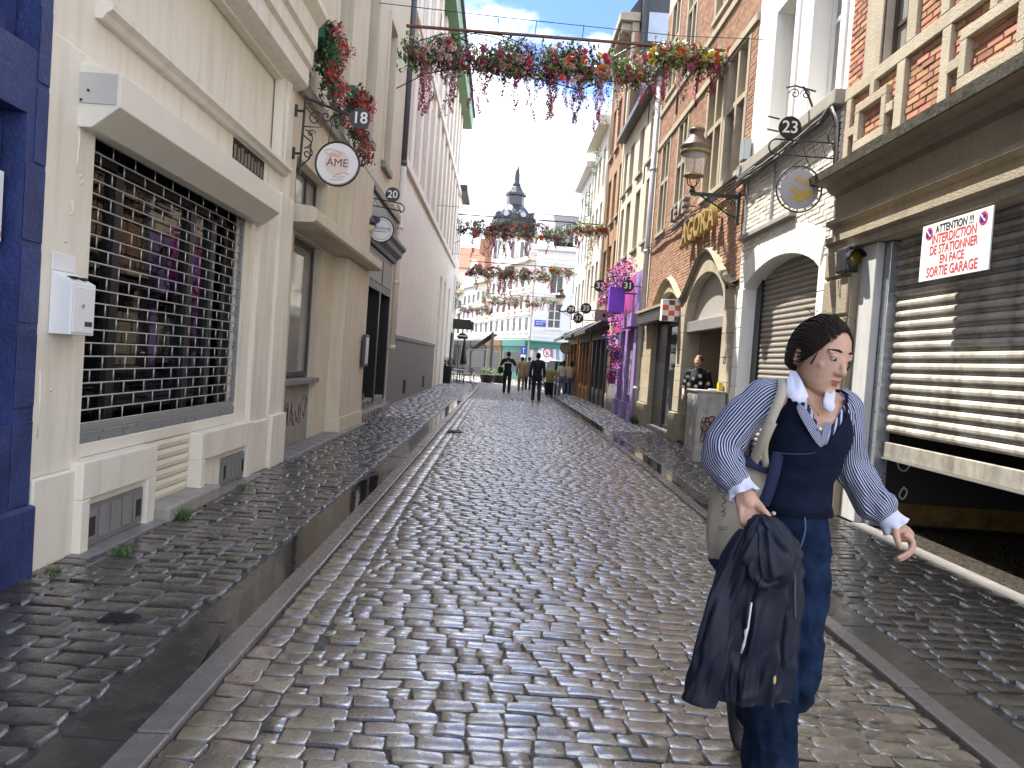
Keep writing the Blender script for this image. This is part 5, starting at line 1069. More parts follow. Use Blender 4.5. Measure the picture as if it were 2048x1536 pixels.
b = MB(); b.prism([(90.5, 12.2), (94.5, 15.2), (99.5, 12.2)], -8.2, -0.6, lambda p, tt: (tt, p[0], p[1])); b.build('roof', m_rooftile, t)
for x in (-3.5, -1.4): bxp('chimney', m_brickfar, t, (x, x+.9, 93.5, 94.3, 14, 16.3), bevel=0.03)
t = thing('side_street_house', 'plain cream house closing the view behind the terrace', 'building', (-12, 95, 0)); bxp('wall', m_cream, t, (-22, -8.2, 84, 100, 0, 10)); b = MB(); b.prism([(83.5, 10), (92, 13), (100, 10)], -22, -8.2, lambda p, tt: (tt, p[0], p[1])); b.build('roof', m_rooftile, t)
for i in range(6): bxp('window', m_glassdark, t, (-20+i*2, -19+i*2, 83.95, 83.99, 4, 6))
t = thing('background_house', 'plain grey house block behind the white corner building', 'building', (14, 75, 0)); bxp('wall', m_pinkwhite, t, (8.1, 24, 58, 75, 0, 10.5)); b = MB(); b.prism([(57.7, 10.5), (66, 13), (75, 10.5)], 8.1, 24, lambda p, tt: (tt, p[0], p[1])); b.build('roof', m_slate, t)
for i in range(5): bxp('window', m_glassdark, t, (9+i*2.4, 10.2+i*2.4, 57.95, 57.99, 4, 6))
# slanted awning and dark cafe pieces in the bend
def slab(name, m, parent, pts, th=0.04):
    n = len(pts); b = MB(); b.add([p for p in pts]+[(p[0], p[1], p[2]-th) for p in pts], [tuple(range(n)), tuple(range(2*n-1, n-1, -1))]+[(i, i+n, (i+1) % n+n, (i+1) % n) for i in range(n)]); return b.build(name, m, parent)
aw = thing('slanted_awning', 'steep dark grey slanted awning over the cafe in the bend', 'awning', (-1.3, 56, 2))
m_awd = mat('dark awning cloth', (0.09, 0.10, 0.12), 0.7, 0.15, 3, 0.05)
for i in range(5):
    f0, f1 = i/5, (i+.97)/5; A = Vector((-0.75, 58.0, 3.5)); B = Vector((-0.35, 62.0, 3.5)); Cc = Vector((-2.2, 62.0, 2.1)); D = Vector((-2.45, 58.0, 2.1))
    slab('awning_strip', m_awd, aw, [A.lerp(B, f0), A.lerp(B, f1), D.lerp(Cc, f1), D.lerp(Cc, f0)])
MB().tube([(-2.46, 57.9, 2.08), (-2.2, 62.05, 2.08)], .04, 6).build('front_bar', m_alu, aw); MB().tube([(-0.8, 58, 2.2), (-2.4, 58, 2.1)], .025, 5).build('arm', m_alu, aw); bxp('support', m_charcoal, aw, (-0.80, -0.62, 57.9, 62, 0, 3.55))
cn = thing('cafe_canopy', 'black flat canopy with flower pots jutting over the terrace', 'canopy', (-2.5, 46.5, 3.2)); slab('canopy', m_black, cn, [(-3.0, 45.0, 3.72), (-1.75, 45.0, 3.62), (-1.75, 47.0, 3.62), (-3.0, 47.0, 3.72)], 0.12); slab('valance', m_black, cn, [(-1.95, 45.0, 3.50), (-1.745, 45.0, 3.50), (-1.745, 47.0, 3.50), (-1.95, 47.0, 3.50)], 0.35); bxp('front_board', m_black, cn, (-3.0, -1.9, 44.96, 44.995, 3.12, 3.72))
# parasol folded, tables, chairs
pr_ = thing('closed_parasol', 'closed black parasol standing on the cafe terrace', 'parasol', (-2.3, 47, 0)); MB().lathe([(0.03, 0), (0.03, 2.75)], 8, (-2.3, 47, 0)).build('pole', m_iron, pr_); MB().lathe([(0.20, 1.0), (0.24, 1.1), (0.13, 2.2), (0.03, 2.8)], 10, (-2.3, 47, 0)).build('canopy', m_black, pr_, True)
for x_, lb in ((5.55, 'left'), (6.0, 'right')):
    pr_ = thing('closed_parasol', 'closed black parasol, the %s one of two before the teal cafe' % lb, 'parasol', (x_-.6, 56, 0)); MB().lathe([(0.03, 0), (0.03, 2.75)], 8, (x_-.6, 56, 0)).build('pole', m_iron, pr_); MB().lathe([(0.20, 0.9), (0.26, 1.0), (0.2, 2.2), (0.03, 2.5)], 10, (x_-.6, 56, 0)).build('canopy', m_black, pr_, True)
def table(x, y, lb):
    t = thing('cafe_table', lb, 'table', (x, y, 0), 'cafe tables on the terrace'); bxp('top', m_alu, t, (x-.34, x+.34, y-.34, y+.34, .72, .75), bevel=0.008); MB().tube([(x, y, .03), (x, y, .72)], .03, 8).build('column', m_iron, t); bxp('base', m_iron, t, (x-.22, x+.22, y-.03, y+.03, 0, .03), (x-.03, x+.03, y-.22, y-.031, 0, .03), (x-.03, x+.03, y+.031, y+.22, 0, .03))
def chair(x, y, rot, lb):
    t = thing('cafe_chair', lb, 'chair', (x, y, 0), 'cafe chairs on the terrace'); t.rotation_euler = (0, 0, rot)
    def P(b, nm): o = b.build(nm, m_iron); o.parent = t; o.location = (0, 0, 0); return o
    P(MB().box(-.2, .2, -.2, .2, .44, .47), 'seat')
    for sx in (-1, 1):
        for sy in (-1, 1): P(MB().tube([(sx*.18, sy*.18, .44), (sx*.21, sy*.22, 0)], .014, 5), 'leg')
        P(MB().tube([(sx*.18, .19, .46), (sx*.19, .26, .88)], .014, 5), 'back_post')
    for z in (.58, .68, .78): P(MB().box(-.18, .18, .215, .235, z, z+.05), 'back_slat')
table(-2.2, 42.2, 'square cafe table nearest the street on the terrace'); table(-2.45, 44.4, 'second cafe table behind the nearest one')
for x, y, r, lb in ((-2.75, 41.9, 1.3, 'black cafe chair against the wall at the near table'), (-1.75, 42.0, -1.4, 'black cafe chair on the street side of the near table'), (-2.2, 42.9, 0.0, 'black cafe chair behind the near table'), (-1.9, 44.6, -1.5, 'black cafe chair on the street side of the second table'), (-2.75, 43.2, 1.4, 'black cafe chair by the wall between the tables')): chair(x, y, r, lb)
def leafcluster(b, c, rad, n, size, rg, mi=0, squash=(1, 1, 1)):
    for _ in range(n):
        d = Vector((rg.gauss(0, 1), rg.gauss(0, 1), rg.gauss(0, 1))).normalized()*rad*(rg.random()**0.45); p = Vector(c)+Vector((d.x*squash[0], d.y*squash[1], d.z*squash[2]))
        u = Vector((rg.gauss(0, 1), rg.gauss(0, 1), rg.gauss(0, 1))).normalized(); w = u.orthogonal().normalized(); s = size*rg.uniform(.6, 1.3)
        b.add([p-u*s, p+w*s*.45+u*s*.1, p+u*s, p-w*s*.45+u*s*.1], [(0, 1, 2, 3)], mi)
m_leaf = mat('green leaf', (0.085, 0.16, 0.04), 0.5, 0.3, 8, 0.05, 30, rnd=0.35); m_leafdark = mat('dark leaf', (0.022, 0.06, 0.022), 0.5, 0.3, 8, 0.05, 30, rnd=0.35); m_leaflight = mat('light leaf', (0.17, 0.29, 0.05), 0.5, 0.2, 8, 0.05, 30, rnd=0.3); m_straw = mat('straw grass', (0.42, 0.34, 0.12), 0.7, 0.2, 8, 0.05, 30, rnd=0.25)
rg = random.Random(77)
def planter(x, y, lb, m_l, w=.45, hgt=.5, grass=False):
    t = thing('planter', lb, 'planter', (x, y, 0)); MB().lathe([(w*.42, 0), (w*.55, hgt), (w*.60, hgt), (w*.60, hgt+.04), (w*.5, hgt+.04)], 14, (x, y, 0)).build('pot', m_charcoal, t, True)
    b = MB()
    if grass:
        for _ in range(160):
            a = rg.uniform(0, 6.28); l = rg.uniform(.3, .6); ox, oy = rg.uniform(-.2, .2), rg.uniform(-.2, .2); lean = rg.uniform(.1, .5)
            p0 = Vector((x+ox, y+oy, hgt)); p1 = p0+Vector((math.cos(a)*lean*l, math.sin(a)*lean*l, l)); sd = Vector((-math.sin(a), math.cos(a), 0))*.012; b.add([p0-sd, p0+sd, p1+sd*1.6, p1-sd*1.6], [(0, 1, 2, 3)])
    else: leafcluster(b, (x, y, hgt+.25), .38, 260, .06, rg, squash=(1.1, 1.1, .8))
    b.build('foliage', m_l, t); return t
planter(2.42, 34.6, 'dark pot of straw coloured grasses beside the walking women', m_straw, .6, .55, True); planter(2.75, 36.2, 'second dark pot of dry grasses behind the first', m_straw, .5, .5, True); planter(4.0-.45, 37.8, 'dark pot of green shrubs at the right-hand house wall', m_leaf, .7, .55); planter(-0.75, 46.5, 'low dark planter of green shrubs before the slanted awning', m_leaf, .8, .45); planter(-0.05, 47.5, 'long low planter of leafy shrubs beside the cafe', m_leaf, .8, .45); planter(-2.8, 40.4, 'tall potted green shrub at the terrace wall', m_leafdark, .5, .9)
def bollard(x, y, lb):
    t = thing('bollard', lb, 'bollard', (x, y, 0), 'bollards along the right kerb'); MB().lathe([(.055, 0), (.055, .06), (.04, .10), (.04, .82), (.055, .86), (.055, .93), (.03, .96)], 12, (x, y, -0.04)).build('shaft', m_alu, t, True); MB().lathe([(.0415, .6), (.0415, .72)], 12, (x, y, -0.04)).build('band', m_white, t, True)
bollard(2.42, 30.6, 'slim grey bollard nearest along the right kerb'); bollard(2.44, 32.6, 'slim grey bollard second along the right kerb'); bollard(-1.35, 40.6, 'dark bollard at the end of the left pavement')
# traffic signs and nameplate
sg_ = thing('traffic_sign', 'round red ringed turn prohibition sign on a pole before the cafe', 'traffic sign', (3.4, 55, 0)); MB().tube([(3.4, 55, 0), (3.4, 55, 2.55)], .035, 8).build('pole', m_alu, sg_); MB().tube([(3.4, 54.96, 2.2), (3.4, 54.93, 2.2)], .33, 28).build('disc', m_red, sg_); MB().tube([(3.4, 54.929, 2.2), (3.4, 54.92, 2.2)], .25, 28).build('disc_face', m_white, sg_); MB().tube([(3.27, 54.915, 2.33), (3.53, 54.915, 2.07)], .028, 5).build('slash', m_red, sg_); bxp('arrow', m_blackprint, sg_, (3.36, 3.40, 54.912, 54.918, 2.03, 2.30), (3.40, 3.52, 54.912, 54.918, 2.26, 2.30)); bxp('plate', m_white, sg_, (3.15, 3.65, 54.93, 54.96, 1.55, 1.8))
sg_ = thing('direction_sign', 'blue rectangular sign with white arrow on the teal corner', 'traffic sign', (2.0, 56, 0)); MB().tube([(1.7, 56, 0), (1.7, 56, 2.7)], .03, 8).build('pole', m_alu, sg_); bxp('plate', m_bluep, sg_, (1.5, 1.9, 55.93, 55.96, 2.0, 2.6)); bxp('arrow', m_white, sg_, (1.68, 1.72, 55.92, 55.929, 2.1, 2.5), (1.60, 1.80, 55.92, 55.929, 2.40, 2.44)); bxp('subplate', m_white, sg_, (1.52, 1.88, 55.93, 55.96, 1.75, 1.97))
np_ = thing('street_nameplate', 'blue street name plate on the white corner wall', 'street sign', (3.0, yf-.05, 4.6)); bxp('plate', m_bluep, np_, (2.55, 3.45, yf-.06, yf-.035, 4.35, 4.85)); 
for z in (4.68, 4.5): bxp('lettering', m_white, np_, *[(2.65+i*.1, 2.72+i*.1, yf-.066, yf-.061, z, z+.07) for i in range(8 if z > 4.6 else 6)])
# flower bank on the purple shop
pf = thing('flower_cascade', 'mass of magenta and violet artificial flowers over the purple shop', 'flowers', (X-.3, 22, 1.5)); m_mag = mat('magenta petal', (0.36, 0.025, 0.19), 0.6, 0.2, 8, 0.05, 30, rnd=0.35); m_vio = mat('violet petal', (0.13, 0.025, 0.22), 0.6, 0.2, 8, 0.05, 30, rnd=0.35); m_rose = mat('pink petal', (0.50, 0.10, 0.24), 0.6, 0.2, 8, 0.05, 30, rnd=0.3)
bl_ = [MB() for _ in range(4)]
for i in range(46):
    s = rg.random(); c = (X-.35-rg.random()*.35, 20.6+s*3.6, 4.05+.35*math.sin(s*3.1)-.1+rg.uniform(-.25, .35)-s*.25)
    leafcluster(bl_[rg.choice((0, 0, 1, 1, 2, 3))], c, .24, 42, .045, rg)
for i in range(34):
    s = rg.random(); c = (X-.38-rg.random()*.2-.12*math.sin(s*6), 22.1+.35*math.sin(s*9)+rg.uniform(-.25, .25)+s*.4, 2.95-s*1.95)
    leafcluster(bl_[rg.choice((0, 1, 1, 2, 3))], c, .17, 40, .045, rg)
for b, mm, nm in zip(bl_, (m_mag, m_vio, m_rose, m_leafdark), ('magenta_blossoms', 'violet_blossoms', 'pink_blossoms', 'foliage')): b.build(nm, mm, pf)['kind'] = 'stuff'
# ivy trails on the pale houses
for (x, y, z, n, lb) in ((X-.2, 33.9, 6.0, 5, 'green trailing plant on the pale house wall, lower of three'), (X-.2, 35.6, 8.4, 5, 'green trailing plant higher on the white house wall'), (X-.4, 31.3, 9.5, 4, 'trailing plant high under the pale house cornice'), (-2.85, 45.3, 4.4, 6, 'green creeper on the narrow house above the canopy')):
    iv = thing('trailing_plant', lb, 'plant', (x, y, z)); b = MB()
    for i in range(n): leafcluster(b, (x+rg.uniform(-.08, .08), y+rg.uniform(-.3, .3), z+i*.28), .22, 60, .05, rg)
    b.build('foliage', m_leaf, iv)
# weeds at wall feet
def weed(x, y, z, lb, n=26, h=.07):
    b = MB()
    for _ in range(n):
        a = rg.uniform(0, 6.28); l = h*rg.uniform(.5, 1.3); p0 = Vector((x+rg.uniform(-.05, .05), y+rg.uniform(-.07, .07), z)); p1 = p0+Vector((math.cos(a)*l*.7, math.sin(a)*l*.7, l)); sd = Vector((-math.sin(a), math.cos(a), 0))*.006; b.add([p0-sd, p0+sd, p1+sd*.3, p1-sd*.3], [(0, 1, 2, 3)])
    tag(b.build('weed_tuft', m_leaf), lb, 'weed', 'weeds growing at the wall foot')
weed(-2.455, 6.05, .0, 'weed tuft growing at the foot of the stone step', 60, .08); weed(-2.40, 4.95, .002, 'flat weed tuft near the first vent of the cream shop', 44, .045); weed(-2.47, 7.45, .0, 'small weed by the second vent of the cream shop', 20, .05); weed(-2.56, 4.45, .005, 'low weed at the corner of the blue wall', 20, .04)
for i in range(6): pass
weed(3.74, 19.7, 0, 'large grass tuft by the sandstone pier', 170, .22); weed(3.70, 20.1, 0, 'grass tuft beside the purple shop pillar', 120, .2)
# electrical cabinet
cb_ = thing('electrical_cabinet', 'pale street cabinet covered in peeling posters and red graffiti', 'utility cabinet', (3.56, 12.75, 0))
m_cab = mat('weathered cabinet', (0.42, 0.40, 0.36), 0.7, 0.35, 5, 0.2, 40, streak=0.5, tint=(0.2, 0.22, 0.22))
bxp('case', m_cab, cb_, (3.33, 3.80, 12.42, 13.1, 0.18, 1.15), bevel=0.01); bxp('base', m_dirtstone, cb_, (3.32, 3.81, 12.41, 13.11, -0.03, 0.178), bevel=0.01); bxp('lid', m_cab, cb_, (3.31, 3.82, 12.40, 13.12, 1.152, 1.185), bevel=0.008)
for i in range(7): bxp('louvre', m_cab, cb_, (3.42, 3.72, 12.412, 12.419, 0.86+i*.036, 0.88+i*.036))
m_redg = mat('brown red spray', (0.16, 0.045, 0.03), 0.6, 0.2, 10, 0); rg2 = random.Random(5)
scribble(cb_, 'graffiti_stroke', m_redg, lambda p: (3.42+p[0], 12.417, 0.28+p[1]), [[(rg2.uniform(.0, .34), rg2.uniform(0, .48)) for _ in range(6)] for _ in range(10)], 0.006)
for i in range(12): y_, z_ = 12.5+rg2.random()*.5, .3+rg2.random()*.75; bxp('paper_scrap', (m_cosm, mat('bluish paper', (.3, .36, .42), .7, .2, 9, 0), mat('tan paper', (.42, .34, .22), .7, .2, 9, 0))[i % 3], cb_, (3.326, 3.3295, y_, y_+.05+.06*rg2.random(), z_, z_+.04+.08*rg2.random()))
tag(bxp('yellow_carton', mat('yellow card', (.62, .42, .02), .5, .1, 8, 0), None, (3.72, 3.79, 12.62, 12.72, 1.186, 1.33)), 'small yellow carton standing on the street cabinet', 'carton')
tag(bxp('paper_wad', m_cosm, None, (3.55, 3.68, 12.55, 12.66, 1.186, 1.215), bevel=0.012), 'crumpled white paper lying on the street cabinet', 'paper')
# ---------------------------------------------------------------- hanging shop signs
def disc(parent, name, c, r, th, m, ry=1.0, n=36):
    return MB().tube([(c[0], c[1]-th/2, c[2]), (c[0], c[1]+th/2, c[2])], r, n).build(name, m, parent)
def ringp(parent, name, c, r, tr, m, n=40): return MB().tube([(c[0]+r*math.cos(2*math.pi*i/n), c[1], c[2]+r*math.sin(2*math.pi*i/n)) for i in range(n)], tr, 6, closed=True).build(name, m, parent, True)
def arc(cx, cz, r, a0, a1, n=14): return [(cx+r*math.cos(a0+(a1-a0)*i/(n-1)), cz+r*math.sin(a0+(a1-a0)*i/(n-1))) for i in range(n)]
# 18 / AME
y = 9.2
s = thing('hanging_sign_eighteen', 'round white AME sign and black 18 disc on a scrolled iron bracket', 'shop sign', (-2.6, y, 3.5))
for z in (4.28, 3.77):
    MB().tube([(-2.66, y, z), (-2.57, y-.0, z)], .016, 6).build('wall_arm', m_iron, s); MB().tube([(-2.665, y, z-.07), (-2.665, y, z+.07)], .02, 6).build('wall_plate', m_iron, s)
MB().tube([(-2.56, y, 4.46), (-2.585, y, 3.50)], .016, 6).build('post', m_iron, s); MB().tube([(-2.56, y, 4.44), (-2.02, y, 4.27)], .016, 6).build('top_arm', m_iron, s); MB().tube([(-2.56, y, 4.34), (-2.34, y, 4.10), (-2.56, y, 4.10)], .009, 6).build('stay', m_iron, s)
for p in (spiral(-2.43, 4.20, .10, 1.3), spiral(-2.30, 4.24, .07, 1.2, dirn=-1), spiral(-2.50, 3.78, .07, 1.2, dirn=-1, a0=1.5), arc(-2.56, 3.95, .11, -1.4, 1.4), spiral(-2.47, 4.02, .05, 1.1)): MB().tube([(a, y, c) for a, c in p], .008, 5).build('scroll', m_iron, s)
MB().tube([(a, y, c) for a, c in ((-2.57, 4.0), (-2.46, 3.92), (-2.47, 3.72), (-2.57, 3.62))], .010, 5).build('scroll', m_iron, s)
disc(s, 'number_disc', (-1.89, y-.01, 4.24), .125, .02, m_charcoal); text('numeral', '18', .19, (-1.89, y-.022, 4.24), ROT_FRONT, m_white, s, .002, bold=.003)
m_signw = mat('sign face', (.74, .73, .71), .4, .04, 6, 0)
c = (-2.13, y, 3.68); disc(s, 'sign_board', c, .245, .03, m_signw); ringp(s, 'sign_ring', c, .265, .012, m_iron)
disc(s, 'sun_print', (c[0], y-.017, c[2]+.01), .15, .002, mat('blush print', (.74, .58, .50), .5, .1, 8, 0)); text('lettering', 'ÁME', .135, (c[0], y-.0195, c[2]+.005), ROT_FRONT, m_graff, s, .001)
m_rust = mat('rust line print', (.55, .26, .17), .5, .05, 8, 0)
for pts in ([(-.17, .14), (-.10, .17), (-.02, .155), (.05, .12), (.0, .10), (-.08, .12)], [(-.16, .12), (-.05, .09), (.02, .085)], [(.15, -.12), (.08, -.10), (.0, -.13), (-.05, -.16), (.03, -.165), (.1, -.15)], [(-.08, -.19), (.0, -.2), (.08, -.185)]): MB().tube([(c[0]+a, y-.018, c[2]+b_) for a, b_ in pts], .0035, 4).build('hand_line', m_rust, s)
for dx in (-.13, .13): MB().tube([(c[0]+dx, y, c[2]+.23), (c[0]+dx*.8, y, c[2]+.40), (c[0]+dx*.7, y, 4.33-(c[0]+dx+2.56)*.31)], .006, 5).build('chain', m_iron, s)
ringp(s, 'hoop', (-2.18, y, 4.20), .07, .007, m_iron, 20)
# 20 / Washing
y = 14.7
s = thing('hanging_sign_twenty', 'round Washing sign below a black 20 disc on twisted iron bracket', 'shop sign', (-2.8, y, 3.6))
bxp('wall_plate', m_iron, s, (-2.92+.07, -2.79, y-.02, y+.02, 4.15, 4.72))
for z0, z1 in ((4.42, 4.28), (4.28, 4.14)): MB().tube([(-2.8, y, z0), (-2.12, y, z1+.06)], .012, 6).build('bar', m_iron, s)
MB().tube([(-2.8+.68*i/12, y, 4.36-.12*i/12+(.05 if i % 2 else -.06)) for i in range(13)], .009, 5).build('twist', m_iron, s); MB().tube([(a, y, b_) for a, b_ in arc(-2.14, 4.25, .08, -1.57, 1.57)], .012, 6).build('bar_end', m_iron, s); MB().tube([(a, y, b_) for a, b_ in spiral(-2.72, 4.60, .08, 1.3)], .009, 5).build('scroll', m_iron, s)
disc(s, 'number_disc', (-2.3, y-.01, 4.5), .14, .02, m_charcoal); text('numeral', '20', .20, (-2.3, y-.022, 4.5), ROT_FRONT, m_white, s, .002, bold=.003)
c = (-2.48, y, 3.81); disc(s, 'sign_board', c, .23, .04, m_signw); ringp(s, 'sign_ring', c, .238, .02, m_iron); ringp(s, 'ring_print', (c[0], y-.021, c[2]), .195, .006, m_zinc)
text('lettering', 'Washing', .10, (c[0], y-.0225, c[2]+.03), ROT_FRONT, m_bluep, s, .001); bxp('underline', m_greyframe, s, (c[0]-.12, c[0]+.12, y-.0225, y-.021, c[2]-.045, c[2]-.033))
lm = thing('wall_lamp', 'small dark wall lamp with tan shade by the dark shopfront', 'lamp', (-2.75, 14.4, 3.8)); MB().lathe([(.03, .15), (.10, .05), (.12, 0)], 12, (-2.66, 14.45, 3.85)).build('cap', m_black, lm, True); MB().lathe([(.09, .0), (.10, -.06), (.05, -.13)], 12, (-2.66, 14.45, 3.84)).build('shade', m_creamy, lm, True); MB().tube([(-2.66, 14.45, 4.0), (-2.83, 14.45, 4.0)], .012, 6).build('arm', m_iron, lm)
# 23 / JDID
y = 8.95
s = thing('hanging_sign_twenty_three', 'round grey JDID sign with gold bird below a black 23 disc', 'shop sign', (3.8, y, 3.5))
bxp('wall_plate', m_iron, s, (3.81, 3.85, y-.03, y+.03, 4.05, 4.55))
for z in (4.30, 4.12): MB().tube([(3.82, y, z), (3.08, y, z)], .010, 6).build('bar', m_iron, s)
MB().tube([(3.82-.72*i/12, y, 4.21+(.09 if i % 2 else -.09)) for i in range(13)], .007, 5).build('lattice', m_iron, s); MB().tube([(a, y, b_) for a, b_ in arc(3.10, 4.21, .09, 1.57, 4.71)], .010, 6).build('bar_end', m_iron, s); MB().tube([(3.82, y, 4.5), (3.74, y, 4.5), (3.70, y, 4.40), (3.72, y, 4.3)], .010, 5).build('stay', m_iron, s)
for z in (4.55, 4.40): MB().tube([(3.12, y+.03, z), (2.98, y+.03, z+.02)], .010, 5).build('spike', m_iron, s)
disc(s, 'number_disc', (3.24, y-.01, 4.44), .135, .02, m_black); text('numeral', '23', .20, (3.24, y-.022, 4.44), ROT_FRONT, m_white, s, .002, bold=.002)
m_jd = mat('grey sign face', (.40, .40, .41), .4, .04, 6, 0); c = (3.41, y, 3.73); disc(s, 'sign_board', c, .232, .03, m_jd); ringp(s, 'sign_ring', c, .272, .010, m_iron)
for i in range(16): a = 2*math.pi*i/16; MB().tube([(c[0]+.232*math.cos(a), y, c[2]+.232*math.sin(a)), (c[0]+.268*math.cos(a), y, c[2]+.268*math.sin(a))], .012, 4).build('spacer', m_steel, s)
for dx in (-.10, .12): MB().tube([(c[0]+dx, y, c[2]+.26), (c[0]+dx*.4, y, 4.12)], .006, 5).build('chain', m_iron, s)
def flat(parent, name, pts, c, y, m, th=.003): b = MB(); b.prism(pts, y, y-th, lambda p, tt: (c[0]+p[0], tt, c[2]+p[1])); return b.build(name, m, parent)
outer = [(.06+.17*math.cos(a)-.06, .17*math.sin(a)-.03) for a in [1.95-2.35*i/12 for i in range(13)]]; inner = [(.06+.10*math.cos(a)-.06, .10*math.sin(a)-.03) for a in [1.95-2.35*i/12 for i in range(13)]]
band = outer+inner[::-1]
flat(s, 'banner_print', band, c, y-.016, m_goldprint)
for i, ch in enumerate('JDID'):
    a = 1.72-i*.50; text('lettering', ch, .075, (c[0]+.135*math.cos(a), y-.0205, c[2]-.03+.135*math.sin(a)), (HP, -(a-HP), 0), m_jd, s, .0008, bold=.002)
flat(s, 'bird_print', [(-.10, .06), (-.06, .02), (-.02, -.01), (.03, -.02), (.06, .01), (.08, -.02), (.10, -.07), (.12, -.11), (.08, -.12), (.05, -.15), (.0, -.16), (-.05, -.13), (-.14, -.12), (-.07, -.09), (-.02, -.07), (-.08, -.05), (-.05, -.02)], c, y-.016, m_goldprint)
flat(s, 'bird_wing', [(-.12, .02), (-.06, -.02), (0, -.045), (.04, -.06), (.01, -.075), (-.04, -.06), (-.09, -.04)], c, y-.0195, m_goldprint, .002); flat(s, 'bird_eye', [(.03+.022*math.cos(a), -.125+.012*math.sin(a)) for a in [i*.628 for i in range(10)]], c, y-.0195, m_jd, .002)
# smaller bracket signs farther along
def smallsign(num, x, y, z, lb, side=1, sub=None):
    s = thing('hanging_number_sign', lb, 'shop sign', (x, y, z)); disc(s, 'number_disc', (x, y, z), .20, .03, m_black, n=24); text('numeral', num, .27, (x, y-.018, z), ROT_FRONT, m_white, s, .002, bold=.004)
    MB().tube([(x-.3, y+.03, z-.05), (3.83, y+.03, z-.05)], .02, 5).build('bar', m_iron, s); MB().tube([(a, y+.03, b_) for a, b_ in spiral(x+.35, z-.25, .14, 1.3)], .012, 5).build('scroll', m_iron, s)
    if sub: disc(s, 'sign_board', (x, y, z-.62), .28, .04, sub, n=28); ringp(s, 'sign_ring', (x, y-.0, z-.62), .29, .02, m_iron, 24)
smallsign('33', 3.10, 24.6, 4.10, 'black number 33 disc on an iron bracket past the purple shop'); smallsign('35', 3.0, 27.4, 3.55, 'black number 35 disc on a bracket over the dark canopy')
smallsign('37', 2.95, 29.5, 3.3, 'black number 37 disc over the black canopy'); smallsign('39', 3.05, 34.0, 3.95, 'black number 39 disc on the pale house'); smallsign('41', 3.45, 40.0, 2.95, 'black number 41 disc with a tan round sign below', sub=m_creamy)
s31 = thing('hanging_number_sign', 'number 31 plate buried in the purple flowers', 'shop sign', (3.1, 21.0, 3.7)); disc(s31, 'number_disc', (3.35, 20.55, 3.72), .17, .03, m_black, n=24); text('numeral', '31', .24, (3.35, 20.53, 3.72), ROT_FRONT, m_white, s31, .002, bold=.004); MB().tube([(3.35, 20.58, 3.72), (3.84, 20.58, 3.72)], .015, 5).build('bar', m_iron, s31)
bs = thing('box_sign', 'small grey projecting sign box past the purple shop', 'sign', (3.3, 24.2, 3.2)); bxp('box', m_slatgrey, bs, (2.95, 3.55, 24.2, 24.3, 2.95, 3.3), bevel=0.01); bxp('arm', m_iron, bs, (3.55, 3.85, 24.23, 24.27, 3.2, 3.24)); MB().tube([(3.25, 24.199, 3.12), (3.25, 24.19, 3.12)], .06, 12).build('emblem', m_black, bs)
bs = thing('box_sign', 'dark hanging lantern-like sign on the left by the terrace canopy', 'sign', (-2.2, 44.6, 2.8)); MB().lathe([(.28, 0), (.34, .1), (.2, .3), (.05, .36)], 14, (-2.3, 44.5, 2.55)).build('box', m_black, bs, True); bxp('band', m_white, bs, (-2.55, -2.05, 44.15, 44.17, 2.68, 2.73)); MB().tube([(-2.3, 44.5, 2.9), (-2.3, 44.5, 3.13)], .02, 5).build('arm', m_iron, bs)
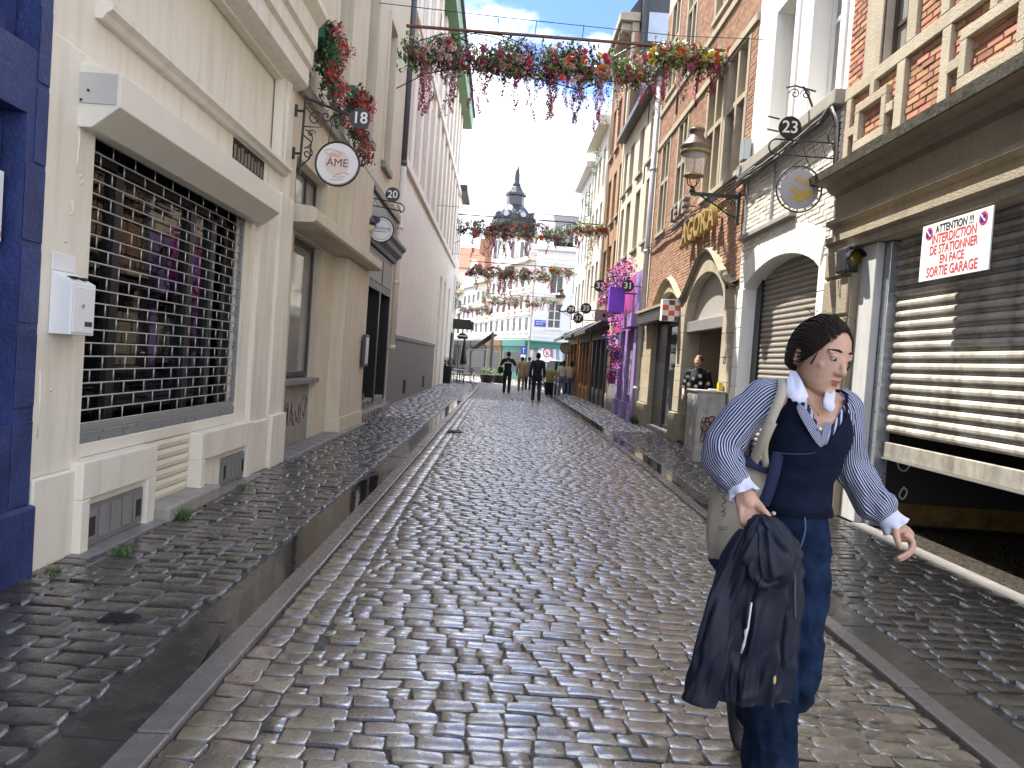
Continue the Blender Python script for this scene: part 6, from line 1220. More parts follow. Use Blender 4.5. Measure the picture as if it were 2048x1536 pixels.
# ---------------------------------------------------------------- street lantern on brick wall
def lantern(x, y, z, lb, wallx, full=True):
    s = thing('street_lantern', lb, 'street lamp', (wallx, y, z)); m_lb = mat('lantern bronze', (.11, .075, .055), .4, .25, 6, .05, 40, metal=.3); m_brass = mat('dull brass', (.26, .19, .085), .5, .25, 8, .05, 40, metal=.3); m_dg = mat('dark green iron', (.012, .03, .024), .4, .2, 6, .05, 40)
    MB().box(x-.03, wallx, y-.025, y+.025, z+.02, z+.08).build('arm', m_dg, s, bevel=.006); MB().box(wallx-.05, wallx, y-.03, y+.03, z-.42, z+.12).build('wall_plate', m_dg, s, bevel=.006)
    MB().tube([(x+.15, y, z+.02), (x+.42, y, z-.12), (wallx-.18, y, z-.26), (wallx-.04, y, z-.28)], .014, 6).build('brace', m_dg, s)
    for p in (spiral(wallx-.20, z-.10, .12, 1.9, 40), spiral(wallx-.42, z-.06, .055, 1.4), spiral(wallx-.55, z-.03, .035, 1.3), spiral(wallx-.14, z-.31, .05, 1.3)): MB().tube([(a, y, c) for a, c in p], .009, 5).build('scroll', m_dg, s)
    MB().lathe([(.05, 0), (.055, .03), (.03, .06), (.03, .1)], 10, (x, y, z+.07)).build('socket', m_dg, s, True)
    for k in range(4): a = math.pi/4+k*math.pi/2; MB().tube([(x+.03*math.cos(a), y+.03*math.sin(a), z+.16), (x+.10*math.cos(a), y+.10*math.sin(a), z+.22), (x+.125*math.cos(a), y+.125*math.sin(a), z+.33)], .010, 6).build('cradle', m_lb, s, True)
    MB().lathe([(.135, 0), (.165, .01), (.165, .035), (.135, .045)], 20, (x, y, z+.32)).build('lower_rim', m_brass, s, True)
    g_ = MB(); n = 20; vs = []
    for r, zz in ((.135, z+.365), (.20, z+.70)):
        for j in range(n): a = 2*math.pi*j/n; vs.append((x+r*math.cos(a), y+r*math.sin(a), zz))
    g_.add(vs, [(j, (j+1) % n, n+(j+1) % n, n+j) for j in range(n)]); gm_ = mat('milky lamp glass', (.62, .62, .58), .12, .1, 4, 0, spec=.5); gm_.node_tree.nodes['Principled BSDF'].inputs['Alpha'].default_value = .38; g_.build('glass', gm_, s, True)
    MB().tube([(x, y, z+.36), (x, y, z+.7)], .012, 6).build('burner', m_iron, s)
    MB().lathe([(.20, .69), (.235, .70), (.25, .74), (.245, .77), (.262, .80), (.255, .83), (.22, .86), (.19, .90), (.135, .97), (.11, 1.02), (.11, 1.05), (.13, 1.07), (.13, 1.11), (.10, 1.12)], 24, (x, y, z)).build('hood', m_lb, s, True); MB().lathe([(.205, .688), (.238, .695), (.252, .74), (.240, .748)], 24, (x, y, z)).build('hood_rim', m_brass, s, True)
    for k in range(10): a = 2*math.pi*k/10; MB().tube([(x+.075*math.cos(a), y+.075*math.sin(a), z+1.11), (x+.09*math.cos(a), y+.09*math.sin(a), z+1.16)], [.016, .006], 5).build('crown_point', m_brass, s)
lantern(2.99, 12.5, 4.38, 'bronze crowned lantern on a green scrolled bracket by the brick wall', 3.80)
lantern(2.75, 37.0, 4.0, 'tan street lantern on a bracket near the far end', 3.72)
# ---------------------------------------------------------------- flower garlands over the street
petal = [mat('crimson blossom', (.50, .05, .11), .6, .2, 9, 0, 30, rnd=.4), mat('wine blossom', (.40, .08, .17), .6, .2, 9, 0, 30, rnd=.35), mat('blush blossom', (.66, .44, .38), .6, .2, 9, 0, 30, rnd=.25), mat('orange blossom', (.70, .13, .02), .6, .2, 9, 0, 30, rnd=.25), mat('dusty mauve blossom', (.52, .34, .34), .6, .2, 9, 0, 30, rnd=.3), mat('yellow blossom', (.68, .52, .06), .6, .1, 9, 0, 30, rnd=.2)]
def rosette(b, c, r, rg, mi=0):
    c = Vector(c); 
    for ring_, (n, rr, lift) in enumerate(((7, 1.0, .1), (5, .65, .35), (4, .35, .55))):
        for k in range(n):
            a = 2*math.pi*(k+ring_*.4)/n+rg.uniform(-.2, .2); d = Vector((math.cos(a), 0, math.sin(a))); w = Vector((-math.sin(a), 0, math.cos(a)))
            p0 = c+Vector((0, -lift*r*.6, 0)); p1 = p0+d*rr*r; b.add([p0, p0+d*rr*r*.6+w*r*.38+Vector((0, .1*r, 0)), p1+Vector((0, -.25*r*ring_, 0)), p0+d*rr*r*.6-w*r*.38+Vector((0, .1*r, 0))], [(0, 1, 2, 3)], mi)
def garland(lb, xa, xb, y, z, dens, seed, pole=True, wires=True, tail=True, h=0.62, wl=None):
    rg = random.Random(seed); g_ = thing('flower_garland', lb, 'garland', ((xa+xb)/2, y, z), 'flower garlands strung across the street')
    L_ = xb-xa; u = lambda s: xa+L_*s
    if pole: MB().box(xa-.04, xb+.02, y-.03, y+.03, z-.012, z+.030).build('pole', m_copper, g_, bevel=.006)
    if wires:
        A = wl or ((-2.84, y+.8, z+.75), (3.84, y-2.0, z-.62)); pts = [Vector(A[0]).lerp(Vector((xa+L_*.3, y, z+.30)), i/6) for i in range(6)]+[Vector((xa+L_*.3, y, z+.30)).lerp(Vector((xb-.2, y, z+.20)), i/6) for i in range(6)]+[Vector(A[1])]
        MB().tube(pts, .008, 4).build('wire', m_iron, g_)
        for s in (.1, .28, .40, .55, .82): MB().tube([(u(s), y, z+.045), (u(s)+.01, y, z+.28)], .007, 4).build('hanger', m_iron, g_)
    # hoops and stems
    for k in range(5): c0 = rg.uniform(.12, .85); r = rg.uniform(.35, .6); MB().tube([(u(c0)+r*1.3*math.cos(a), y+rg.uniform(-.06, .06), z-.45+r*.75*math.sin(a)) for a in [math.pi*i/10 for i in range(11)]], .010, 4).build('stem_hoop', m_iron, g_)
    MB().tube([(xa-.15, y, z-1.15), (u(.06), y, z-.85), (u(.14), y, z-.72), (u(.3), y+.05, z-.65), (u(.45), y, z-.8), (u(.55), y, z-.92), (u(.62), y, z-.75), (u(.8), y, z-.55)], .011, 5).build('vine_stem', m_iron, g_)
    # netting
    nb = MB(); nx = int(L_*.72/.11)
    for i in range(nx):
        for j in range(5):
            x_ = xa+.9+i*.11; z_ = z-.04-j*.11
            nb.tube([(x_, y, z_), (x_+.055, y, z_-.055), (x_, y, z_-.11)], .0022, 3, cap=False); nb.tube([(x_+.055, y, z_-.055), (x_+.11, y, z_)], .0022, 3, cap=False)
    nb.build('wire_netting', m_iron, g_)['kind'] = 'stuff'
    lf = [MB(), MB(), MB()]; fl = [MB() for _ in petal]
    n = int(120*dens)
    for i in range(n):
        s = rg.random(); dz = -.18-.55*rg.random()**.8 if s < .78 else -.05-.32*rg.random()
        c = (u(s), y+rg.uniform(-.14, .14), z+dz); mi = 2 if rg.random() < (.65 if s > .6 else .25) else (0 if rg.random() < .65 else 1); leafcluster(lf[mi], c, .20, 26, .055, rg)
        if rg.random() < .6: leafcluster(fl[rg.choice((0, 0, 1, 1, 1, 4, 4, 2))], (c[0]+rg.uniform(-.1, .1), c[1]-.06, c[2]-.02), .13, 26, .034, rg)
        if rg.random() < .34: rosette(fl[rg.choice((2, 2, 4, 3, 0, 1, 4) if s < .6 else (2, 2, 3, 5, 0, 1))], (c[0]+rg.uniform(-.15, .15), y-.16, z+dz+rg.uniform(-.1, .1)), rg.uniform(.055, .105), rg)
    # hanging racemes
    for i in range(int(30*dens)):
        s = rg.random()*.96+.02; l = rg.uniform(.25, 1.2)*(1 if s < .65 else .7) if tail else rg.uniform(.2, .5); z0 = z-.45-rg.random()*.2 if s < .8 else z-.25; k = rg.choice((0, 0, 0, 1, 1, 1, 4)); yy = y+rg.uniform(-.15, .12); n2 = int(l/.05)
        grn = rg.random() < .25
        for q in range(n2):
            f = q/n2; c = (u(s)+.04*math.sin(q*.6+i), yy, z0-l*f)
            if grn: leafcluster(lf[1], c, .05, 4, .03, rg)
            else: leafcluster(fl[k], c, .095*(1-f*.7), 13, .027, rg)
        MB().tube([(u(s), yy, z-.2), (u(s), yy, z0-l)], .003, 3).build('raceme_stem', m_leafdark, g_)
    for b, mm, nm in zip(lf, (m_leaf, m_leafdark, m_leaflight), ('green_leaves', 'dark_leaves', 'light_leaves')):
        if b.v: b.build(nm, mm, g_)['kind'] = 'stuff'
    for b, mm in zip(fl, petal):
        if b.v: b.build(mm.name.replace(' ', '_')+'s', mm, g_)['kind'] = 'stuff'
garland('nearest flower garland on a rusty red pole high across the street', -2.12, 3.75, 14.1, 7.48, 2.3, 1)
garland('second flower garland level with the brown brick house', -1.98, 3.80, 29.6, 7.02, 1.4, 2, wl=((-2.9, 29.8, 7.35), (3.85, 28.0, 6.7)))
garland('third flower garland before the white corner building', -1.88, 3.5, 38.9, 6.42, 1.3, 3, wl=((-2.9, 39.2, 6.8), (3.8, 38.0, 6.3)))
garland('fourth sparse flower garland below the third', -1.6, 3.8, 54.0, 6.15, 1.0, 4, wl=((-2.5, 54, 6.4), (4.0, 53.5, 6.2)))
garland('fifth small flower garland low over the bend at the terrace', -4.2, 0.1, 70.0, 6.35, 0.9, 5, wires=False, tail=False)
# window boxes on the beige house
def flowerbox(y, z, lb, lth):
    b0 = thing('flower_box', lb, 'flower box', (-2.7, y, z)); tb = MB(); prof = [(0.0, 0), (.22, 0), (.27, .22), (0.0, .22)]
    tb.prism(prof, y-.45, y+.45, lambda p, tt: (-2.80+p[0], tt, z+p[1])); tb.build('trough', mat('green plastic trough', (.03, .12, .06), .45, .1, 4, .03), b0, bevel=.008)
    for i in range(5): bxp('rib', MATS['green plastic trough'], b0, (-2.575, -2.545, y-.42+i*.2, y-.39+i*.2, z+.01, z+.2))
    rg = random.Random(int(y*10)); L = [MB(), MB(), MB(), MB()]
    for i in range(46):
        s = rg.random(); dz = -lth*rg.random()**1.3; c = (-2.54+.10*rg.random()+.06*math.sin(dz*4), y-.45+s*.9, z+.20+dz); k = 1 if dz < -.12 else rg.choice((0, 0, 1))
        leafcluster(L[0], c, .14, 15, .05, rg)
        if rg.random() < .85: leafcluster(L[2], (c[0]+.06, c[1]+.05, c[2]), .11, 26, .026, rg)
        if rg.random() < .25: leafcluster(L[3], (c[0]+.06, c[1]+.18, c[2]), .09, 14, .024, rg)
    for i in range(14): leafcluster(L[1], (-2.58+rg.random()*.12, y-.35+rg.random()*.4, z+.12-rg.random()*.35), .13, 40, .03, rg)
    for b, mm, nm in zip(L, (m_leafdark, mat('fern green', (.04, .15, .04), .5, .2, 8, 0, 30, rnd=.3), mat('bright red blossom', (.55, .02, .02), .6, .15, 9, 0, 30, rnd=.3), mat('white spray', (.62, .62, .60), .6, .1, 9, 0, 30)), ('foliage', 'fern', 'red_blossoms', 'white_sprays')): b.build(nm, mm, b0)['kind'] = 'stuff'
flowerbox(10.25, 5.42, 'green trough of trailing red and white flowers nearest on the beige house', 1.0); flowerbox(12.25, 5.32, 'second trough of red flowers farther along behind the 18 disc', 1.05)
# paint scars on the cream pier and litter flecks on the setts
cp = bpy.data.objects['cream_building']
for pts in ([(4.72, 2.72), (4.725, 2.60), (4.715, 2.50), (4.72, 2.42)], [(4.70, 2.66), (4.74, 2.65), (4.735, 2.61)], [(4.74, 2.40), (4.78, 2.42), (4.79, 2.38), (4.76, 2.36)], [(4.68, 2.24), (4.70, 2.18), (4.67, 2.15)], [(4.62, 1.98), (4.65, 1.985)], [(4.45, 1.2), (4.46, 1.0), (4.452, .8)], [(4.55, 1.08), (4.57, 1.075)]):
    MB().tube([(-2.72+0.031, a, c) for a, c in pts], .006, 5).build('paint_scar', m_cream, cp, True)
rl = random.Random(41); lt = MB()
for i in range(90):
    left = rl.random() < .5; y = rl.uniform(2.2, 12); x = rl.uniform(-2.6, -1.6) if left else rl.uniform(rk(y)+.5, 3.7); z = (lz(x, y) if left else rz(x, y))+.010; s = rl.uniform(.004, .012); a = rl.uniform(0, 3.1)
    lt.add([(x+s*math.cos(a), y+s*math.sin(a), z), (x-s*.6*math.sin(a), y+s*.6*math.cos(a), z+.002), (x-s*math.cos(a), y-s*math.sin(a), z), (x+s*.6*math.sin(a), y-s*.6*math.cos(a), z+.001)], [(0, 1, 2, 3)])
lo_ = lt.build('litter', m_pale); lo_['kind'] = 'stuff'; lo_['label'] = 'pale flecks of litter scattered on both pavements'; lo_['category'] = 'litter'
# ================================================================= PEOPLE
def at(px, py, y):
    """point of the scene at depth y seen at photo position (px, py)"""
    d = _rx*0; v = Vector(((px-CX)/F_PX, -(py-CY)/F_PX, -1.0)); d = Vector((_rx.dot(v), _fy.dot(v), _up.dot(v))); k = y/d.y
    return Vector((d.x*k, y, CAM_H+d.z*k))
m_skin = mat('skin', (0.56, 0.34, 0.235), 0.5, 0.14, 40, 0.12, 260, spec=0.35, tint=(0.46, 0.21, 0.14), bdist=0.003)
m_hair = mat('dark brown hair', (0.026, 0.017, 0.012), 0.6, 0.3, 20, 0.3, 120, spec=0.22, bdist=0.004)
m_denim = mat('dark navy denim', (0.009, 0.013, 0.031), 0.9, 0.3, 16, 0.5, 330, spec=0.12, tint=(0.003, 0.005, 0.013), bdist=0.002, crease=(8.0, 0.012, 2.2, 0.5))
m_jeans = mat('indigo jeans', (0.014, 0.029, 0.068), 0.9, 0.45, 9, 0.8, 260, spec=0.1, tint=(0.0035, 0.007, 0.020), streak=0.5, bdist=0.002, crease=(9.0, 0.018, 1.8, 0.6))
m_nylon = mat('navy nylon', (0.011, 0.014, 0.026), 0.58, 0.2, 8, 0.15, 70, spec=0.3, bdist=0.004, crease=(7.0, 0.030, 0.45, 0.8))
m_shirtw = mat('white cotton', (0.66, 0.67, 0.76), 0.8, 0.08, 12, 0.12, 120)
m_canvas = mat('natural canvas', (0.42, 0.37, 0.28), 0.85, 0.15, 12, 0.35, 300, bdist=0.002)
m_navyc = mat('navy canvas', (0.012, 0.016, 0.055), 0.85, 0.15, 12, 0.3, 300, bdist=0.002)
def stripemat(name, k, ca, cb):
    m = bpy.data.materials.new(name); m.use_nodes = True; t_ = m.node_tree; N = t_.nodes; L = t_.links; b = N['Principled BSDF']
    uv = N.new('ShaderNodeUVMap'); uv.uv_map = 'UVMap'; sp = N.new('ShaderNodeSeparateXYZ'); L.new(uv.outputs[0], sp.inputs[0])
    mu = N.new('ShaderNodeMath'); mu.operation = 'MULTIPLY'; mu.inputs[1].default_value = k; L.new(sp.outputs[0], mu.inputs[0])
    fr = N.new('ShaderNodeMath'); fr.operation = 'FRACT'; L.new(mu.outputs[0], fr.inputs[0])
    gt = N.new('ShaderNodeMath'); gt.operation = 'GREATER_THAN'; gt.inputs[1].default_value = 0.62; L.new(fr.outputs[0], gt.inputs[0])
    mx_ = N.new('ShaderNodeMixRGB'); mx_.inputs[1].default_value = (*ca, 1); mx_.inputs[2].default_value = (*cb, 1); L.new(gt.outputs[0], mx_.inputs[0]); L.new(mx_.outputs[0], b.inputs['Base Color']); b.inputs['Roughness'].default_value = 0.8; b.inputs['Specular IOR Level'].default_value = 0.2
    n2 = N.new('ShaderNodeTexNoise'); n2.inputs['Scale'].default_value = 55; g = N.new('ShaderNodeNewGeometry'); L.new(g.outputs['Position'], n2.inputs['Vector']); bp = N.new('ShaderNodeBump'); bp.inputs['Strength'].default_value = 0.25; bp.inputs['Distance'].default_value = 0.004; L.new(n2.outputs['Fac'], bp.inputs['Height']); L.new(bp.outputs[0], b.inputs['Normal'])
    return m
def sph(b, c, r, n=12, m=8, sc=(1, 1, 1), rot=None):
    vs = []; fs = []; c = Vector(c)
    for i in range(m+1):
        th = math.pi*i/m
        for j in range(n):
            p = Vector((math.sin(th)*math.cos(2*math.pi*j/n)*sc[0], math.sin(th)*math.sin(2*math.pi*j/n)*sc[1], math.cos(th)*sc[2]))*r
            vs.append(c+(rot @ p if rot else p))
    for i in range(m):
        for j in range(n): fs.append((i*n+j, (i+1)*n+j, (i+1)*n+(j+1) % n, i*n+(j+1) % n))
    b.add(vs, fs)
def limb(b, pts, rad, n=12, sub=4):
    """rounded tapered tube through pts (closed ends), smooth-interpolated"""
    P = [Vector(p) for p in pts]; q = []; rr = []
    for i in range(len(P)-1):
        p0, p1, p2, p3 = P[max(i-1, 0)], P[i], P[i+1], P[min(i+2, len(P)-1)]
        for k in range(sub):
            s = k/sub; q.append(0.5*((2*p1)+(p2-p0)*s+(2*p0-5*p1+4*p2-p3)*s*s+(-p0+3*p1-3*p2+p3)*s**3)); rr.append(rad[i]+(rad[i+1]-rad[i])*s)
    q.append(P[-1]); rr.append(rad[-1])
    a = (q[0]-q[1]).normalized(); c = (q[-1]-q[-2]).normalized()
    q = [q[0]+a*rr[0]*.95, q[0]+a*rr[0]*.7]+q+[q[-1]+c*rr[-1]*.7, q[-1]+c*rr[-1]*.95]; rr = [rr[0]*.25, rr[0]*.7]+rr+[rr[-1]*.7, rr[-1]*.25]
    b.tube(q, rr, n)
def remesh(o, vox, smooth=3):
    r = o.modifiers.new('merge', 'REMESH'); r.mode = 'VOXEL'; r.voxel_size = vox; r.use_smooth_shade = True
    if smooth: s = o.modifiers.new('soft', 'SMOOTH'); s.iterations = smooth; s.factor = 0.5
    return o
def loft(rings, n=40, fold=None, caps=(True, True), thick=0.0):
    """rings: (center, avec, bvec, power). fold(s, ang)-> metres outward. Returns MB with per-loop uv (angle, length)."""
    b = MB(); vs = []; R = len(rings); cs = [Vector(r[0]) for r in rings]; acc = [0.0]
    for i in range(1, R): acc.append(acc[-1]+(cs[i]-cs[i-1]).length)
    for i, (c, a, v, p) in enumerate(rings):
        a = Vector(a); v = Vector(v)
        for j in range(n):
            t_ = 2*math.pi*j/n; ct, st_ = math.cos(t_), math.sin(t_); x = math.copysign(abs(ct)**p, ct); y_ = math.copysign(abs(st_)**p, st_)
            d = a*x+v*y_; k = fold(i/(R-1), t_) if fold else 0.0
            vs.append(Vector(c)+d+d.normalized()*k)
    fs = []; uv = []
    for i in range(R-1):
        for j in range(n):
            fs.append((i*n+j, i*n+(j+1) % n, (i+1)*n+(j+1) % n, (i+1)*n+j)); uv.append([(j/n, acc[i]), ((j+1)/n, acc[i]), ((j+1)/n, acc[i+1]), (j/n, acc[i+1])])
    if caps[0]: fs.append(tuple(range(n-1, -1, -1))); uv.append([(0, 0)]*n)
    if caps[1]: fs.append(tuple((R-1)*n+j for j in range(n))); uv.append([(0, 0)]*n)
    b.add(vs, fs); b.uvs = uv; return b
def cloth(b, name, m, parent, sub=1, thick=0.0, flip=False):
    me = bpy.data.meshes.new(name); me.from_pydata(b.v, [], b.f); me.update(); me.materials.append(m)
    l = me.uv_layers.new(name='UVMap'); k = 0
    for f in b.uvs:
        for u in f: l.data[k].uv = u; k += 1
    me.polygons.foreach_set('use_smooth', [True]*len(me.polygons)); o = bpy.data.objects.new(name, me); link(o, parent)
    if thick: sm = o.modifiers.new('thick', 'SOLIDIFY'); sm.thickness = thick; sm.offset = 0
    if sub: s = o.modifiers.new('sub', 'SUBSURF'); s.levels = sub; s.render_levels = sub
    return o
def spline(pts, k):
    P = [Vector(p) for p in pts]; q = []
    for i in range(len(P)-1):
        p0, p1, p2, p3 = P[max(i-1, 0)], P[i], P[i+1], P[min(i+2, len(P)-1)]
        for j in range(k): s = j/k; q.append(0.5*((2*p1)+(p2-p0)*s+(2*p0-5*p1+4*p2-p3)*s*s+(-p0+3*p1-3*p2+p3)*s**3))
    q.append(P[-1]); return q
def dens(rings, k=6):
    c = spline([r[0] for r in rings], k); a = spline([r[1] for r in rings], k); v = spline([r[2] for r in rings], k); return [(p, q, w, rings[0][3]) for p, q, w in zip(c, a, v)]
def ridge(p): return (1-min(1, abs(mnoise.noise(p))*3.2))**2
def sleeve(pts, rad, n=44, k=6, fold=0.006, freq=7, seed=0, ell=1.0, fr2=1.0):
    q = spline(pts, k); L_ = len(q); rr = np.interp(np.linspace(0, len(rad)-1, L_), range(len(rad)), rad); rings = []; prev = None
    for i in range(L_):
        d = (q[min(i+1, L_-1)]-q[max(i-1, 0)]).normalized()
        if prev is None: u = d.cross(Vector((0, 1, 0))).normalized()
        else: u = (prev-d*prev.dot(d)).normalized()
        prev = u; w = d.cross(u); rings.append((q[i], u*rr[i], w*rr[i]*ell, 1.0))
    def fo(s, a):
        cr_ = fold*1.1*ridge(Vector((math.cos(a)*1.5+seed, math.sin(a)*1.5+s*1.2, s*freq*1.1+seed)))-fold*.6*ridge(Vector((math.cos(a)*1.4-seed, math.sin(a)*1.4-s*1.5, s*freq*.9+seed*2)))
        p = Vector((math.cos(a)*2.1, math.sin(a)*2.1, s*freq*1.6+seed*3.3)); nz = mnoise.noise(p)
        ed = min(1, 6*min(s, 1-s)+.15)
        return cr_*min(1, 6*min(s, 1-s)+.15)+fold*ed*(1.6*nz*fr2+0.8*math.sin(s*freq*2*math.pi+2.2*math.sin(a+seed)+seed)*(0.5+0.5*math.cos(a*1+seed)))
    return loft(rings, n, fo, (False, False))
# ---------------------------------------------------------------- woman walking towards the camera
D0 = 2.40
wm = thing('person', 'woman in navy denim vest and striped blouse walking past the garage', 'person', (1.03, D0, 0))
m_stripe = stripemat('navy and white stripe', 46, (0.020, 0.028, 0.07), (0.50, 0.52, 0.62)); m_stripe2 = stripemat('shirt front stripe', 46, (0.020, 0.028, 0.07), (0.50, 0.52, 0.62))
P_ = lambda px, py, dy=0.0: at(px, py, D0+dy)
bd = MB()
# torso, neck
RX = Vector((0.93, -0.28, 0)).normalized(); RF = Vector((-0.28, -0.93, 0)).normalized()      # chest turned a little
def ell(c, a, v, p=0.9): return (c, RX*a, RF*v, p)
tors = loft([ell(P_(1588, 1090), .075, .06), ell(P_(1590, 1040), .080, .065), ell(P_(1596, 975), .078, .065), ell(P_(1606, 915), .105, .085), ell(P_(1615, 870), .118, .095), ell(P_(1622, 830), .125, .085), ell(P_(1628, 805), .10, .06), ell(P_(1632, 793), .055, .05), ell(P_(1634, 770), .048, .048), ell(P_(1637, 745), .050, .050)], 28)
bd.add(tors.v, tors.f)
# arms
SHL, ELL, WRL = P_(1528, 806, -.02), P_(1436, 892, -.02), P_(1487, 978, -.13)
SHR, ELR, WRR = P_(1688, 815, .0), P_(1699, 925, .02), P_(1785, 1046, -.05)
limb(bd, [SHL, ELL, WRL], [.040, .034, .024], 12); limb(bd, [SHR, ELR, WRR], [.040, .034, .023], 12); limb(bd, [SHL, P_(1625, 800), SHR], [.035, .05, .035], 12)
# head in its own frame: x = her left, y = forward, z = up
def rotz(a): return Matrix.Rotation(a, 3, 'Z')
HC = P_(1640, 712, -.01)
HR = Matrix.Rotation(math.radians(24), 3, 'Z') @ Matrix.Rotation(math.radians(5), 3, 'Y') @ Matrix.Rotation(math.radians(14), 3, 'X')
# local: face looks along -y before rotation
def hp(x, y, z): return HC+HR @ Vector((x, y, z))
hb = MB(); vs = []; n = 28
prof = [(-.118, .012, .014, -.048), (-.112, .028, .032, -.045), (-.098, .045, .050, -.036), (-.078, .056, .064, -.026), (-.05, .063, .076, -.018), (-.02, .068, .086, -.010), (.01, .071, .092, -.004), (.04, .072, .095, .002), (.07, .067, .090, .006), (.095, .052, .072, .008), (.11, .030, .042, .008), (.117, .008, .010, .008)]
for (z, a, v, yo) in prof:
    for j in range(n): t_ = 2*math.pi*j/n; vs.append(hp(a*math.cos(t_), yo+v*math.sin(t_), z))
fs = [(i*n+j, i*n+(j+1) % n, (i+1)*n+(j+1) % n, (i+1)*n+j) for i in range(len(prof)-1) for j in range(n)]+[tuple(range(n-1, -1, -1)), tuple((len(prof)-1)*n+j for j in range(n))]
bd.add(vs, fs)
limb(bd, [hp(0, -.086, .018), hp(0, -.100, -.008), hp(0, -.108, -.026)], [.009, .0105, .013], 10); 
for s in (-1, 1):
    sph(bd, hp(s*.011, -.098, -.030), .0095); sph(bd, hp(s*.030, -.075, .028), .016, sc=(1.5, .7, .55), rot=HR); sph(bd, hp(s*.038, -.060, -.020), .020, sc=(1.1, .7, .9), rot=HR); sph(bd, hp(s*.074, .014, -.014), .030, sc=(.36, .62, 1.1), rot=HR)
sph(bd, hp(0, -.080, -.098), .020, sc=(1.1, .8, .7), rot=HR); sph(bd, hp(0, -.086, -.058), .016, sc=(1.5, .7, .8), rot=HR)
limb(bd, [hp(0, .01, -.07), P_(1634, 790)], [.050, .048], 14)
# legs (under the jeans)
HIPB, KNB, ANB = P_(1560, 1085), P_(1545, 1330, -.08), P_(1540, 1640, -.02)
HIPA, KNA, ANA = P_(1606, 1090), P_(1592, 1335, -.06), at(1490, 1440, 2.86)
limb(bd, [HIPB, P_(1552, 1160, -.03), KNB, P_(1540, 1450, -.06), ANB], [.055, .055, .042, .038, .035], 12); limb(bd, [HIPA, P_(1594, 1270, -.05), KNA, P_(1586, 1372, .05), at(1555, 1395, 2.62), ANA], [.055, .045, .040, .036, .034, .034], 12)
# her right hand closed on the jacket
def finger(b, pts, r0, r1, n=9): limb(b, pts, list(np.linspace(r0, r1, len(pts))), n, 3)
limb(bd, [WRL, P_(1497, 1003, -.15)], [.025, .031], 12)
hq = loft([(P_(1489, 985, -.14), (.027, 0, .006), (0, .018, 0), 1), (P_(1495, 1003, -.15), (.036, 0, .010), (0, .019, 0), 1), (P_(1503, 1022, -.16), (.043, 0, .014), (0, .018, 0), 1), (P_(1508, 1036, -.165), (.040, 0, .014), (0, .016, 0), 1)], 16); bd.add(hq.v, hq.f)
for k, (kx, ky, mx1, my1, tx, ty) in enumerate(((1482, 1030, 1484, 1046, 1496, 1057), (1494, 1035, 1497, 1052, 1508, 1060), (1508, 1036, 1512, 1053, 1522, 1058), (1522, 1031, 1527, 1046, 1534, 1052))):
    finger(bd, [P_(kx-1, ky-10, -.165), P_(kx, ky, -.178), P_(mx1, my1, -.190), P_(tx, ty, -.165), P_(tx+3, ty-3, -.135)], .0100-(.0008 if k == 0 else 0), .0078)
finger(bd, [P_(1508, 1008, -.16), P_(1526, 1020, -.19), P_(1537, 1034, -.20), P_(1538, 1046, -.19)], .0125, .0085)
# her left hand, relaxed
hq = loft([(P_(1786, 1048, -.05), (.016, 0, .016), (0, .022, 0), 1), (P_(1794, 1057, -.055), (.020, 0, .018), (0, .028, 0), 1), (P_(1805, 1066, -.06), (.019, 0, .021), (0, .034, 0), 1), (P_(1815, 1074, -.06), (.015, 0, .018), (0, .034, 0), 1)], 16); bd.add(hq.v, hq.f); limb(bd, [WRR, P_(1792, 1054, -.052)], [.023, .024], 12)
for dy, o in ((-.092, (0, 0)), (-.068, (2, 3)), (-.045, (1, 5)), (-.026, (-3, 4))):
    finger(bd, [P_(1812+o[0], 1070+o[1], dy), P_(1823+o[0], 1079+o[1], dy), P_(1825+o[0], 1092+o[1], dy-.004), P_(1815+o[0], 1106+o[1], dy-.008), P_(1797+o[0]*2, 1115+o[1], dy-.01)], .0098, .0072)
finger(bd, [P_(1791, 1060, -.085), P_(1793, 1074, -.105), P_(1797, 1085, -.110), P_(1801, 1095, -.108)], .0125, .0088)
body = remesh(bd.build('body', m_skin, wm, True), 0.0038, 4); body['label'] = 'face, neck and hands'
# face details
m_lip = mat('lips', (.36, .12, .11), .45, .05, 9, 0); m_eye = mat('eye white', (.42, .39, .37), .2, .05, 9, 0); m_iris = mat('dark iris', (.03, .018, .012), .15, .05, 9, 0)
for s in (-1, 1):
    b = MB(); sph(b, hp(s*.030, -.0795, .011), .0118, 14, 10); e = b.build('eye', m_eye, wm, True); b = MB(); sph(b, hp(s*.030+.001, -.0868, .0085), .0066, 10, 8); b.build('iris', m_iris, e, True)
    b = MB(); sph(b, hp(s*.030, -.0795, .0175), .0142, 12, 8, sc=(1.12, .92, .62), rot=HR); b.build('eyelid', m_skin, wm, True)
    MB().tube([hp(s*.014, -.0905, .034), hp(s*.028, -.0895, .038), hp(s*.044, -.079, .035), hp(s*.052, -.070, .031)], [.003, .0036, .003, .0014], 6).build('eyebrow', m_hair, wm, True)
MB().tube([hp(-.022, -.086, -.060), hp(-.010, -.0955, -.0565), hp(0, -.0975, -.058), hp(.010, -.0955, -.0565), hp(.022, -.086, -.060)], [.001, .0045, .0042, .0045, .001], 7).build('lips', m_lip, wm, True)
MB().tube([hp(-.020, -.0865, -.0625), hp(0, -.0965, -.0665), hp(.020, -.0865, -.0625)], [.001, .0062, .001], 7).build('lips', m_lip, wm, True)
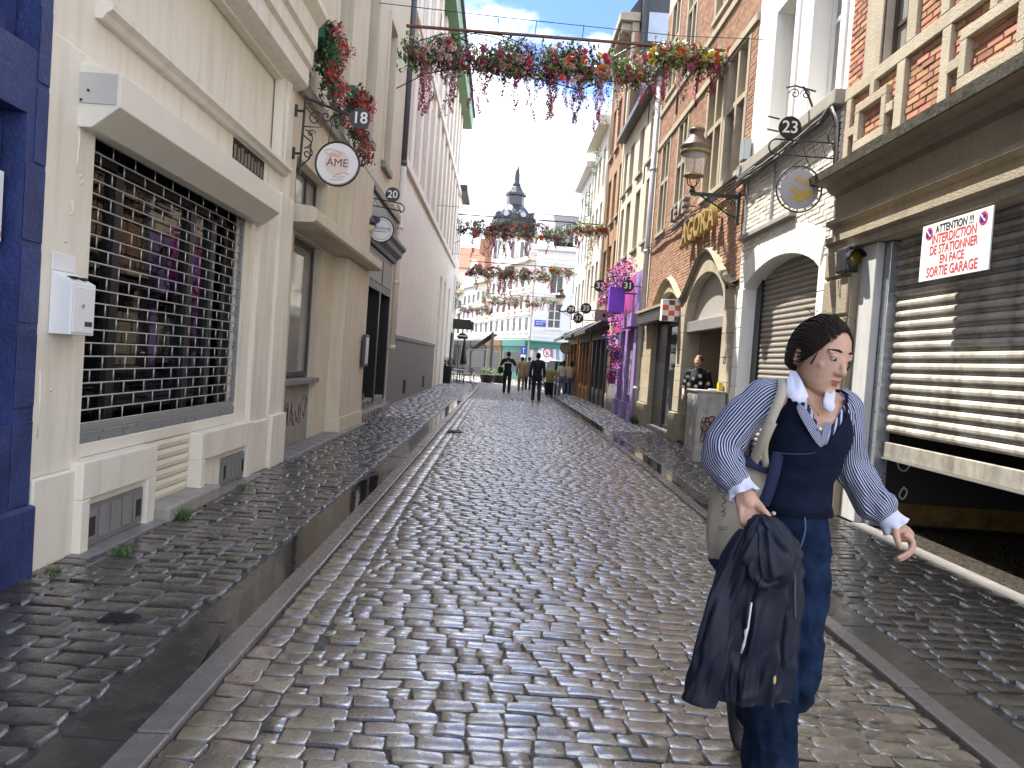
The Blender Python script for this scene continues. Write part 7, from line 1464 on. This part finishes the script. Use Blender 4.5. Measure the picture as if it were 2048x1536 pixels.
# hair drawn back
vs = []; fs = []; n = 40; mm_ = 20
for i in range(mm_+1):
    th = math.pi*0.62*i/mm_
    for j in range(n):
        a = 2*math.pi*j/n; fr = max(0.0, -math.sin(a))         # 1 at the forehead
        lim = 0.40+0.60*(1-fr**1.5); th2 = th*lim if True else th
        x, y_, z = math.sin(th2)*math.cos(a)*.0825, math.sin(th2)*math.sin(a)*.108+.010, math.cos(th2)*.125+.006
        k = .985+.010*mnoise.noise(Vector((a*5, th*1.2, 0)))
        vs.append(hp(x*k, y_*k, z*k))
for i in range(mm_):
    for j in range(n): fs.append((i*n+j, i*n+(j+1) % n, (i+1)*n+(j+1) % n, (i+1)*n+j))
b = MB(); b.add(vs, fs); ho = b.build('hair', m_hair, wm, True); sm = ho.modifiers.new('t', 'SOLIDIFY'); sm.thickness = .012; sm.offset = -1; ss = ho.modifiers.new('s', 'SUBSURF'); ss.levels = 1; ss.render_levels = 1
b = MB(); sph(b, hp(0, .085, -.045), .030, 14, 10, sc=(1.3, .8, 1)); remesh(b.build('hair_bun', m_hair, wm, True), .006, 2)
sb_ = MB(); rgh = random.Random(21); BUN = Vector((0, .098, -.03))
for i in range(460):
    a = 2*math.pi*(i+rgh.random()*.8)/460; fr = max(0.0, -math.sin(a)); th = math.pi*0.62*(0.40+0.60*(1-fr**1.5))*rgh.uniform(.88, 1.06)
    d0 = Vector((math.sin(th)*math.cos(a), math.sin(th)*math.sin(a), math.cos(th))); d1 = Vector((rgh.uniform(-.2, .2), 1, -.25+rgh.uniform(-.15, .15))).normalized(); pts = []; lift = rgh.uniform(.995, 1.022)
    for q in range(9):
        f_ = q/8; d = d0.lerp(d1, f_)+Vector((0, 0, .55*math.sin(math.pi*f_)*max(0, d0.z+.3)*.6)); d.normalize(); pts.append(hp(d.x*.0835*lift, d.y*.110*lift+.010, d.z*.127*lift+.006))
    sb_.tube(pts, [.0006]+[.0015]*7+[.0009], 5, cap=False)
so_ = sb_.build('hair_strands', m_hair, wm, True); so_['kind'] = 'stuff'
b = MB(); rg = random.Random(3)
for i in range(26): a = rg.uniform(0, 6.28); p = hp(.05*math.cos(a), .02+.06*math.sin(a), .122); b.tube([p, p+HR @ Vector((rg.uniform(-.02, .02), rg.uniform(-.02, .02), .012)), p+HR @ Vector((rg.uniform(-.045, .045), rg.uniform(-.03, .03), .010+.012*rg.random()))], .0006, 3)
for i in range(14): s = rg.choice((-1, 1)); p = hp(s*.062, -.055, .05); b.tube([p, p+HR @ Vector((s*.016, -.006, -.03)), p+HR @ Vector((s*(.012+.01*rg.random()), .01*rg.random(), -.075))], .0007, 3)
b.build('stray_hair', m_hair, wm)['kind'] = 'stuff'
# blouse body, sleeves
br_ = [(965, 1597, .094, .082), (915, 1606, .110, .092), (872, 1615, .122, .104), (836, 1621, .128, .094), (812, 1624, .126, .082), (794, 1626, .110, .064), (780, 1629, .070, .050)]
bi_ = [[float(np.interp(q, range(len(br_)), [r_[c_] for r_ in br_])) for c_ in range(4)] for q in np.linspace(0, len(br_)-1, 40)]
blz = loft([(P_(q[1], q[0]), (RX+Vector((0, 0, -.055))*min(1, max(0, (880-q[0])/90))*1.6)*q[2], RF*q[3], .9) for q in bi_], 140, None, (False, False)); kb = []; ku = []
for f, u in zip(blz.f, blz.uvs):
    c = sum((Vector(blz.v[i]) for i in f), Vector())/4; q0 = P_(1619, 860); hz = c.z-P_(1646, 872).z
    if (c-q0).dot(RF) > 0 and hz > 0 and abs((c-q0).dot(RX)-.034) < hz*.5: continue
    kb.append(f); ku.append(u)
blz.f = kb; blz.uvs = ku; cloth(blz, 'blouse', m_stripe2, wm, 1, .003)
cloth(sleeve([P_(1562, 786, .01), P_(1524, 800, -.02), P_(1482, 840, -.03), P_(1448, 886, -.03), P_(1449, 928, -.06), P_(1470, 960, -.11), P_(1478, 970, -.12)], [.044, .060, .062, .060, .058, .047, .036], 60, 7, .0065, 4.0, 1.0), 'sleeve', m_stripe, wm, 1, .003)
cloth(sleeve([P_(1672, 795, .02), P_(1693, 818, .0), P_(1699, 868, .0), P_(1701, 925, .02), P_(1728, 978, .0), P_(1760, 1016, -.03), P_(1776, 1034, -.045)], [.042, .045, .045, .048, .057, .056, .034], 60, 7, .0065, 4.0, 2.3), 'sleeve', m_stripe, wm, 1, .003)
def cuff(c0, c1, r0, r1, seed):
    rings = []; d = (c1-c0).normalized(); u = d.cross(Vector((0, 1, 0))).normalized(); w = d.cross(u)
    for i in range(9):
        s = i/8; r = r0+(r1-r0)*s**1.6+(.004 if i in (0,) else 0); rings.append((c0.lerp(c1, s), u*r, w*r*.9, 1.0))
    cloth(loft(rings, 40, lambda s, a: .006*max(0, s-.55)*2.2*math.sin(a*7+seed), (False, False)), 'cuff', m_shirtw, wm, 1, .0035)
cuff(P_(1474, 962, -.115), P_(1489, 992, -.145), .037, .046, 0); cuff(P_(1773, 1030, -.042), P_(1794, 1056, -.058), .034, .043, 1)
# vest: panels with a deep V front, straps over the shoulders
vr = [(1024, 1589, .108, .104), (1000, 1591, .104, .099), (965, 1598, .098, .090), (930, 1604, .108, .099), (900, 1611, .119, .109), (878, 1615, .128, .114), (855, 1618, .132, .110), (830, 1620, .134, .100), (808, 1622, .136, .088), (792, 1623, .132, .074), (780, 1625, .112, .058), (772, 1627, .080, .044)]
ys_ = np.linspace(0, len(vr)-1, 52); vi = [[float(np.interp(q, range(len(vr)), [r_[c_] for r_ in vr])) for c_ in range(4)] for q in ys_]
TIL = Vector((0, 0, -.055))
def vell(y_, x, a, v):
    k = min(1, max(0, (880-y_)/90)); return (P_(x, y_), (RX+TIL*k*1.6)*a, RF*v, .9)
def vfold(s, a): k = max(0, .62-s); return .007*k*math.sin(3*a+s*46+2*math.sin(a*2))+.012*mnoise.noise(Vector((math.cos(a)*2, math.sin(a)*2, s*9)))*k
vb = loft([vell(*q) for q in vi], 150, vfold, (False, False))
kept = []; uvk = []; o0 = P_(1619, 860)
for f, u in zip(vb.f, vb.uvs):
    c = sum((Vector(vb.v[i]) for i in f), Vector())/4; lx = (c-o0).dot(RX); fz = (c-o0).dot(RF); hz = c.z-P_(1640, 893).z
    if fz > .0 and hz > 0 and abs(lx-.030) < min(hz*.60, .062): continue          # V neck
    if fz <= .0 and c.z > P_(1620, 815).z and abs(lx-.01) < .055: continue          # back neck
    ha = c.z-P_(1640, 872).z
    if ha > 0 and abs(lx-.004) > .128-.34*min(ha, .10)+.10*max(0, ha-.10): continue                     # armholes
    kept.append(f); uvk.append(u)
vb.f = kept; vb.uvs = uvk; vb.mi = [0]*len(kept); cloth(vb, 'vest', m_denim, wm, 1, .007)
def strap(name, m, pts, w, th, parent, nrm=None, k=6):
    q = spline(pts, k); b = MB(); vs = []; fs = []
    for i, p in enumerate(q):
        d = (q[min(i+1, len(q)-1)]-q[max(i-1, 0)]).normalized(); nn = Vector(nrm if nrm else (0, -1, .3)); u = d.cross(nn).normalized(); f = u.cross(d).normalized(); wi = np.interp(i/(len(q)-1), np.linspace(0, 1, len(w)), w) if hasattr(w, '__len__') else w
        vs += [p-u*wi/2, p+u*wi/2, p+u*wi/2+f*th, p-u*wi/2+f*th]
    for i in range(len(q)-1):
        for j in range(4): fs.append((4*i+j, 4*i+(j+1) % 4, 4*i+4+(j+1) % 4, 4*i+4+j))
    fs += [(3, 2, 1, 0), tuple(4*(len(q)-1)+j for j in range(4))]; b.add(vs, fs); return b.build(name, m, parent, True)
strap('vest_seam', mat('denim stitch', (.03, .04, .08), .8, .1, 9, 0), [P_(1552, 905, -.108), P_(1580, 908, -.12), P_(1615, 908, -.118), P_(1640, 902, -.105)], .003, .002, wm)
# collar, skin of the neckline comes from the body
def leaf_panel(name, m, pts, th=.004):
    n = len(pts); c = sum((Vector(p) for p in pts), Vector())/n; b = MB(); off = Vector((0, .004, 0)); b.add([Vector(p) for p in pts]+[c+Vector((0, -.002, 0))]+[Vector(p)+off for p in pts]+[c+off], [(i, (i+1) % n, n) for i in range(n)]+[(n+1+(i+1) % n, n+1+i, 2*n+1) for i in range(n)]+[(i, n+1+i, n+1+(i+1) % n, (i+1) % n) for i in range(n)])
    o = b.build(name, m, wm, True); return o
leaf_panel('collar', m_shirtw, [P_(1582, 740, -.015), P_(1594, 745, -.05), P_(1602, 758, -.085), P_(1610, 776, -.108), P_(1617, 792, -.120), P_(1612, 799, -.124), P_(1611, 805, -.126), P_(1604, 804, -.127), P_(1600, 808, -.128), P_(1593, 802, -.127), P_(1586, 803, -.126), P_(1582, 796, -.122), P_(1575, 795, -.118), P_(1574, 780, -.10), P_(1575, 760, -.06)])
leaf_panel('collar', m_shirtw, [P_(1660, 768, -.045), P_(1668, 776, -.065), P_(1671, 790, -.082), P_(1668, 804, -.10), P_(1671, 812, -.106), P_(1666, 822, -.118), P_(1660, 826, -.120), P_(1654, 818, -.120), P_(1648, 816, -.118), P_(1647, 804, -.112), P_(1651, 786, -.09)])
# open shirt front between the vest edges
fr_ = MB(); A = [P_(1600, 800, -.108), P_(1622, 830, -.118), P_(1640, 860, -.120), P_(1652, 892, -.112)]; B = [P_(1588, 812, -.110), P_(1604, 842, -.124), P_(1622, 872, -.126), P_(1640, 900, -.118)]
def uvstrip(name, A, B, m, k):
    b = MB(); vs = []; fs = []; uv = []
    for a, c in zip(A, B): vs += [a, c]
    for i in range(len(A)-1): fs.append((2*i, 2*i+1, 2*i+3, 2*i+2)); uv.append([(0, i), (k, i), (k, i+1), (0, i+1)])
    b.add(vs, fs); b.uvs = uv; cloth(b, name, m, wm, 2, .003)
uvstrip('shirt_placket', A, B, m_stripe2, .16); uvstrip('shirt_placket', [P_(1668, 846, -.108), P_(1658, 868, -.114), P_(1652, 892, -.112)], [P_(1650, 838, -.112), P_(1644, 862, -.120), P_(1640, 896, -.118)], m_stripe2, .16)
sph_b = MB(); sph(sph_b, P_(1640, 858, -.128), .006, 10, 6); sph_b.build('button', m_white, wm, True)
MB().tube([P_(1612, 790, -.10), P_(1622, 808, -.112), P_(1634, 826, -.118), P_(1641, 824, -.116), P_(1648, 806, -.108), P_(1652, 790, -.09)], .0012, 5).build('necklace', m_gold, wm, True); b = MB(); sph(b, P_(1637, 829, -.122), .0045, 8, 6); b.build('pendant', m_gold, wm, True)
# jeans
def jleg(pts, rad, seed): return sleeve(pts, rad, 56, 10, .0075, 7.0, seed, 1.0, 0.9)
jb = loft([ell(P_(1591, 985), .086, .078), ell(P_(1590, 1020), .097, .090), ell(P_(1590, 1060), .108, .098), ell(P_(1588, 1090), .112, .102), ell(P_(1586, 1118), .106, .096), ell(P_(1584, 1145), .07, .07)], 48, None, (True, True)); cloth(jb, 'jeans_seat', m_jeans, wm, 1)
cloth(jleg([P_(1556, 1085), P_(1552, 1160, -.03), P_(1545, 1330, -.09), P_(1540, 1450, -.06), P_(1538, 1560, -.03), P_(1538, 1655, -.02)], [.090, .092, .078, .079, .082, .088], 2), 'jeans_leg', m_jeans, wm, 1, .004)
cloth(jleg([P_(1604, 1085), P_(1598, 1170, -.02), P_(1594, 1270, -.05), P_(1592, 1335, -.06), P_(1586, 1372, .05), at(1555, 1395, 2.62), at(1505, 1425, 2.84)], [.088, .090, .080, .074, .070, .066, .068], 4), 'jeans_leg', m_jeans, wm, 1, .004)
strap('jeans_fly', mat('jeans stitch', (.07, .10, .17), .8, .1, 9, 0), [P_(1609, 1034, -.100), P_(1610, 1060, -.110), P_(1602, 1090, -.112), P_(1592, 1112, -.10)], .005, .003, wm); b = MB(); sph(b, P_(1547, 1027, -.105), .008, 10, 6); b.build('rivet', m_steel, wm, True)
# shoes
def shoe(p, fwd, m, parent, L_=.26):
    f = Vector(fwd).normalized(); u = f.cross(Vector((0, 0, 1))).normalized(); up = u.cross(f); rings = []
    for s, w, h, z in ((-.42, .026, .028, .034), (-.38, .034, .040, .046), (-.2, .036, .048, .052), (0, .040, .040, .044), (.25, .045, .030, .034), (.45, .038, .022, .026), (.55, .018, .012, .018)): rings.append((Vector(p)+f*s*L_+up*z, u*w, up*h, .85))
    return cloth(loft(rings, 20), 'shoe', m, parent, 1)
m_shoe = mat('grey sneaker', (.028, .027, .028), .55, .3, 9, .1); shoe(at(1474, 1425, 2.90)+Vector((0, .03, -.03)), (.04, -.62, -.66), m_shoe, wm, .25); sp = P_(1538, 1660, -.02); shoe((sp.x, sp.y-.06, 0.012), (0, -1, 0), m_shoe, wm)
# ---------------------------------------------------------------- the jacket she carries
jk = thing('jacket', 'navy nylon jacket with white drawstring hanging from the woman\'s hand', 'jacket', tuple(P_(1510, 1380, -.2)))
def jring(py, xl, xr, dy, dep): a = P_(xl, py, dy); c = P_(xr, py, dy); return ((a+c)/2, (c-a)/2, Vector((0, -dep, 0)), .95)
def jf(s, a):
    ph = 5*a+.9*math.sin(s*2.6+1)+.5*mnoise.noise(Vector((s*2, math.cos(a), math.sin(a)))); r1 = (1-abs(math.sin(ph)))**1.4; r2 = (1-abs(math.sin(8.5*a+1.1+.7*math.sin(s*3.1))))**2
    return (.004+.020*s**.7)*(r1-.35)+.010*s*(r2-.3)+.006*mnoise.noise(Vector((math.cos(a)*2.2, math.sin(a)*2.2, s*3.0)))+.010*ridge(Vector((math.cos(a)*2.3+s*1.5, math.sin(a)*2.3, s*4.2)))-.007*ridge(Vector((math.cos(a)*1.9+7, math.sin(a)*1.9-s*2, s*5.5)))
cloth(loft(dens([jring(1038, 1500, 1540, -.20, .03), jring(1060, 1488, 1572, -.21, .045), jring(1090, 1472, 1592, -.21, .06), jring(1130, 1455, 1600, -.21, .07), jring(1180, 1440, 1592, -.21, .075), jring(1240, 1430, 1588, -.21, .08), jring(1300, 1424, 1584, -.21, .08), jring(1350, 1420, 1578, -.21, .082), jring(1385, 1424, 1570, -.21, .08), jring(1392, 1430, 1566, -.21, .07)]), 130, jf, (True, True)), 'jacket_body', m_nylon, jk, 1)
cloth(sleeve([P_(1502, 1066, -.23), P_(1474, 1135, -.245), P_(1448, 1215, -.255), P_(1428, 1300, -.26), P_(1411, 1360, -.262), P_(1398, 1406, -.26)], [.032, .048, .052, .052, .050, .050], 56, 7, .009, 2.2, 5.1, .55), 'jacket_sleeve', m_nylon, jk, 1, .004)
cloth(sleeve([P_(1560, 1130, -.235), P_(1568, 1175, -.245), P_(1566, 1235, -.25), P_(1560, 1300, -.25), P_(1550, 1345, -.25)], [.040, .046, .044, .040, .026], 56, 7, .010, 2.0, 7.7, .5), 'jacket_sleeve', m_nylon, jk, 1, .004)
def hf(s, a): return .012*mnoise.noise(Vector((math.cos(a)*2.2, math.sin(a)*2.2, s*3+9)))+.006*math.sin(4*a+s*6)+.012*ridge(Vector((math.cos(a)*1.8, math.sin(a)*1.8+s, s*2.2)))-.010*ridge(Vector((math.cos(a)*2+3, math.sin(a)*2+s*2, s*3.0+4)))
cloth(loft(dens([jring(1030, 1516, 1534, -.25, .02), jring(1046, 1504, 1560, -.26, .030), jring(1078, 1490, 1588, -.27, .042), jring(1115, 1482, 1602, -.275, .048), jring(1148, 1490, 1588, -.275, .046), jring(1168, 1502, 1560, -.275, .036), jring(1176, 1512, 1546, -.275, .022)]), 90, hf), 'jacket_hood', m_nylon, jk, 1)
m_cord = mat('white cord', (.60, .57, .50), .8, .1, 9, .2)
MB().tube([P_(1503, 1205, -.325), P_(1500, 1225, -.33), P_(1496, 1256, -.332), P_(1492, 1262, -.335), P_(1491, 1275, -.335), P_(1487, 1290, -.332), P_(1482, 1306, -.33)], [.003, .0032, .003, .006, .003, .0045, .003], 7).build('drawstring', m_cord, jk, True)
b = MB(); sph(b, P_(1549, 1360, -.315), .008, 10, 6, sc=(.6, .6, 1.6)); b.build('toggle', mat('yellow toggle', (.6, .45, .15), .5, .1, 9, 0), jk, True); strap('zip', mat('grey zip', (.05, .05, .055), .4, .1, 9, 0), [P_(1601, 1108, -.24), P_(1592, 1130, -.27), P_(1589, 1180, -.28), P_(1590, 1240, -.285)], .006, .003, jk)
# ---------------------------------------------------------------- tote bag under her arm
tb = thing('tote_bag', 'natural canvas tote bag with navy straps and base under the woman\'s arm', 'bag', tuple(P_(1470, 1140, .03)))
def bring(py, xl, xr, dep, dy=.02): a = P_(xl, py, dy); c = P_(xr, py, dy); return ((a+c)/2, (c-a)/2, Vector((0, -dep, 0)), .8)
def bf(s, a): return .008*mnoise.noise(Vector((math.cos(a)*2, math.sin(a)*2, s*4)))
cloth(loft([bring(1132, 1428, 1500, .02), bring(1118, 1418, 1512, .045), bring(1080, 1410, 1528, .06), bring(1030, 1414, 1540, .065), bring(985, 1424, 1550, .055), bring(945, 1440, 1552, .04), bring(925, 1450, 1552, .03)], 48, bf, (True, True)), 'bag_body', m_canvas, tb, 1)
cloth(loft([bring(1150, 1438, 1490, .018), bring(1138, 1428, 1500, .034), bring(1122, 1418, 1512, .052), bring(1108, 1414, 1518, .058)], 48, bf, (True, True)), 'bag_base', m_navyc, tb, 1)
strap('bag_strap', m_canvas, [P_(1505, 930, -.035), P_(1525, 880, -.105), P_(1546, 830, -.125), P_(1562, 790, -.105), P_(1566, 765, -.05), P_(1562, 762, .02), P_(1552, 800, .08), P_(1540, 880, .10)], .030, .004, tb, (-.3, -1, .6)); strap('bag_strap', m_canvas, [P_(1532, 935, -.05), P_(1530, 890, -.10), P_(1548, 845, -.13)], .020, .004, tb, (-.3, -1, .3))
strap('bag_hem', m_navyc, [P_(1450, 912, -.02), P_(1490, 922, -.045), P_(1530, 936, -.05), P_(1556, 940, -.035)], .034, .005, tb); strap('bag_strap_tail', m_navyc, [P_(1556, 905, -.06), P_(1548, 945, -.075), P_(1536, 985, -.07), P_(1526, 1010, -.06)], .036, .004, tb)
o = text('lettering', 'LLI', .020, tuple(P_(1446, 1056, -.055)), (HP, 0, math.radians(-12)), m_graff, tb, .0008)
scribble(tb, 'script_print', m_graff, lambda p: tuple(P_(1446, 1025, -.060)+Vector((p[0]-.006, 0, p[1]))), [[(0, 0), (.012, .012), (0, .024), (.013, .036), (.001, .048), (.012, .056)], [(.004, -.012), (.014, -.004), (.004, .006)]], .0013)
# ---------------------------------------------------------------- passers-by
def figure(label, x, y, h, face, top, legs, hair, hem=0.50, sleevelen=1.0, step=0.10, armbend=0.1, shoe_m=None, lean=0.0, arms=None, vox=0.012, cap=None, coat=False, z0=0.0):
    """face: heading angle (0 = looks up the street, away from the camera)"""
    t = thing('person', label, 'person', (x, y, z0)); k = h/1.75; M = Matrix.Translation((x, y, z0)) @ Matrix.Rotation(face, 4, 'Z'); Q = lambda a, b_, c: M @ Vector((a*k, b_*k, c*k))
    hipz, kn, an = .90, .48, .07; st = step
    LEG = [[Q(-.095, 0, hipz), Q(-.10, st*.55, kn), Q(-.10, st*.2-.02, an)], [Q(.095, 0, hipz), Q(.10, -st*.3, kn), Q(.10, -st*1.6, an+(.05 if st > .15 else 0))]]
    ARM = arms(Q) if arms else [[Q(-.19, 0, 1.42), Q(-.25, -.06, 1.14), Q(-.24, .06+armbend, .90)], [Q(.19, 0, 1.42), Q(.25, -.04, 1.14), Q(.25, .05-armbend, .90)]]
    b = MB(); limb(b, [Q(0, 0, .92), Q(0, .0, 1.15), Q(0, 0, 1.38)], [.11*k, .12*k, .12*k]); limb(b, [Q(-.13, 0, 1.40), Q(.13, 0, 1.40)], [.06*k, .06*k]); limb(b, [Q(0, 0, 1.42), Q(0, .01, 1.56)], [.055*k, .05*k])
    sph(b, Q(0, .015, 1.635), .095*k, 14, 10, sc=(.82, 1.0, 1.22), rot=M.to_3x3()); sph(b, Q(0, .105, 1.62), .018*k); sph(b, Q(-.078, .01, 1.63), .022*k, sc=(.5, 1, 1.3)); sph(b, Q(.078, .01, 1.63), .022*k, sc=(.5, 1, 1.3)); sph(b, Q(0, .07, 1.56), .035*k)
    for L_ in LEG: limb(b, L_, [.075*k, .05*k, .035*k])
    for A_ in ARM:
        limb(b, A_, [.045*k, .036*k, .026*k]); d = (A_[2]-A_[1]).normalized(); limb(b, [A_[2], A_[2]+d*.07*k], [.026*k, .034*k])
        s_ = d.orthogonal().normalized()
        for q in (-.026, -.009, .009, .026): limb(b, [A_[2]+d*.08*k+s_*q*k, A_[2]+d*.125*k+s_*q*k*1.1, A_[2]+d*.16*k+s_*q*k], [.010*k, .009*k, .008*k], 8, 2)
        limb(b, [A_[2]+d*.03*k+s_*.03*k, A_[2]+d*.07*k+s_*.055*k], [.011*k, .009*k], 8, 2)
    bo = remesh(b.build('body', m_skin, t, True), vox*.7, 2)
    b = MB(); sx = 1.12; limb(b, [Q(0, 0, hem*1.75 if hem > .4 else .95), Q(0, 0, 1.12), Q(0, .0, 1.30), Q(0, 0, 1.40)], [.155*k, .15*k, .165*k, .13*k]); limb(b, [Q(-.155, 0, 1.41), Q(.155, 0, 1.41)], [.072*k, .072*k])
    for A_ in ARM:
        e = A_[1].lerp(A_[2], max(0.02, (sleevelen-.5)*2)) if sleevelen > .5 else A_[0].lerp(A_[1], sleevelen*2)
        limb(b, [A_[0], A_[1], e] if sleevelen > .5 else [A_[0], e], [.068*k, .056*k, .046*k] if sleevelen > .5 else [.07*k, .064*k])
    if coat: limb(b, [Q(0, 0, .80), Q(0, 0, 1.0)], [.17*k, .16*k])
    to = remesh(b.build('top', top, t, True), vox, 2)
    b = MB(); limb(b, [Q(0, 0, .88), Q(0, 0, 1.0)], [.15*k, .145*k])
    for L_ in LEG: limb(b, L_, [.10*k, .074*k, .060*k])
    remesh(b.build('trousers', legs, t, True), vox, 2)
    b = MB(); sph(b, Q(0, -.012, 1.665), .105*k, 14, 10, sc=(.86, 1.0, 1.08), rot=M.to_3x3())
    if hair == 'long' or hair == 'bun': limb(b, [Q(0, -.06, 1.66), Q(0, -.10, 1.50)], [.08*k, .055*k])
    hm_ = m_hair if hair != 'fair' else mat('brown hair', (.10, .055, .03), .5, .2, 9, .2)
    # carve the face side by shifting the hair back
    for i, v in enumerate(b.v):
        lv = M.inverted() @ Vector(v)
        if lv.y > .045*k and lv.z < 1.70*k: lv.y = .045*k
        b.v[i] = tuple(M @ lv)
    b.build('hair', hm_, t, True)
    if cap: b = MB(); sph(b, Q(0, 0, 1.70), .108*k, 14, 8, sc=(.9, 1.02, .75), rot=M.to_3x3()); b.build('cap', cap, t, True)
    F = (M.to_3x3() @ Vector((0, 1, 0)))
    for L_ in LEG: p = L_[2]; shoe(Vector((p.x, p.y, max(z0+.005, p.z-.085*k)))+F*.06, F, shoe_m or m_black, t, .27*k)
    return t, Q, M
m_blk = mat('black cloth', (.012, .012, .014), .8, .2, 6, .2, 80); m_navy = mat('dark navy cloth', (.012, .016, .03), .8, .2, 6, .2, 80); m_tan = mat('tan jacket cloth', (.34, .24, .14), .8, .2, 6, .2, 80); m_khaki = mat('khaki cloth', (.22, .17, .11), .8, .2, 6, .2, 80); m_creamt = mat('cream knit', (.60, .53, .40), .85, .15, 6, .2, 80); m_ltblue = mat('faded jeans', (.16, .20, .28), .85, .2, 6, .2, 80); m_brownshoe = mat('brown leather', (.16, .06, .03), .4, .2, 6, .1)
figure('man in black sweater and trousers walking away in the middle of the road', 1.42, 27.9, 1.80, .05, m_blk, m_navy, 'short', step=.12, shoe_m=m_brownshoe, hem=.51)
t_, Q, M = figure('man in black cap and printed black T-shirt walking away on the left', .37, 33.0, 1.82, -.03, m_blk, m_blk, 'short', sleevelen=.45, step=.10, cap=m_navy, hem=.51, arms=lambda Q: [[Q(-.19, 0, 1.42), Q(-.30, -.05, 1.18), Q(-.28, .16, 1.02)], [Q(.19, 0, 1.42), Q(.31, -.02, 1.22), Q(.30, .18, 1.30)]])
b = MB(); b.tube([Q(-.15, -.195, 1.30), Q(.15, -.195, 1.30)], .018, 6); b.tube([Q(-.04, -.19, 1.36), Q(.04, -.19, 1.36)], .014, 6); b.build('shirt_print', m_white, t_)
bg_ = thing('shoulder_bag', 'black bag carried at the hip of the man in the cap', 'bag', tuple(Q(-.3, .05, .9))); b = MB(); sph(b, Q(-.30, .05, .98), .16, 14, 10, sc=(.8, .6, 1.0)); b.build('bag_body', m_blk, bg_, True); MB().tube([Q(-.3, .05, 1.1), Q(-.2, -.1, 1.35), Q(-.12, -.05, 1.48)], .012, 6).build('strap', m_blk, bg_)
figure('person in tan jacket and khaki trousers walking away', 1.10, 36.6, 1.66, 0, m_tan, m_khaki, 'short', step=.18, hem=.53, coat=True, shoe_m=m_brownshoe)
figure('person in blue jeans half hidden behind the man in black', 1.50, 38.2, 1.70, 0, m_ltblue, m_navy, 'fair', step=.06)
figure('woman in cream knit top and pale trousers, left of the pair by the planters', 3.02, 35.6, 1.62, .1, m_creamt, m_ltblue, 'long', step=.05, hem=.56)
figure('woman in cream top with dark hair, right of the pair by the planters', 3.48, 36.2, 1.62, -.1, m_creamt, m_ltblue, 'long', step=.20, hem=.54)
t_, Q, M = figure('person in black shirt with white flower print leaning in the doorway', 4.02, 15.15, 1.78, math.pi*.80, m_blk, m_blk, 'fair', sleevelen=.62, step=.05, hem=.50, shoe_m=m_brownshoe, z0=.03, vox=.010, arms=lambda Q: [[Q(-.19, 0, 1.42), Q(-.27, -.02, 1.15), Q(-.20, .14, .98)], [Q(.19, 0, 1.42), Q(.27, -.02, 1.16), Q(.22, .12, .98)]])
rg = random.Random(8)
for (a, c) in ((-.12, 1.36), (.02, 1.30), (.11, 1.18), (-.05, 1.15), (-.14, 1.22), (.0, 1.05), (.14, 1.33), (-.12, 1.04), (.08, .98), (.24, 1.24), (-.25, 1.22), (.26, 1.12)):
    cc = Q(a, .175 if abs(a) < .2 else .055, c); F = (M.to_3x3() @ Vector((0, 1, 0))); R3 = M.to_3x3(); b = MB()
    for q in range(6): an = q*1.047; b.add([cc, cc+R3 @ Vector((math.cos(an-.4)*.028, 0, math.sin(an-.4)*.028)), cc+R3 @ Vector((math.cos(an)*.046, .004, math.sin(an)*.046)), cc+R3 @ Vector((math.cos(an+.4)*.028, 0, math.sin(an+.4)*.028))], [(0, 1, 2, 3)])
    b.build('flower_print', m_white, t_)
